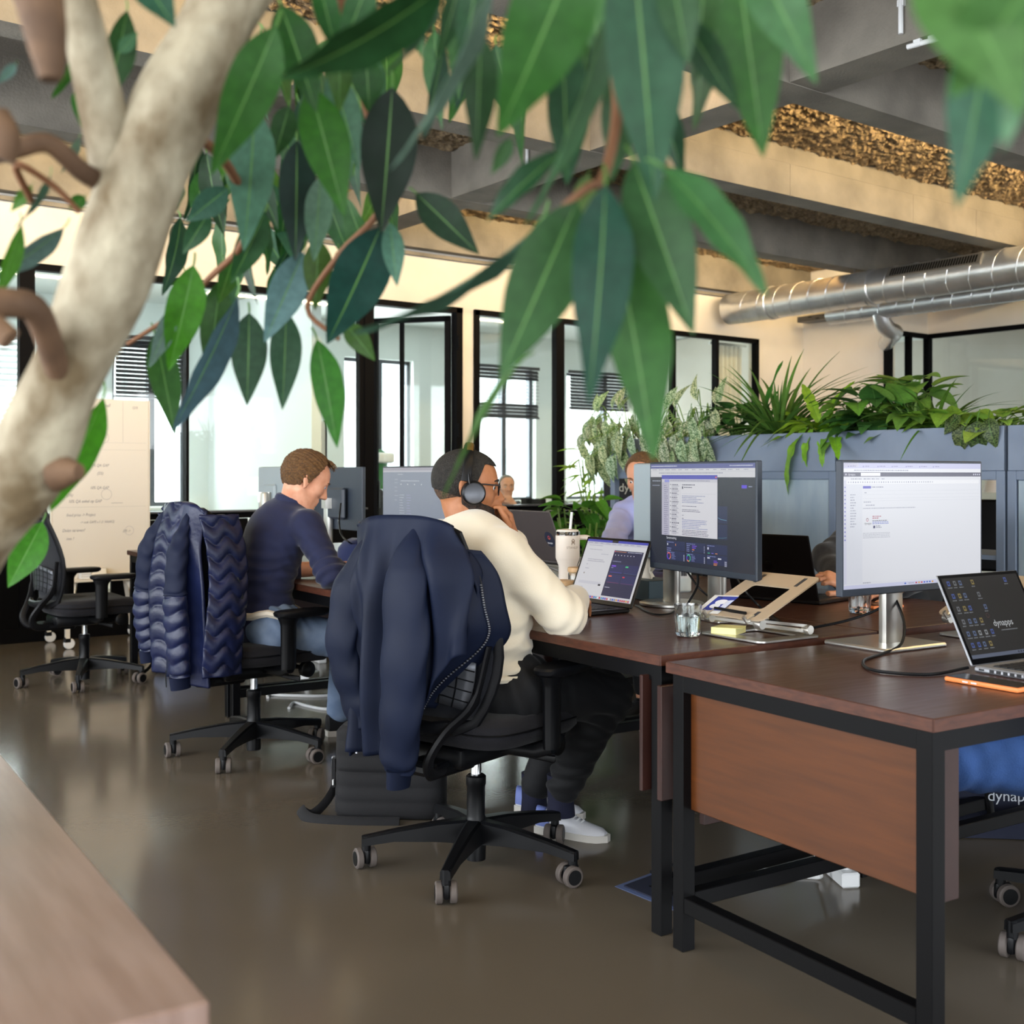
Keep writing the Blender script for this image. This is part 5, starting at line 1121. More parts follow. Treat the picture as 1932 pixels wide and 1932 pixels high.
# ---------------------------------------------------------------- aluminium laptop stands
def frame_plate(w, d, hole, th, M, rad=.02):
    m = MB(); x0, x1, y0, y1 = hole
    def rr(a, b, c, e, r):
        P = []
        for (cx, cy, s) in ((b-r, e-r, 0), (a+r, e-r, 90), (a+r, c+r, 180), (b-r, c+r, 270)):
            P += [(cx + r*math.cos(R(s+k*22.5)), cy + r*math.sin(R(s+k*22.5))) for k in range(5)]
        return P
    O = rr(0, w, 0, d, rad); I = rr(x0, x1, y0, y1, rad*.6); n = len(O)
    vs = [(x, y, 0) for x, y in O] + [(x, y, 0) for x, y in I] + [(x, y, th) for x, y in O] + [(x, y, th) for x, y in I]; fs = []
    for i in range(n):
        j = (i+1) % n; fs += [(i, n+i, n+j, j)[::1], (2*n+i, 2*n+j, 3*n+j, 3*n+i), (i, j, 2*n+j, 2*n+i), (n+j, n+i, 3*n+i, 3*n+j)]
    return m.add(vs, fs, M)
def lapstand(label, P, rz, z):
    "local x: from the user to the rear, y: left"
    t = thing('laptop_stand', label, 'laptop stand', (P[0], P[1], z), rz)
    obj('base_plate', frame_plate(.24, .25, (.05, .19, .045, .205), .005, Matrix.Translation((0, -.125, .003))), 'alu', t)
    tilt = R(24); Mt = Matrix.Translation((.0, -.125, .062)) @ Matrix.Rotation(-tilt, 4, 'Y'); tr = obj('tray', frame_plate(.265, .25, (.06, .19, .05, .2), .004, Mt), 'alu_sand', t)
    for y in (.035, .195):
        obj('rubber_strip', MB().box((.03, y+.01, .0045), (.028, .012, .001), M=Mt), 'grey_metal', tr); obj('rubber_strip', MB().box((.225, y+.01, .0045), (.05, .012, .001), M=Mt), 'grey_metal', tr)
    for y in (.03, .19): obj('front_hook', MB().tube([Mt @ Vector((.02, y+.015, .002)), Mt @ Vector((-.012, y+.015, .004)), Mt @ Vector((-.016, y+.015, .022))], .008, 8, flat=.5), 'alu', tr)
    for y in (-.1, .1):
        obj('link_arm', MB().bar((.205, y, .02), (.02, y, .05), .006, .012, bev=.002), 'alu', t); obj('link_arm', MB().bar((.205, y, .035), (.03, y, .06), .006, .008), 'alu', t)
        for p in ((.21, y, .024), (.018, y, .052)): obj('pivot', MB().lathe([(.013, -.012), (.014, -.008), (.014, .008), (.013, .012)], 18, Matrix.Translation(p) @ Matrix.Rotation(R(90), 4, 'X')), 'alu', t)
    return t
P = BN(.355, .13); st1 = lapstand('empty folding aluminium laptop stand by the water glass', P, DT2, T2)
P = DK(.90, .99, 0); st2 = lapstand('empty folding aluminium laptop stand behind the silver laptop', DK(.99, .64), DT1 + R(90) - R(90) , T1)
# things on and around the first stand
M1 = Matrix.Translation((st1.location.x, st1.location.y, T2)) @ Matrix.Rotation(DT2, 4, 'Z') @ Matrix.Translation((.0, -.125, .062)) @ Matrix.Rotation(-R(24), 4, 'Y')
t = thing('photo_card', 'glossy blue and white photo card on the laptop stand', 'photo', (M1 @ Vector((.05, .23, .007)))); inv = Matrix.Translation(-(M1 @ Vector((.05, .23, .007))))
Mc = inv @ M1 @ Matrix.Translation((.0, .185, .0065)) @ Matrix.Rotation(R(8), 4, 'Z')
obj('card', MB().box((.055, .03, 0), (.11, .09, .0008), M=Mc), 'white_plastic', t)
s = Screen(.11, .09); s.rect(.16, .0-.1, .93, .74, '2a3a9c', 1); s.poly([(.4 + .13*math.cos(a), .42 + .2*math.sin(a)) for a in [2*PI*i/14 for i in range(14)]], 'e2e6f4', 2); s.poly([(.62 + .14*math.cos(a), .34 + .24*math.sin(a)) for a in [2*PI*i/14 for i in range(14)]], 'e2e6f4', 2); s.poly([(.3, -.08), (.75, -.08), (.7, .16), (.35, .16)], 'cdd5ee', 2); s.poly([(.8, .5), (.9, .5), (.9, .7)], '1a2460', 2)
s.build('photo_print', 'printed', t, Mc @ Matrix.Translation((0, -.01, .0006)))
t = tag(obj('pen', MB().tube([M1 @ Vector((.022, .20, .012)), M1 @ Vector((.018, .13, .012)), M1 @ Vector((.016, .07, .012))], [.0035, .005, .0045], 10), 'plastic_black'), 'black pen lying along the lower edge of the laptop stand', 'pen')
p = BN(.41, .19); tag(obj('sticky_notes', MB().box((p[0], p[1], T2 + .0175), (.076, .076, .018), rz=R(20)).box((p[0]+.004, p[1]-.012, T2 + .0268), (.07, .07, .0008), rz=R(32)), 'paper_yellow'), 'pad of pale yellow sticky notes under the laptop stand', 'notepad')

# ---------------------------------------------------------------- glasses, mug, jars, bottle, tissue boxes, phones
def tumbler(label, P, z, h=.09, r0=.031, r1=.040, water=.06):
    t = thing('water_glass', label, 'glass', (P[0], P[1], z))
    n = 40
    def ringo(r, zz, fl): return [((r + fl*(.0016 if k % 4 < 2 else -.0006))*math.cos(2*PI*k/n), (r + fl*(.0016 if k % 4 < 2 else -.0006))*math.sin(2*PI*k/n), zz) for k in range(n)]
    rg = [ringo(r0*.9, 0, 0), ringo(r0, .003, 0), ringo(r0+.001, .008, 1), ringo(r0+(r1-r0)*.6, h*.62, 1), ringo(r0+(r1-r0)*.68, h*.7, 0), ringo(r1, h, 0), ringo(r1-.0022, h, 0), ringo(r0+(r1-r0)*.6-.003, h*.62, 0), ringo(r0-.004, .012, 0)]
    obj('glass_wall', MB().loft(rg), 'glass_solid', t, sharp=60)
    if water: obj('water', MB().lathe([(r0-.0045, .0125), (r0+(r1-r0)*water/h-.0032, water)], 36), 'water', t)
    return t
tumbler('water glass with faceted base next to the laptop stand', G(1298, 1200, T2), T2, h=.092, r0=.033, r1=.040)
tumbler('empty faceted glass behind the pole of the white monitor', G(1622, 1157, T2), T2, h=.092, r0=.033, r1=.040, water=.02)
P = D(1071, 1112, 4.72); t = thing('travel_mug', 'cream steel travel mug with handle and straw', 'mug', (P[0], P[1], T2))
obj('body', MB().lathe([(.036, 0), (.037, .004), (.037, .095), (.048, .125), (.0495, .13), (.0495, .222)], 40), 'ceramic', t); obj('rim', MB().lathe([(.0497, .221), (.0502, .223), (.0502, .236), (.046, .238)], 40), 'chrome', t); obj('lid', MB().lathe([(.045, .235), (.044, .243), (.02, .246)], 36), 'ceramic', t)
rd = Vector((_R[0], _R[1], 0)); fw_ = Vector((_V[0], _V[1], 0))
obj('handle', MB().tube(catmull([rd*.047 + Vector((0, 0, .212)), rd*.082 + Vector((0, 0, .21)), rd*.094 + Vector((0, 0, .19)), rd*.094 + Vector((0, 0, .11)), rd*.075 + Vector((0, 0, .09)), rd*.045 + Vector((0, 0, .105))], 5), .0105, 10), 'ceramic', t)
obj('straw', MB().tube([rd*.01 + Vector((0, 0, .24)), rd*.017 + Vector((0, 0, .315))], .0055, 10), 'white_plastic', t)
s = Screen(.05, .05); 
def curved(st, size, cz, r, mt, par, nm):
    me = textmesh(st, size); xs = [v.co.x for v in me.vertices]; w_ = max(xs) - min(xs); mid = (max(xs)+min(xs))/2
    a0 = math.atan2(-fw_.y, -fw_.x) + .42
    for v in me.vertices:
        a = a0 + (v.co.x - mid)/r; v.co = Vector((r*math.cos(a), r*math.sin(a), cz + v.co.y))
    return obj(nm, me, mt, par)
curved('STANLEY', .0135, .168, .0499, 'brass_text', t, 'lettering')
a0 = math.atan2(-fw_.y, -fw_.x) + .42; e = MB()
for (x, z, rx, rz_) in ((0, .194, .006, .005), (-.005, .2, .003, .004), (.005, .2, .0028, .005), (-.006, .188, .002, .005), (.006, .188, .002, .005), (0, .206, .005, .0022)):
    a = a0 + x/.05; e.sphere((0, 0, 0), (.0006, rx, rz_), 10, 6, M=Matrix.Translation((.0498*math.cos(a), .0498*math.sin(a), z)) @ Matrix.Rotation(a, 4, 'Z'))
obj('emblem', e, 'brass_text', t)
def jar(label, P, h, r):
    t = thing('glass_jar', label, 'jar', (P[0], P[1], T2)); obj('jar_body', MB().lathe([(r*.9, 0), (r, .006), (r, h-.006), (r*.95, h), (r*.95-.002, h), (r-.003, h-.008), (r-.003, .006)], 32), 'glass_solid', t)
    obj('jar_lid', MB().lathe([(r*.9, h-.012), (r*.92, h), (r*1.04, h+.001), (r*1.05, h+.012), (r*1.0, h+.017), (r*.3, h+.018)], 36), 'bamboo', t); obj('jar_content', MB().lathe([(r*.85, .007), (r*.85, h*.3)], 24), 'offwhite', t); return t
jar('tall glass jar with a pale wooden lid beside the open laptop', G(1093, 1132, T2), .105, .042); jar('low glass jar with a pale wooden lid against the cream sleeve', G(1062, 1134, T2), .06, .047)
def tissuebox(label, P, rz, dims, m, col_text=True):
    t = thing('tissue_box', label, 'tissue box', (P[0], P[1], T2), rz); obj('carton', MB().box((0, 0, dims[2]/2), dims, bev=.002), m, t)
    rg = []
    for i, (rr_, zz) in enumerate(((.03, dims[2]-.002), (.022, dims[2]+.02), (.035, dims[2]+.045), (.03, dims[2]+.07), (.008, dims[2]+.085))): rg.append([(rr_*(1.2+.45*math.sin(3*a+i))*math.cos(a), rr_*(.6+.25*math.sin(2*a+i*2))*math.sin(a), zz+.008*math.sin(2*a+i)) for a in [2*PI*k/20 for k in range(20)]])
    obj('tissue', MB().loft(rg), 'tissue', t, sharp=60); return t
t = tissuebox('dark teal tissue box behind the open laptop', G(1222, 1128, T2), DT2 + R(80), (.22, .12, .075), 'card_teal')
s = Screen(.2, .07); s.ring(.35, .5, .28, .0, ['2f8f9c', '2f8f9c', '2f8f9c']); s.rect(.31, .3, .39, .75, 'bfe0e4', 5); s.text(.12, .4, .012, 'ECO', 'c8d4d8'); s.rect(.7, .62, .8, .85, 'c8d4d8', 2); s.lines(.68, .5, .88, 3, .14, .05, 'c8d4d8', 2, jit=.1)
s.build('carton_print', 'printed', t, Matrix.Translation((-.1, -.0602, .002)) @ Matrix.Rotation(R(90), 4, 'X'))
t = tissuebox('pale tissue box by the hands of the man in navy', G(712, 1082, T2), DT2 + R(80), (.22, .12, .05), 'white_plastic')
P = G(1288, 1116, T2); t = thing('bottle', 'frosted white bottle with a barcode label', 'bottle', (P[0], P[1], T2))
obj('bottle_body', MB().lathe([(.03, 0), (.034, .005), (.034, .15), (.03, .165), (.018, .18), (.018, .195)], 28), 'frosted', t); obj('bottle_cap', MB().lathe([(.02, .19), (.02, .215), (.015, .217)], 24), 'white_plastic', t)
a0 = math.atan2(-fw_.y, -fw_.x); lb = obj('label_print', MB().grid(lambda u, v: (.0345*math.cos(a0-.6+1.2*u), .0345*math.sin(a0-.6+1.2*u), .055+.045*v), 9, 2), 'white_plastic', t, sharp=None)
for i in range(9): obj('barcode_bar', MB().box((.0348*math.cos(a0-.35+.08*i), .0348*math.sin(a0-.35+.08*i), .075), (.0008, .0012 + .001*(i % 3), .02), rz=a0-.35+.08*i), 'ink', lb, sharp=None)
def phone(label, A, B, wd, z, m='orange', yaw=None):
    A = Vector(A); B = Vector(B); x = B - A; x.z = 0; t = thing('phone', label, 'phone', (A.x, A.y, z), math.atan2(x.y, x.x)); L_ = x.length
    obj('case', MB().box((L_/2, wd/2, .006), (L_, wd, .011), bev=.004, seg=2), m, t); obj('screen', MB().box((L_/2, wd/2, .0119), (L_-.008, wd-.008, .0012), bev=.0005), 'screen_black', t)
    for xx in (.3, .42): obj('side_button', MB().box((L_*xx, -.0005, .0065), (.014, .002, .003)), 'silver', t)
    return t
phone('phone in an orange case on the near desk', G(1781, 1285, T1), G(1921, 1309, T1), .074, T1); phone('orange rimmed phone lying behind the pole of the white monitor', G(1648, 1150, T2), G(1706, 1147, T2), .072, T2)
# navy cap, notebook, mouse near the man in navy
P = G(682, 1058, T2); t = thing('cap', 'navy cloth cap on the desk of the man in navy', 'cap', (P[0]+.02, P[1]+.05, T2), R(-30))
obj('crown', MB().loft([[(.1*s_*math.cos(2*PI*k/24)*(1.25), .095*s_*math.sin(2*PI*k/24), z_ + .008*math.sin(3*2*PI*k/24)*s_) for k in range(24)] for s_, z_ in ((1, .0), (1.02, .03), (.95, .07), (.75, .1), (.4, .118), (.05, .12))]), 'navy_fabric', t); obj('brim', MB().grid(lambda u, v: ((.09 + .09*v)*math.cos(-.9+1.8*u)*1.2, (.09+.075*v)*math.sin(-.9+1.8*u), .012 - .006*v + .01*(1-(2*u-1)**2)*v), 13, 5), 'navy_fabric', t)
P = G(668, 1072, T2); tag(obj('notebook', MB().box((P[0], P[1]+.1, T2+.008), (.15, .21, .016), rz=R(5), bev=.002), 'white_plastic'), 'white notebook between the cap and the navy man', 'notebook')
P = G(655, 1090, T2); t = thing('keyboard', 'slim white keyboard under the hands of the man in navy', 'keyboard', BN(.3, 2.72, T2), DT2); obj('tray', MB().box((0, 0, .006), (.12, .42, .012), bev=.003), 'alu', t)
kt = obj('key_field', MB().box((0, 0, .0125), (.1, .4, .002)), 'white_plastic', t)
# ---------------------------------------------------------------- cables
def cable(name, label, pts, r=.004, m='plastic_black', cat='cable'): return tag(obj(name, MB().tube(catmull(pts, 8), r, 8), m), label, cat)
zc = T1 + .005
pts = [G(1826, 1266, T1) + Vector((0, 0, .008)), G(1760, 1272, zc), G(1690, 1270, zc), G(1640, 1262, zc), G(1630, 1246, zc), G(1668, 1232, zc), G(1700, 1215, T1+.02), D(1706, 1175, 3.15), D(1690, 1130, 3.2), D(1688, 1112, 3.22)]
cable('cable', 'black cable looping from the silver laptop up the white monitor', pts)
pts = [D(1695, 1120, 3.22), D(1655, 1150, 3.27), D(1600, 1170, 3.3), D(1545, 1182, 3.35), G(1500, 1190, T2+.006), G(1462, 1165, T2+.005), G(1440, 1150, T2+.005)]
cable('cable', 'black cable running from the white monitor towards the first laptop stand', pts)
cable('cable', 'thin black cable beside the open laptop', [G(1200, 1142, T2+.005), G(1232, 1158, T2+.004), G(1262, 1158, T2+.004), G(1275, 1150, T2+.004)], .003)
cable('cable', 'black cable hanging below the dashboard monitor', [D(1316, 1080, 3.8), D(1316, 1105, 3.78), D(1300, 1135, 3.75), G(1285, 1160, T2+.004)], .004)
cable('cable', 'black cable crossing behind the dashboard monitor pole', [D(1296, 1078, 3.9), D(1320, 1110, 3.85), D(1345, 1130, 3.85), G(1400, 1160, T2+.004), G(1470, 1172, T2+.004)], .0035)
cable('cable', 'black cable dropping past the aluminium tray', [D(1385, 1085, 3.75), D(1410, 1120, 3.72), D(1440, 1150, 3.7), G(1490, 1188, T2+.004)], .004)
for k, (x, y) in enumerate(((1365, 1160), (1395, 1165))):
    c = G(x, y, T2); tag(obj('cable_coil', MB().tube([Vector((c.x + .05*math.cos(a), c.y + .03*math.sin(a), T2 + .008 + .012*(a/(6*PI)))) for a in np.linspace(0, 6*PI, 60)], .004, 7), 'plastic_black'), ('coiled black cable left of the aluminium tray', 'coiled black cable under the aluminium tray')[k], 'cable')
cable('cable', 'black cable hanging from the dark monitor back', [D(643, 950, 6.5), D(640, 985, 6.4), D(645, 1010, 6.3), D(662, 1025, 6.25), G(690, 1040, T2+.005)], .005)
P = BN(.15, 2.2)
# ---------------------------------------------------------------- jackets over the chair backs (chair coordinates: x forward, y left)
def drape(fn, nu, nv, th=.006):
    return MB().grid(fn, nu, nv), th
def panel(name, fn, nu, nv, m, parent, th=.008):
    o = obj(name, MB().grid(fn, nu, nv), m, parent, sharp=170); s = o.modifiers.new('cloth_thickness', 'SOLIDIFY'); s.thickness = th; s.offset = 0; return o
def sm(a, b, x): t = max(0, min(1, (x-a)/(b-a))); return t*t*(3-2*t)
def sleeve(name, pts, rad, m, parent, wr=.004, n=26, seg=36, flat=.62, quilt=None, wf=34):
    P = catmull(pts, 16); k = len(P); rings = []; prev = None
    for i, p in enumerate(P):
        t = (P[min(i+1, k-1)] - P[max(i-1, 0)]).normalized(); a = Vector((0, 1, 0)); a = (a - t*a.dot(t)).normalized(); b = t.cross(a); f = i/(k-1)
        j = f*(len(rad)-1); r = rad[int(j)]*(1-(j-int(j))) + rad[min(len(rad)-1, int(j)+1)]*(j-int(j)); rg = []
        for q in range(seg):
            an = 2*PI*q/seg; rr = r*(1 + .0*an) + wr*math.sin(f*wf + 2.2*math.sin(an) + .8*math.sin(3*an)) + wr*.7*math.sin(2*an + f*9)
            if quilt: rr += quilt*abs(math.sin(f*len(pts)*1.6*PI*.5 + .55*math.cos(2*an)))**.55 - quilt*.6
            rg.append(p + a*(rr*math.cos(an)) + b*(rr*flat*math.sin(an)))
        rings.append(rg)
    return obj(name, MB().loft(rings), m, parent, sharp=120)
# smooth navy jacket on the first chair
jk = thing('jacket', 'smooth dark navy jacket hung over the nearest office chair', 'jacket', (CH1[0], CH1[1], 0), R(90-74))
def j1(u, v):
    s = 1 - 2*u                      # +1 left .. -1 right
    top = 1.092 - .03*abs(s)**3
    hem = .40 + .0*s if s > .45 else .40 + (.45-s)*.03 if s > .1 else .41 + .30*sm(.1, -1.0, s)**1.15
    if v < .16:
        k = v/.16; z = .80 + (top-.80)*k**.8; x = -.205 - .135*k**1.5; w = .182
    else:
        k = (v-.16)/.84; z = top + (hem-top)*k; x = -.345 - .03*sm(0, .3, k) - .005*k - .02*math.sin(PI*min(1, k*1.1)); w = .182 + .05*sm(0, .45, k) + .01*math.sin(k*3)
        A = sm(0, .5, k)
        x += A*(.020*math.sin(s*11 + 2.2*k) + .012*math.sin(s*19 - 3*k + 1)) - .010*math.sin(s*5 - 7*k)*sm(0, .2, k)
        x += .26*max(0, abs(s) - .62)**1.3*(.3 + .7*sm(.02, .22, k))
        # gathered creases fanning out from the shoulder line
        x += .007*math.sin(26*(s + .9*k))*math.exp(-((s-.55)**2/.06 + (k-.28)**2/.03))
    return (x, s*w, z)
panel('back_panel', j1, 61, 60, 'softshell', jk, .006)
def j1flap(u, v):     # right front edge with the zip, turned outwards
    k = v; z = 1.0 - .46*k; y = -.185 - .105*math.sin(PI*min(1, .12 + k*.78))*(1-.35*k) + .16*sm(.45, 1, k); xx = -.285 + .10*math.sin(PI*(.1+.8*k)) * u
    return (xx - .035*(1-u) + .01*math.sin(k*14), y + .055*(1-u)*(1-k) + .02*(1-u), z - .012*u)
panel('front_flap', j1flap, 14, 40, 'softshell', jk, .006)
zp = [Vector(j1flap(.55, k)) + Vector((-.012, -.004, 0)) for k in np.linspace(.14, 1, 60)]
zo = obj('zipper', MB().tube(zp, .0028, 6), 'softshell_lining', jk)
for i in range(0, 60): 
    if 4 < i: obj('zip_tooth', MB().box(zp[i] + Vector((-.003, -.001, 0)), (.003, .0045, .0032)), 'silver', zo, sharp=None)
panel('collar', lambda u, v: (-.275 + .02*math.sin(PI*u) - .03*v, -.15 - .075*math.sin(PI*(.2+.6*u)) - .008*v, .99 - .14*u - .05*v), 16, 8, 'softshell', jk, .01)
def j1left(u, v):
    k = v; z = .92 - .545*k; y = .17 + .06*math.sin(PI*(.15+.7*k)) - .02*u; return (-.33 + .13*u - .02*math.sin(8*k + 3*u), y + .03*(1-abs(2*u-1)) + .008*math.sin(12*k), z + .03*u)
panel('left_front', j1left, 14, 34, 'softshell', jk, .006); panel('lining', lambda u, v: (-.27 + .02*math.sin(9*u), .215 - .17*u, .40 + .26*v - .03*u), 12, 12, 'softshell_lining', jk, .004)
sl = sleeve('sleeve', [(-.345, -.055, 1.05), (-.40, -.075, .93), (-.415, -.085, .74), (-.415, -.07, .56), (-.40, -.045, .42), (-.39, -.04, .375)], (.015, .068, .078, .075, .062, .046), 'softshell', jk, .0035, flat=.55)
obj('cuff', MB().tube([(-.39, -.04, .38), (-.39, -.036, .33)], [.045, .041], 20, flat=.62), 'softshell', sl)
sl = sleeve('sleeve', [(-.34, .11, 1.04), (-.38, .165, .88), (-.385, .19, .70), (-.36, .17, .56), (-.345, .13, .47)], (.012, .052, .06, .055, .05), 'softshell', jk, .004, flat=.5)
obj('zip_pull', MB().box((-.30, .215, .385), (.004, .006, .03)), 'silver', jk)
# quilted navy jacket on the second chair
jk = thing('quilted_jacket', 'quilted navy down jacket hung over the second office chair', 'jacket', (CH2[0], CH2[1], 0), R(90-85))
def quilt(s, z, amp=.016): 
    zz = z + .018*math.cos(s*9); return amp*(abs(math.sin(PI*zz/.072))**.5 - .55)
def j2(u, v):
    s = 1 - 2*u; top = 1.09 - .03*abs(s)**3; hem = .385 - .03*sm(.0, -1, s) + .05*sm(.5, 1, s)
    if v < .14:
        k = v/.14; z = .82 + (top-.82)*k**.8; x = -.2 - .135*k**1.5; w = .18
    else:
        k = (v-.14)/.86; z = top + (hem-top)*k; x = -.345 - .03*sm(0, .25, k) - .012*math.sin(PI*k); w = .18 + .055*sm(0, .5, k); x += .018*math.sin(s*7 + 1.5*k)*sm(.1, .6, k) + .12*max(0, abs(s)-.6)**1.4
        if abs(s - .12) < .42: x -= quilt(s, z)
    return (x, s*w, z)
panel('back_panel', j2, 56, 110, 'puffer', jk, .012)
def side2(sg):
    def f(u, v):
        k = v; z = 1.04 - .64*k; y = sg*(.165 + .08*math.sin(PI*(.05+.55*k))) ; x = -.345 + .17*u + .02*math.sin(5*k)
        q = quilt(u*1.3 + .4, z, .018); return (x - .25*q, y + sg*(q + .02*math.sin(PI*u)), z)
    return f
panel('front_panel', side2(-1), 22, 90, 'puffer', jk, .012); panel('front_panel', side2(1), 22, 90, 'puffer', jk, .012)
for sg, pts in ((-1, [(-.345, -.09, 1.05), (-.405, -.12, .9), (-.425, -.135, .72), (-.42, -.145, .56), (-.41, -.145, .40)]), (1, [(-.345, .12, 1.05), (-.39, .18, .9), (-.39, .215, .72), (-.385, .225, .58), (-.37, .22, .46)])):
    P = catmull(pts, 8); h = len(P)//2
    a = sleeve('sleeve', P[:h+1:3] + [P[h]], (.015, .06, .066), 'puffer_matte', jk, .003, flat=.6)
    b = sleeve('sleeve_lower', P[h::3] + [P[-1]], (.066, .066, .062, .052), 'puffer', a, .002, flat=.62, quilt=.012)
    obj('cuff', MB().tube([P[-1], P[-1] + Vector((.004, 0, -.05))], [.045, .042], 18, flat=.62), 'puffer_matte', a)
panel('centre_panel', lambda u, v: (-.375 - .02*math.sin(PI*u) - .03*v + .01*math.sin(u*9+v*4), -.02 - .08*u - .03*v, .86 - .47*v), 14, 30, 'puffer_matte', jk, .01)
obj('drawcord', MB().tube([(-.385, .03, .40), (-.385, .032, .36), (-.384, .03, .33)], .0025, 6), 'plastic_black', jk)

# ---------------------------------------------------------------- bags on the floor
P = G(738, 1536, 0); t = thing('backpack', 'black ribbed laptop backpack standing behind the nearest chair', 'bag', P, R(90) - HEAD - R(94))
rg = []
for i in range(41):
    z = .006 + .31*i/40; k = i/40; rib = .008*abs(math.sin(PI*k*6.0))**.4; hw = .195*(1 - .0*k) * (1 if k < .93 else 1 - (k-.93)*1.6) * (.97 if k < .03 else 1); hd = .075*(1-.25*k)
    rg.append([(hw*math.copysign(abs(math.cos(a))**.35, math.cos(a)), (hd + rib*(math.sin(a) < 0))*math.copysign(abs(math.sin(a))**.5, math.sin(a)) + .02*k, z) for a in [2*PI*q/36 for q in range(36)]])
obj('pack_body', MB().loft(rg), 'bag_black', t)
obj('top_handle', MB().tube(catmull([(-.05, .02, .31), (-.03, .01, .34), (.03, .01, .34), (.05, .02, .31)], 5), .009, 8, flat=.5), 'bag_black', t)
st = obj('shoulder_strap', MB().tube(catmull([(-.19, .03, .12), (-.225, -.02, .05), (-.27, -.06, .012), (-.31, -.06, .03), (-.26, -.11, .01), (-.12, -.13, .008), (.05, -.125, .008)], 6), .02, 8, flat=.25), 'bag_black', t)
obj('buckle', MB().box((-.205, -.0, .185), (.014, .02, .035), bev=.003), 'silver', t); obj('tag_label', MB().box((-.199, -.04, .12), (.004, .012, .018)), 'white_plastic', t); obj('side_strap', MB().box((-.2, -.02, .15), (.012, .025, .1)), 'bag_black', t)
P = G(1850, 1568, 0); t = thing('bag', 'dark navy bag with white lettering under the near desk', 'bag', (P[0], P[1], 0), R(90) - HEAD - R(95))
obj('bag_body', MB().loft([[(w_*math.copysign(abs(math.cos(a))**.5, math.cos(a)), .11*math.copysign(abs(math.sin(a))**.6, math.sin(a)) + .02*math.sin(3*a+z_*8), z_) for a in [2*PI*q/28 for q in range(28)]] for z_, w_ in ((.004, .2), (.04, .23), (.2, .24), (.36, .22), (.42, .15))]), 'bag_navy', t)
s_ = Screen(.3, .1); s_.text(0, 0, .05, 'dynapps', 'b9bec6'); s_.build('lettering', 'printed', t, Matrix.Translation((-.02, -.135, .14)) @ Matrix.Rotation(R(90), 4, 'X'))
for dx_ in (-.14, .0): obj('carry_strap', MB().tube(catmull([(dx_, -.12, .06), (dx_-.02, -.13, .25), (dx_+.03, -.1, .44), (dx_+.1, -.1, .46)], 6), .012, 8, flat=.3), 'plastic_black', t)
P = G(345, 1262, 0); t = thing('bag', 'pale blue-grey bag on the floor behind the quilted jacket', 'bag', (P[0], P[1], 0), R(10)); obj('bag_body', MB().loft([[(w_*math.copysign(abs(math.cos(a))**.5, math.cos(a)), .09*math.copysign(abs(math.sin(a))**.6, math.sin(a)), z_) for a in [2*PI*q/24 for q in range(24)]] for z_, w_ in ((.003, .13), (.03, .17), (.1, .18), (.22, .15))]), 'bag_pale', t)
obj('bag_strap', MB().tube(catmull([(-.14, -.02, .2), (-.2, -.05, .12), (-.27, -.06, .04), (-.33, -.05, .012)], 6), .014, 8, flat=.3), 'plastic_black', t)

# ---------------------------------------------------------------- floor outlets and cables
q = [G(*p_, 0) for p_ in ((1160, 1673), (1250, 1640), (1385, 1685), (1280, 1722))]
t = thing('floor_box', 'taped floor outlet lid between the desk legs', 'floor box', q[0]); c_ = sum(q, Vector())/4
def quad(sc, z0, z1): P = [(c_ + (p_ - c_)*sc) - q[0] for p_ in q]; return MB().add([(p_.x, p_.y, z0) for p_ in P] + [(p_.x, p_.y, z1) for p_ in P], [(3,2,1,0), (4,5,6,7), (0,1,5,4), (1,2,6,5), (2,3,7,6), (3,0,4,7)])
obj('tape_border', quad(1.0, .0005, .0015), 'tape_blue', t, sharp=None); obj('lid_plate', quad(.84, .0005, .006), 'bag_navy', t); obj('flap', quad(.4, .005, .008), 'black_metal', t)
def strip(label, P, rz, n=3, m='white_plastic'):
    t = thing('power_strip', label, 'power strip', (P[0], P[1], 0), rz); b = obj('strip_body', MB().box((0, 0, .022), (.06*n + .04, .055, .044), bev=.005), m, t)
    for i in range(n): obj('socket', MB().lathe([(.019, .0445), (.019, .046), (.015, .046), (.015, .0435)], 20, Matrix.Translation((-.03*(n-1) + .06*i, 0, 0))), 'white_plastic', b)
    pg = obj('plug', MB().lathe([(.017, .044), (.02, .055), (.02, .075), (.012, .085)], 18, Matrix.Translation((-.03*(n-1), 0, 0))), m, t); return t
strip('white power strip with plugs under the near desk', G(1578, 1652, 0), R(60)); strip('white power strip on the floor behind the second chair', G(585, 1283, 0), R(40), 2); strip('white power brick under the row of desks', G(590, 1278, 0) + Vector((.3, .5, 0)), R(80), 2)
cable('floor_cable', 'white cable curling from the power strip under the near desk', [G(1578, 1640, 0) + Vector((0, 0, .06)), G(1550, 1640, .03), G(1545, 1655, .006), G(1490, 1650, .006), G(1440, 1640, .006), G(1400, 1642, .006)], .006, 'white_plastic')
cable('floor_cable', 'black cable lying under the near desk rail', [G(1560, 1600, .1), G(1530, 1640, .006), G(1480, 1660, .006), G(1400, 1665, .006), G(1330, 1650, .006), G(1260, 1630, .006), G(1228, 1645, .006)], .005)
cable('floor_cable', 'white cable end at the floor outlet lid', [G(1292, 1668, .012), G(1306, 1678, .008), G(1312, 1700, .006)], .006, 'white_plastic')
cable('floor_cable', 'upper white cable on the floor right of the second chair', [G(680, 1306, .006), G(610, 1313, .006), G(540, 1312, .006), G(508, 1311, .006), G(505, 1316, .006)], .008, 'white_plastic')
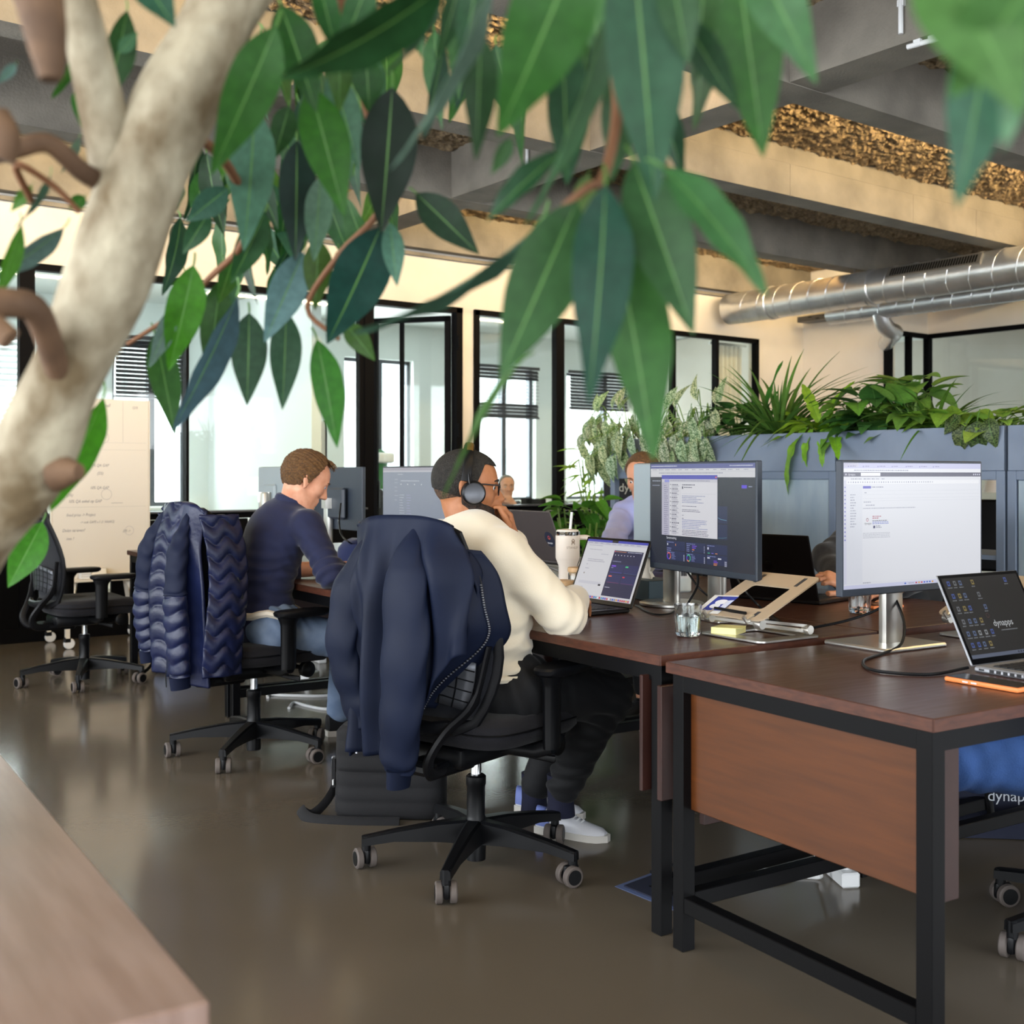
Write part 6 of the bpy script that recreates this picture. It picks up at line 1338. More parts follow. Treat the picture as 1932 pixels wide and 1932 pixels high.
cable('floor_cable', 'lower white cable on the floor right of the second chair', [G(690, 1332, .006), G(620, 1338, .006), G(580, 1332, .006), G(555, 1326, .006), G(545, 1336, .006)], .008, 'white_plastic')

# ---------------------------------------------------------------- flip chart
FC = Vector((2.63, 8.40, 0)); t = thing('flip_chart', 'mobile white flip chart covered in handwriting by the black panels', 'whiteboard', FC, R(1.5))
bw_, bz0, bz1 = .345, .465, 1.745
obj('board', MB().box((0, 0, (bz0+bz1)/2), (2*bw_, .022, bz1-bz0), bev=.004), 'board_white', t); obj('board_rim', MB().box((bw_+.004, 0, (bz0+bz1)/2), (.008, .026, bz1-bz0)), 'offwhite', t); obj('board_rim', MB().box((-bw_-.004, 0, (bz0+bz1)/2), (.008, .026, bz1-bz0)), 'offwhite', t)
obj('pen_tray', MB().box((-.02, -.055, bz0-.01), (.56, .1, .02), bev=.004), 'offwhite', t)
for sg in (-1, 1):
    obj('leg', MB().bar((sg*.18, .0, bz0), (sg*.3, -.2, .14), .03, .03), 'offwhite', t); obj('leg', MB().bar((sg*.3, -.2, .15), (sg*.3, -.2, .06), .028, .028), 'offwhite', t)
    obj('leg', MB().bar((sg*.18, .02, bz0), (sg*.3, .22, .14), .03, .03), 'offwhite', t); obj('leg', MB().bar((sg*.3, .22, .15), (sg*.3, .22, .06), .028, .028), 'offwhite', t)
    for y in (-.2, .22):
        cs = obj('caster_fork', MB().box((sg*.3, y, .062), (.05, .03, .04), bev=.008), 'plastic_black', t); obj('caster_wheel', MB().lathe([(.01, -.012), (.034, -.012), (.038, -.006), (.038, .006), (.034, .012), (.01, .012)], 24, Matrix.Translation((sg*.3+.012, y, .038)) @ Matrix.Rotation(R(90), 4, 'X')), 'white_plastic', cs)
s_ = Screen(.69, 1.28)
W_ = [(.50, .955, 'Small', .042), (.82, .95, 'Q2%', .03), (.42, .905, '150€', .042), (.42, .868, '150€', .042), (.42, .828, '140€', .042), (.42, .77, '120€', .042), (.12, .735, 'on     10%  20%   Europe', .032), (.08, .69, '€100k (5% Wiggel)', .036), (.1, .655, 'w +   20% PM  ->  Project', .032), (.38, .62, '10% QA GAP', .034), (.45, .575, '(5%)', .036), (.02, .53, 'Yo/Qu   20% PM', .034), (.38, .495, '10% QA GAP', .034), (.02, .455, 'Fixe ak   (5%)', .034), (.16, .42, '10% QA enkel op GAP', .036), (.14, .345, 'fixed price -> Project', .034), (.28, .305, '-> ook GAPS v.1 (1 HAAKS)', .03), (.1, .26, 'Delen tarieven?', .036), (.14, .215, 'ines ?', .034), (.72, .25, '275 ->', .03)]
for u, v, st_, sz in W_: s_.text(u, v, sz*.86, st_, '6a6a74', 2, shear=.28, xs=.8)
for v in (.735+.02, .715, .395): s_.rect(.02, v, .97, v+.0012, 'a9a7a6', 1)
s_.rect(.36, .76, .364, .99, 'a9a7a6', 1); s_.rect(.72, .76, .724, .99, 'a9a7a6', 1); s_.ring(.52, .782, .03, .0285, ['8a8a92']*2, 2); s_.ring(.55, .465, .03, .0285, ['8a8a92']*2, 2); s_.ring(.79, .258, .026, .0245, ['9a9aa2']*2, 2); s_.rect(.6, .415, .72, .417, '7a7a84', 2)
s_.build('handwriting', 'printed', t, Matrix.Translation((-.345, -.0115, bz0)) @ Matrix.Rotation(R(90), 4, 'X'))
c_ = FC + Vector((-.10, -.055, bz0 + .0)); tt = thing('marker_box', 'box of markers and note pads on the flip chart tray', 'box', c_); obj('carton', MB().box((.06, 0, .035), (.1, .05, .07)), 'tissue', tt)
for i in range(5): obj('note_pad', MB().box((-.03, 0, .009 + i*.017), (.07, .06, .015)), 'white_plastic', tt)

# ---------------------------------------------------------------- meeting rooms seen through the glass
P = D(1000, 986, 11.45); t = thing('meeting_table', 'black table behind the glass beside the grey haired man', 'table', (P[0], P[1], 0), R(0)); obj('tabletop', MB().box((.35, -.1, .725), (1.5, .8, .03)), 'black_panel', t)
for x in (-.3, 1.0):
    for y in (-.4, .2): obj('leg', MB().box((x, y, .355), (.04, .04, .71)), 'black_metal', t)
p_ = P + Vector((0, 0, 0)); lp = laptop('black laptop on the table behind the glass', D(1032, 985, 11.25), D(985, 985, 11.3), 105, lid=.225, z=.74, keys=False)
t = thing('meeting_chair', 'chrome armed chair at the table behind the glass', 'chair', (P[0]+.45, P[1]-.55, 0)); obj('seat', MB().box((0, 0, .45), (.45, .45, .05), bev=.02), 'plastic_black', t); obj('backrest', MB().box((0, -.24, .68), (.44, .03, .3), bev=.01), 'plastic_black', t)
for sg in (-1, 1): obj('chrome_arm', MB().tube(catmull([(sg*.24, .2, .01), (sg*.24, .2, .66), (sg*.24, -.2, .7), (sg*.24, -.24, .01)], 6), .012, 8), 'chrome', t)
t = thing('meeting_chair', 'seat under the grey haired man behind the glass', 'chair', (D(955, 1010, 12.15)[0], D(955, 1010, 12.15)[1], 0)); obj('seat', MB().box((0, 0, .44), (.46, .46, .05), bev=.02), 'plastic_black', t); obj('backrest', MB().box((.14, .2, .72), (.4, .03, .4), bev=.01), 'plastic_black', t); obj('pedestal', MB().lathe([(.25, 0), (.25, .02), (.03, .05), (.03, .42)], 20), 'chrome', t)
P = PY(717, 850, 10.6); t = thing('vr_headset_stand', 'white VR headset on a dark display stand behind the door glass', 'headset', (P[0], P[1], 0))
obj('plinth', MB().box((0, 0, .52), (.3, .3, 1.04)), 'pot_dark', t); obj('mannequin', MB().lathe([(.07, 1.04), (.06, 1.1), (.05, 1.18), (.075, 1.28), (.085, 1.36), (.06, 1.44), (.01, 1.47)], 20), 'green_dark', t); hs = obj('visor', MB().box((0, -.1, 1.38), (.2, .1, .11), bev=.03, seg=3), 'white_plastic', t); obj('head_strap', MB().tube([(.1*math.cos(a), -.02 + .1*math.sin(a), 1.39) for a in [2*PI*i/20 for i in range(20)]], .012, 8, closed=True), 'grey_metal', hs)
P = PY(690, 752, 10.9); t = thing('security_camera', 'small grey camera arm on the meeting room wall', 'camera', P, 0); obj('camera_body', MB().box((0, 0, 0), (.16, .06, .06), bev=.015), 'grey_metal', t); obj('camera_arm', MB().bar((-.06, 0, 0), (-.06, .0, .5), .02, .02), 'grey_metal', t)
t = thing('projection_rail', 'white ceiling pole above the meeting room camera', 'pole', (P[0]-.06, P[1], P[2] + .5)); obj('ceiling_rod', MB().box((0, 0, (3.05-P[2]-.5)/2), (.02, .02, 3.05-P[2]-.5)), 'white_plastic', t)
# ---------------------------------------------------------------- blue-grey shelving with planters
XC = 5.2; YS = [5.82, 4.92, 3.97, 2.99, 2.03, 1.07]
def cab(label, y1, y0, kind):
    t = thing('shelf_unit', label, 'shelf', (XC, (y0+y1)/2, 0), 0, 'blue-grey shelf units below the planters'); w = y1-y0-.012; dp = .42; f = .045
    for sy in (-1, 1):
        for x in (f/2, dp-f/2): obj('post', MB().box((x, sy*(w/2-f/2), .61), (f, f, 1.22), bev=.003), 'cabinet_frame', t)
    for z in (f/2 + .06, 1.22-f/2):
        for x in (f/2, dp-f/2): obj('rail', MB().box((x, 0, z), (f, w-2*f, f), bev=.003), 'cabinet_frame', t)
        for sy in (-1, 1): obj('rail', MB().box((dp/2, sy*(w/2-f/2), z), (dp-2*f, f, f)), 'cabinet_frame', t)
    obj('shelf', MB().box((dp/2, 0, .09), (dp-.02, w-.06, .02)), 'cabinet_frame', t)
    if kind == 'door':
        d = obj('door', MB().box((.018, 0, .64), (.02, w-2*f-.012, 1.07), bev=.003), 'cabinet_panel', t); obj('door_knob', MB().lathe([(.012, 0), (.012, .02)], 14, Matrix.Translation((.008, -w/2+.12, .7)) @ Matrix.Rotation(R(-90), 4, 'Y')), 'black_metal', d)
        obj('back_panel', MB().box((dp-.01, 0, .64), (.012, w-2*f, 1.07)), 'cabinet', t)
    else:
        for z in (.42, .80): obj('shelf', MB().box((dp/2, 0, z), (dp-.02, w-.06, .022)), 'cabinet_frame', t)
    return t
cab('open shelf unit behind the man in lavender', YS[0], YS[1], 'open'); cab('closed shelf unit between the two big monitors', YS[1], YS[2], 'door'); cab('open shelf unit behind the white monitor', YS[2], YS[3], 'open'); cab('closed shelf unit at the right edge', YS[3], YS[4], 'door'); cab('closed shelf unit outside the right edge', YS[4], YS[5], 'door')
PLN = ['planter box above the man in lavender', 'planter box above the closed shelf between the monitors', 'planter box above the white monitor', 'planter box at the right edge', 'planter box outside the right edge']
for i in range(5):
    y1, y0 = YS[i], YS[i+1]; w = y1-y0-.02
    t = thing('planter_box', 'blue-grey wooden ' + PLN[i], 'planter', (XC, (y0+y1)/2, 1.2205), 0, 'planter boxes on the shelf units')
    obj('front_board', MB().box((.01, 0, .108), (.02, w, .216), bev=.002), 'cabinet', t); obj('rear_board', MB().box((.39, 0, .108), (.02, w, .216), bev=.002), 'cabinet', t)
    for sy in (-1, 1): obj('end_board', MB().box((.2, sy*(w/2-.01), .108), (.36, .02, .216)), 'cabinet', t)
    obj('soil', MB().box((.2, 0, .09), (.36, w-.04, .16)), 'soil', t)

# ---------------------------------------------------------------- leaves
def leafmesh(name, prof, n=9, cols=(-1, -.5, -.03, .03, .5, 1), fold=.18, bend=.25, wave=0, petiole=.12, lobes=0, m='leafy', rib='leaf_rib', tw=0):
    "unit leaf: x from base (0) to tip (1), half width = prof, z up"
    vs = []; fs = []; mi = []
    for i in range(n+1):
        x = i/n; w = prof(x); zc = -bend*x*x
        for c in cols:
            ww = w*(1 + lobes*math.sin(x*34)*abs(c)**3); tz = tw*x*c*w
            vs.append((x*(1-.12*bend*x), c*ww, zc + fold*abs(c)*w + wave*math.sin(x*19 + (3 if c > 0 else 0))*abs(c)**2*.5 + tz))
    k = len(cols)
    for i in range(n):
        for j in range(k-1): fs.append((i*k+j, (i+1)*k+j, (i+1)*k+j+1, i*k+j+1)); mi.append(1 if cols[j] == -.03 else 0)
    if petiole:
        o = len(vs); r = .012
        for x, z in ((0, 0), (-petiole*.5, -.01), (-petiole, -.05)):
            vs += [(x, r*math.cos(a), z + r*math.sin(a)) for a in (0, 2.1, 4.2)]
        for a in (0, 3):
            for b in range(3): fs.append((o+a+b, o+a+(b+1) % 3, o+a+3+(b+1) % 3, o+a+3+b)); mi.append(1)
    me = bpy.data.meshes.new(name); me.from_pydata(vs, [], fs); me.update(); me.shade_smooth(); me.materials.append(MATS[m]); me.materials.append(MATS[rib]); me.polygons.foreach_set('material_index', mi); return me
lance = lambda wd: (lambda x: wd*1.08*(max(0, math.sin(PI*min(1, x)**.82))**.95)*(1-.3*x) + .003)
LF = {
 'ficus': [leafmesh('leaf', lance(.165), 14, fold=.25, bend=b, wave=w, m='leafy', tw=t_) for b, w, t_ in ((.06, .012, .3), (.14, .02, -.5), (.03, .008, .8), (.2, .025, .1))],
 'varieg': [leafmesh('leaf', lance(.19), 7, fold=.3, bend=b, m='leaf_varieg', petiole=.35) for b in (.35, .55)],
 'heart': [leafmesh('leaf', lambda x: .36*math.sin(PI*min(1, (x+.06)/1.06)**.62)**.8*(1-.2*x) + .002, 7, fold=.25, bend=b, petiole=.4) for b in (.25, .5)],
 'strap': [leafmesh('leaf', lambda x: .022*(1-x**3) + .001, 10, cols=(-1, -.03, .03, 1), fold=.8, bend=b, petiole=0) for b in (.35, .7, 1.0)],
 'nest': [leafmesh('leaf', lambda x: .095*math.sin(PI*min(1, .08+x*.92))**.6 + .002, 16, fold=.25, bend=b, wave=.03, petiole=.05, lobes=.18) for b in (.25, .6, .9)],
 'bamboo': [leafmesh('leaf', lance(.11), 6, fold=.2, bend=.3, petiole=.2)],
}
def leaf(kind, parent, base, tip, normal, wscale=1.0, col=(.1, .3, .08), idx=None, local=None):
    b = Vector(base); t = Vector(tip); L = (t-b).length; x = (t-b).normalized(); n = Vector(normal); n = n - x*n.dot(x)
    if n.length < 1e-4: n = Vector((0, 0, 1)) - x*x.z + Vector((1e-3, 0, 0))
    n.normalize(); y = n.cross(x); M = Matrix(((x.x*L, y.x*L*wscale, n.x*L, b.x), (x.y*L, y.y*L*wscale, n.y*L, b.y), (x.z*L, y.z*L*wscale, n.z*L, b.z), (0, 0, 0, 1)))
    me = LF[kind][idx if idx is not None else random.randrange(len(LF[kind]))]; o = bpy.data.objects.new('leaf', me); COL.objects.link(o); o.parent = parent; o.matrix_local = M; o.color = tuple(col) + (1,); return o
def gr(base, j=.25): k = 1 + random.uniform(-j, j); l = lin(base); return (l[0]*k*(1+random.uniform(-.1, .15)), l[1]*k, l[2]*k*(1+random.uniform(-.2, .1)))
def hue(px): return None
def arch_plant(name, label, P, kind, n, ln, spread, up, col, group='plants in the planter boxes', droop=0, front=.0, wsc=(.9, 1.2), stems=True, hgt=.0):
    t = thing(name, label, 'plant', P, 0, group)
    for i in range(n):
        a = 2*PI*i/n*2.4 + random.uniform(-.5, .5); r0 = random.uniform(.01, .06); L = ln*random.uniform(.65, 1.15); el = up*random.uniform(.3, 1.1) - droop*random.random(); z0 = random.uniform(.0, hgt)
        d = Vector((math.cos(a) - front, math.sin(a)*1.15, 0)); d.normalize()
        sx = spread*random.uniform(.15, 1); b = Vector((math.cos(a)*r0, math.sin(a)*r0, 0)) + d*sx*.5 + Vector((0, 0, z0 + .03)); b.x = max(b.x, -.17)
        tp = b + d*L*math.cos(el) + Vector((0, 0, L*math.sin(el)))
        leaf(kind, t, b, tp, Vector((-d.x*.4 - .2, -d.y*.4, 1)), random.uniform(*wsc), gr(col))
        if stems and i % 2 == 0: obj('stem', MB().tube([(b.x*.2, b.y*.2, 0), ((b.x*.5), (b.y*.5), b.z*.7), b], .003, 5), 'stalk', t, sharp=None)
    return t
ZP = 1.395
def yat(px): return PX(px, 800, XC + .12)[1]
def bed(px): return (XC + .2, yat(px), ZP)
# trailing variegated plants on the left box
for (px, n, lb) in ((1180, 64, 'silver streaked trailing plant at the left end of the planters'), (1305, 70, 'silver streaked trailing plant above the dashboard monitor')):
    t = thing('aglaonema_plant', lb, 'plant', bed(px), 0, 'plants in the planter boxes')
    for i in range(n):
        y = random.uniform(-.3, .3); h = random.uniform(-.08, .27); b = Vector((-.23 + .1*(h > .1) + random.uniform(-.04, .04), y, h)); L = random.uniform(.14, .21)
        if h > .22: tp = b + Vector((random.uniform(-.06, .06), random.uniform(-.08, .08), L*.9))
        else: tp = b + Vector((random.uniform(-.05, -.01), random.uniform(-.06, .06), -L))
        leaf('varieg', t, b, tp, (-1, random.uniform(-.5, .3), .35), random.uniform(1.0, 1.35), gr('c6d2ac', .12))
        if i % 2 == 0: obj('stem', MB().tube(catmull([(-.02, y*.4, 0), (-.1, y*.7, max(.06, h+.06)), b], 4), .0035, 5), 'stalk', t, sharp=None)
arch_plant('grass_plant', 'tall arching grassy plant above the dashboard monitor', bed(1455), 'strap', 110, .5, .06, 1.35, '55803a', stems=False, wsc=(.8, 1.5))
t = thing('sword_plant', 'upright pointed leaf plant beside the grassy plant', 'plant', bed(1425), 0, 'plants in the planter boxes')
for (dy, L, dl) in ((0, .52, .02), (.05, .34, -.05), (-.06, .3, .06)): leaf('nest', t, (0, dy, 0), (.02, dy+dl, L), (-1, .4, 0), .5, gr('3c7a2c', .1), 0)
arch_plant('birds_nest_fern', 'wavy light green fern hanging over the planter edge', bed(1552), 'nest', 18, .42, .05, .8, '7fae2f', front=.5, droop=.2, stems=False)
t = bpy.data.objects['birds_nest_fern']
for (b, tp) in (((-.17, .04, .07), (-.36, .22, -.2)), ((-.17, .0, .06), (-.31, .06, -.16)), ((-.15, .1, .09), (-.24, .46, .02)), ((-.15, .06, .1), (-.26, .34, .12)), ((-.1, .0, .08), (-.14, .1, .38)), ((-.1, -.05, .08), (-.1, -.08, .36)), ((-.15, -.06, .06), (-.3, -.12, -.1))): leaf('nest', t, b, tp, (-.5, 0, 1), 1.0, gr('86b534', .1), 1)
arch_plant('philodendron_plant', 'dark glossy plant in the middle of the planters', bed(1640), 'heart', 52, .19, .24, .65, '47763a', droop=.9, front=.45, hgt=.26)
arch_plant('philodendron_plant', 'yellow flecked leafy plant above the white monitor', bed(1705), 'heart', 48, .185, .22, .85, '6f9a45', droop=.6, front=.3, hgt=.3)
arch_plant('pothos_plant', 'bright green pothos near the right edge', bed(1790), 'heart', 36, .175, .22, .75, '92c04e', droop=.7, front=.35, hgt=.1)
arch_plant('pothos_plant', 'pale green pothos above the silver laptop', bed(1870), 'heart', 32, .175, .2, .75, '9ac45a', droop=.6, front=.4, hgt=.08)
t = thing('calathea_plant', 'dark striped leaves hanging over the last planter board', 'plant', bed(1880), 0, 'plants in the planter boxes')
for (b, tp) in (((-.2, .03, .07), (-.26, .02, -.10)), ((-.2, .09, .06), (-.26, .13, -.08)), ((-.2, -.03, .08), (-.27, -.07, -.04)), ((-.2, .12, .1), (-.25, .2, .02))): leaf('varieg', t, b, tp, (-1, 0, .3), 1.9, gr('5d6e44', .1))
arch_plant('philodendron_plant', 'leafy plant beyond the right edge of the frame', bed(2000), 'heart', 20, .14, .2, .6, '5a8a35', droop=.6, front=.4, hgt=.1)
arch_plant('philodendron_plant', 'broad leafed plant between the fern and the dark glossy plant', bed(1598), 'heart', 38, .19, .2, .65, '6aa03e', droop=.8, front=.5, hgt=.2)
arch_plant('grass_plant', 'small grassy tuft right of the dark glossy plant', bed(1752), 'strap', 46, .34, .05, 1.3, '4f7a30', stems=False, wsc=(1, 1.8))
arch_plant('philodendron_plant', 'broad leafed plant left of the grassy plant', bed(1378), 'heart', 30, .16, .2, .7, '3f6f34', droop=.7, front=.4, hgt=.22)
arch_plant('grass_plant', 'grassy plant outside the frame in the last planter', bed(2250), 'strap', 30, .4, .06, 1.3, '3f6a2a', stems=False)
# potted plants behind the row, by the glass
def potted(label, P, n, h, spread, kind, col, L, cat_name='potted_plant', potm='pot_dark', zb=0):
    t = thing(cat_name, label, 'plant', (P[0], P[1], zb), 0, 'potted plants by the glass'); obj('pot', MB().lathe([(.11, 0), (.15, .28), (.155, .3), (.14, .3), (.135, .27)], 28), potm, t); obj('soil', MB().lathe([(.135, .26), (.02, .27)], 20), 'soil', t)
    for i in range(n//5): a = 2*PI*i/(n//5); obj('stem', MB().tube(catmull([(.04*math.cos(a), .04*math.sin(a), .27), (.1*math.cos(a), .1*math.sin(a), .27+h*.5), (spread*.6*math.cos(a), spread*.6*math.sin(a), .27+h*random.uniform(.6, 1))], 4), .006, 5), 'stalk', t, sharp=None)
    for i in range(n):
        a = random.uniform(0, 2*PI); r = spread*math.sqrt(random.random())*.8; z = .3 + h*random.random()**.7; b = Vector((r*math.cos(a), r*math.sin(a), z)); el = random.uniform(-.7, .6); l = L*random.uniform(.7, 1.2)
        leaf(kind, t, b, b + Vector((math.cos(a)*math.cos(el)*l, math.sin(a)*math.cos(el)*l, math.sin(el)*l)), (random.uniform(-.4, .1), random.uniform(-.5, .1), 1), random.uniform(.8, 1.2), gr(col))
    return t
potted('bushy green plant behind the cream mug', PX(1100, 980, 4.6) , 110, .75, .26, 'heart', '4c8a2f', .13)
potted('light bamboo-like plant between the glass and the shelves', PX(1128, 900, 6.3), 90, 1.15, .28, 'bamboo', '8ab848', .2)
potted('leafy plant behind the open shelf', PX(1195, 1000, 6.3), 70, .8, .3, 'heart', '5a9a3a', .15)
potted('plant with a glossy leaf behind the mesh chair by the flip chart', (1.55, 8.15), 22, .55, .18, 'heart', '4f9a2c', .26)
# black bin with lettering seen through the open shelf
P = D(1198, 940, 8.35); t = thing('roll_up_display', 'black tapered display with pale lettering behind the open shelf', 'display', (P[0], P[1], 0), -R(60)); obj('panel', MB().prism([(-.19, 0), (.19, 0), (.24, 1.27), (-.24, 1.27)], -.012, .012, Matrix.Rotation(R(90), 4, 'X')), 'black_panel', t); obj('foot', MB().box((0, 0, .01), (.4, .25, .02)), 'black_metal', t)
s_ = Screen(.3, .1); s_.text(0, 0, .085, 'dynapps', 'b8b6a8'); s_.build('lettering', 'printed', t, Matrix.Translation((-.12, -.0125, 1.08)) @ Matrix.Rotation(R(90), 4, 'X'))
# things glimpsed through the open shelf at the right
P = D(1872, 1000, 8.2); t = thing('side_chair', 'black chair glimpsed through the shelf right of the white monitor', 'chair', (P[0], P[1], 0), R(20)); obj('seat', MB().box((0, 0, .45), (.45, .45, .05), bev=.02), 'plastic_black', t); obj('backrest', MB().box((-.2, 0, .78), (.04, .42, .5), bev=.018), 'plastic_black', t)
for x in (-.19, .19):
    for y in (-.19, .19): obj('leg', MB().tube([(x, y, 0), (x*.95, y*.95, .43)], .012, 8), 'chrome', t)
P = D(1868, 945, 8.0); t = thing('desk_lamp', 'small white lamp glimpsed through the shelf right of the white monitor', 'lamp', (P[0]+.25, P[1]-.2, 0)); obj('lamp_base', MB().lathe([(.14, 0), (.14, .02), (.02, .03)], 24), 'black_metal', t); obj('lamp_pole', MB().tube(catmull([(0, 0, .02), (0, 0, 1.1), (-.06, .05, 1.24), (-.2, .16, 1.22)], 5), .01, 8), 'black_metal', t); obj('lamp_shade', MB().lathe([(.02, .0), (.06, -.04), (.085, -.12), (.08, -.12), (.055, -.04)], 24, Matrix.Translation((-.22, .18, 1.2))), 'white_plastic', t)
# ---------------------------------------------------------------- the fig tree in the foreground
base = D(-400, 1690, 1.4); base.z = .742
tree = thing('fig_tree', 'fig tree with a pale leaning trunk and long hanging leaves in the foreground', 'tree', base); inv = -base
TP = [base + Vector((0, 0, .24)), D(-300, 1480, 1.32), D(-170, 1230, 1.24), D(-60, 1040, 1.18), D(40, 900, 1.15), D(110, 740, 1.13), D(190, 560, 1.12), D(262, 360, 1.12), D(325, 210, 1.13), D(400, 60, 1.15), D(470, -90, 1.18), D(560, -300, 1.24)]
P = catmull([p + inv for p in TP], 6); n = len(P)
rad = [.0375 + .003*math.sin(i*.55) + .004*math.exp(-((i/n-.63)/.05)**2) for i in range(n)]
rings = []
trunk = obj('trunk', MB().tube(P, rad, 24), 'bark', tree)
def branch(pts, r0, r1, m='bark', parent=tree):
    Q = catmull([p + inv for p in pts], 5); k = len(Q); return obj('branch', MB().tube(Q, [r0 + (r1-r0)*i/(k-1) for i in range(k)], 12), m, parent)
branch([D(225, 330, 1.12), D(205, 255, 1.11), D(180, 150, 1.09), D(150, 20, 1.06), D(120, -80, 1.05)], .026, .016)
branch([D(60, -60, .85), D(82, 40, .84), D(92, 110, .84), D(95, 150, .84)], .02, .008, 'bark_brown')
branch([D(200, 350, 1.12), D(150, 320, 1.08), D(90, 270, 1.05), D(20, 285, 1.04), D(-40, 300, 1.04)], .010, .008, 'bark_brown')
branch([D(110, 700, 1.1), D(70, 590, 1.04), D(20, 572, 1.02), D(-40, 575, 1.0)], .012, .014, 'bark_brown')
branch([D(20, 640, .95), D(-20, 610, .95), D(-60, 600, .95)], .010, .012, 'bark_brown')
branch([D(110, 890, 1.13), D(150, 890, 1.12)], .02, .008, 'bark_brown')
branch([D(0, 300, 1.0), D(10, 260, 1.0), D(-10, 220, 1.0)], .013, .013, 'bark_brown')
BR = [branch([D(430, 20, 1.15), D(560, -60, 1.2), D(760, -110, 1.2), D(1000, -120, 1.1), D(1250, -110, 1.0), D(1500, -120, .9), D(1800, -120, .7)], .012, .006, 'twig'),
      branch([D(330, 230, 1.15), D(420, 300, 1.3), D(470, 400, 1.45), D(450, 470, 1.5), D(400, 520, 1.52), D(330, 590, 1.55), D(240, 650, 1.55)], .006, .003, 'twig'),
      branch([D(640, -100, 1.2), D(650, 60, 1.3), D(690, 200, 1.4), D(720, 380, 1.42), D(640, 480, 1.45), D(580, 580, 1.5), D(640, 640, 1.5)], .006, .003, 'twig'),
      branch([D(1140, -110, 1.05), D(1150, 60, .98), D(1165, 200, .95), D(1140, 330, .92), D(1100, 360, .9), D(1000, 450, .92)], .006, .003, 'twig'),
      branch([D(1200, -110, 1.0), D(1195, 120, .95), D(1220, 260, .92), D(1260, 320, .9)], .005, .003, 'twig'),
      branch([D(60, 380, 1.2), D(30, 310, 1.15), D(100, 350, 1.18), D(150, 400, 1.2)], .004, .003, 'twig')]
obj('pot', MB().lathe([(.13, 0), (.17, .24), (.18, .26), (.165, .26), (.155, .23)], 36), 'pot_concrete', tree); obj('soil', MB().lathe([(.155, .225), (.02, .235)], 24), 'soil', tree)
camv = Vector((0, 0, CAM_H))
def tl(bx, by, tx, ty, w, d1, d2=None, col='3f7a35', wr=.30, sgn=1, idx=None, tilt=None):
    d2 = d2 if d2 else d1; b = D(bx, by, d1); t = D(tx, ty, d2); L = (t-b).length; x = (t-b).normalized(); vv = (camv - (b+t)/2).normalized(); vv = (vv - x*vv.dot(x)).normalized()
    app = w*((d1+d2)/2)/F; real = max(wr*L, app*1.02); c = min(1, app/real); ang = math.acos(c)*sgn; y = vv.cross(x); nrm = vv*math.cos(ang) + y*math.sin(ang)
    return leaf('ficus', tree, b + inv, t + inv, nrm, real/L/.33*1.05, tuple(v*.5 for v in gr(col, .06)), idx)
G1, G2, G3, G4, G5, G6 = '2f6a35', '3c8030', '1d4a2c', '6f9a7c', '2a5f45', '55962a'
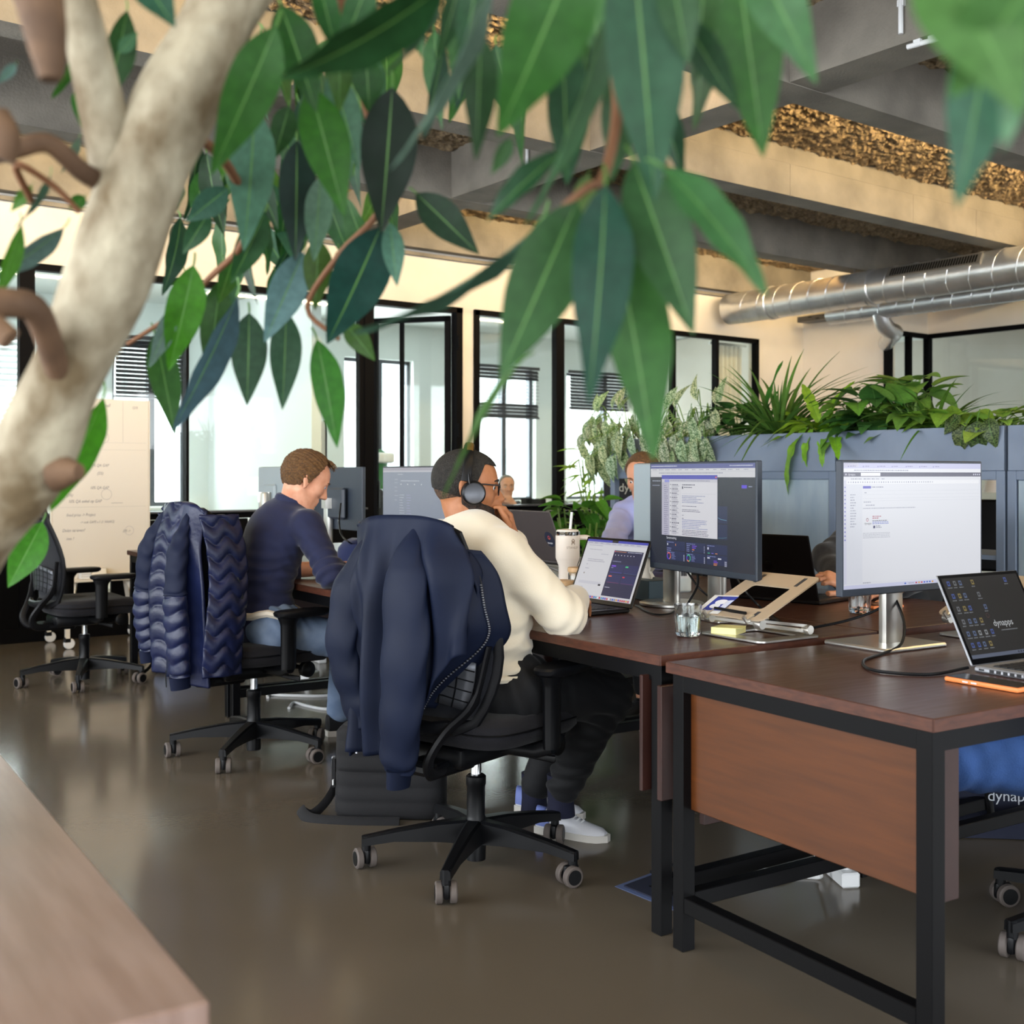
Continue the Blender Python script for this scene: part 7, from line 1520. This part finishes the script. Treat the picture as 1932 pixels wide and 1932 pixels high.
TL = [  # near cluster
 (1142, 350, 1125, 758, 122, .86, .84, G5), (1150, 400, 1252, 868, 112, .90, .88, '437f38'), (1088, 380, 946, 712, 128, .9, .88, '3d7036'), (1195, 305, 1312, 628, 118, .88, .86, '3a6f37'), (1250, 315, 1480, 530, 72, .8, .78, '4f8a4a'),
 (1392, -60, 1444, 295, 115, .85, .86, '3f7f28'), (1400, -120, 1545, 138, 105, .75, .73, '548f55'), (1868, 40, 1818, 375, 125, .62, .6, '4a8460'), (1760, -120, 1935, 200, 190, .5, .48, '6a9a52'), (1960, -60, 1800, 190, 160, .48, .5, '629650'), (1935, 60, 1900, 280, 60, .5, .5, '7fae86'),
 (1190, -130, 1245, 380, 140, .8, .82, '3a6d4a'), (1095, -110, 948, 262, 165, .78, .8, '3f7a35'), (930, -40, 782, 345, 52, .85, .85, '7d9c96', .3, 1), (1150, 10, 1040, 445, 62, .85, .85, '548a5a', .3, 1), (1062, 285, 903, 402, 34, .9, .9, '2c5a3a', .3, -1), (1285, 30, 1395, 205, 60, .85, .85, '33633c'), (1265, -60, 1300, 120, 75, .8, .8, '3d6f3c'), (1320, 10, 1340, 240, 50, .95, .95, '567a4a'), (1110, 330, 1090, 420, 40, .95, .95, '7a9a50'),
 (1010, 430, 700, 700, 22, .95, 1.0, '567f66', .2, 1), (975, 690, 818, 938, 22, .95, 1.0, '55803a', .2, -1), (965, 260, 930, 330, 30, .95, .95, '4b7a4a'), (905, 60, 905, 300, 70, .92, .92, '2f5a2c'), (840, -30, 540, 205, 88, .85, .9, '2f5f36'), (835, -20, 745, 155, 34, .9, .9, '4a6a52', .3, 1), (1180, 120, 1160, 340, 80, .98, .98, '3d6f3a'), (1060, 60, 1075, 350, 60, .98, 1.0, '33633a'),
 (870, -60, 842, 118, 44, 1.0, 1.0, '2c5a30'), (905, -80, 880, 140, 62, .95, .95, '33663a'), (700, -50, 640, 120, 60, 1.1, 1.1, '3a6f3a'), (1330, -70, 1318, 150, 66, .9, .9, '3f7434'), (1235, 170, 1300, 335, 50, 1.0, 1.0, '2f5f3a'), (760, -40, 800, 110, 46, 1.1, 1.1, '447a3a'), (1010, 20, 1000, 200, 54, 1.05, 1.05, '2a5a33'), (1120, -60, 1128, 120, 60, .95, .95, '4a8040'), (600, -40, 640, 110, 50, 1.15, 1.15, '2f6a2a'),
 # middle cluster
 (740, 165, 722, 440, 104, 1.3, 1.32, '18331f'), (785, 365, 905, 478, 66, 1.35, 1.35, '27492a'), (718, 428, 622, 662, 104, 1.4, 1.42, '22584a'), (585, 165, 652, 405, 88, 1.25, 1.25, '3a8518'), (520, 50, 405, 335, 100, 1.05, 1.05, '3f7a35'), (530, 10, 600, 205, 85, 1.15, 1.15, '2b5f1e'), (480, 200, 470, 482, 84, 1.35, 1.38, '6fa08a'), (560, 265, 560, 492, 68, 1.45, 1.45, '1c3d30'), (603, 335, 598, 492, 52, 1.45, 1.45, '78aa90'),
 (365, 500, 325, 706, 70, 1.5, 1.5, '4c9a25'), (292, 630, 336, 822, 60, 1.55, 1.55, '457a3a'), (448, 560, 338, 822, 42, 1.5, 1.5, '4f6f78', .3, 1), (470, 590, 468, 766, 66, 1.55, 1.55, '3a6648'), (540, 588, 535, 774, 58, 1.55, 1.55, '3f7050'), (598, 640, 642, 845, 56, 1.5, 1.5, '3f9022'), (572, 475, 500, 648, 68, 1.5, 1.5, '86aea8'), (600, 450, 598, 585, 56, 1.5, 1.5, '5d8030'), (650, 610, 710, 678, 42, 1.5, 1.5, '58803a'), (640, 470, 660, 560, 40, 1.5, 1.5, '4f8030'),
 (415, 530, 395, 720, 60, 1.6, 1.6, '4a7a3a'), (325, 580, 290, 700, 34, 1.5, 1.5, '7a9f92', .3, 1), (735, 420, 750, 540, 40, 1.4, 1.4, '5f9a80'), (430, 355, 350, 420, 50, 1.45, 1.45, '4a7a62'), (395, 400, 345, 480, 40, 1.5, 1.5, '33663a'), (500, 400, 440, 540, 55, 1.5, 1.5, '3c6f3c'), (690, 110, 700, 210, 60, 1.3, 1.3, '2f6a28'), (640, 60, 645, 210, 55, 1.3, 1.3, '4f8030'), (420, 330, 440, 260, 30, 1.4, 1.4, '5fa030'), (625, 130, 680, 320, 60, 1.4, 1.4, '5c8f74'), (545, 200, 520, 300, 50, 1.4, 1.4, '2f5f2a'),
 # behind and left of the trunk
 (195, 750, 104, 972, 46, 1.4, 1.4, '4aa01e', .3, 1), (120, 430, -10, 535, 34, 1.3, 1.3, '6d8a88', .3, 1), (95, 330, 40, 440, 20, 1.2, 1.2, '5a7a6a', .3, 1), (60, 350, 20, 400, 22, 1.2, 1.2, '5f9a3a'), (40, 420, 0, 560, 18, 1.2, 1.2, '5a9a2a', .25, 1), (150, 165, 155, 240, 34, 1.3, 1.3, '2f8a1a'), (240, 20, 205, 195, 44, 1.2, 1.2, '33602f'), (255, -60, 330, 45, 70, 1.0, 1.0, '3a6a55'), (175, 20, 130, 200, 25, 1.25, 1.25, '3c7a2a', .3, 1), (30, 120, -5, 160, 20, 1.1, 1.1, '7a9f92'), (225, 100, 260, 60, 26, 1.2, 1.2, '4f8a5a'), (80, 985, 15, 1110, 60, 1.8, 1.8, '4fa02a'), (150, 260, 120, 330, 20, 1.3, 1.3, '7a9a8a', .3, 1), (160, 370, 130, 395, 26, 1.3, 1.3, '3f7a2a')]
for a in TL: tl(*a)
rs = random.Random(11)
for i in range(70):
    x = rs.uniform(330, 730); y = rs.uniform(40, 520); d = rs.uniform(1.55, 1.95); L = rs.uniform(90, 170); tx = x + rs.uniform(-60, 60)
    if x > 560 and y > 420: continue
    tl(x, y, tx, y + L, rs.uniform(18, 46), d, d + rs.uniform(-.06, .06), rs.choice(['2f6a2c', '3c7a30', '265238', '4a7f5a', '5a8f34', '1f4a26']), .3, rs.choice((-1, 1)))
for i in range(16):
    x = rs.uniform(640, 1300); y = rs.uniform(-80, 120); d = rs.uniform(1.2, 1.6); tl(x, y, x + rs.uniform(-50, 50), y + rs.uniform(130, 220), rs.uniform(20, 55), d, d, rs.choice(['2f6a2c', '3c7a30', '265238', '3a6f45']), .3, rs.choice((-1, 1)))
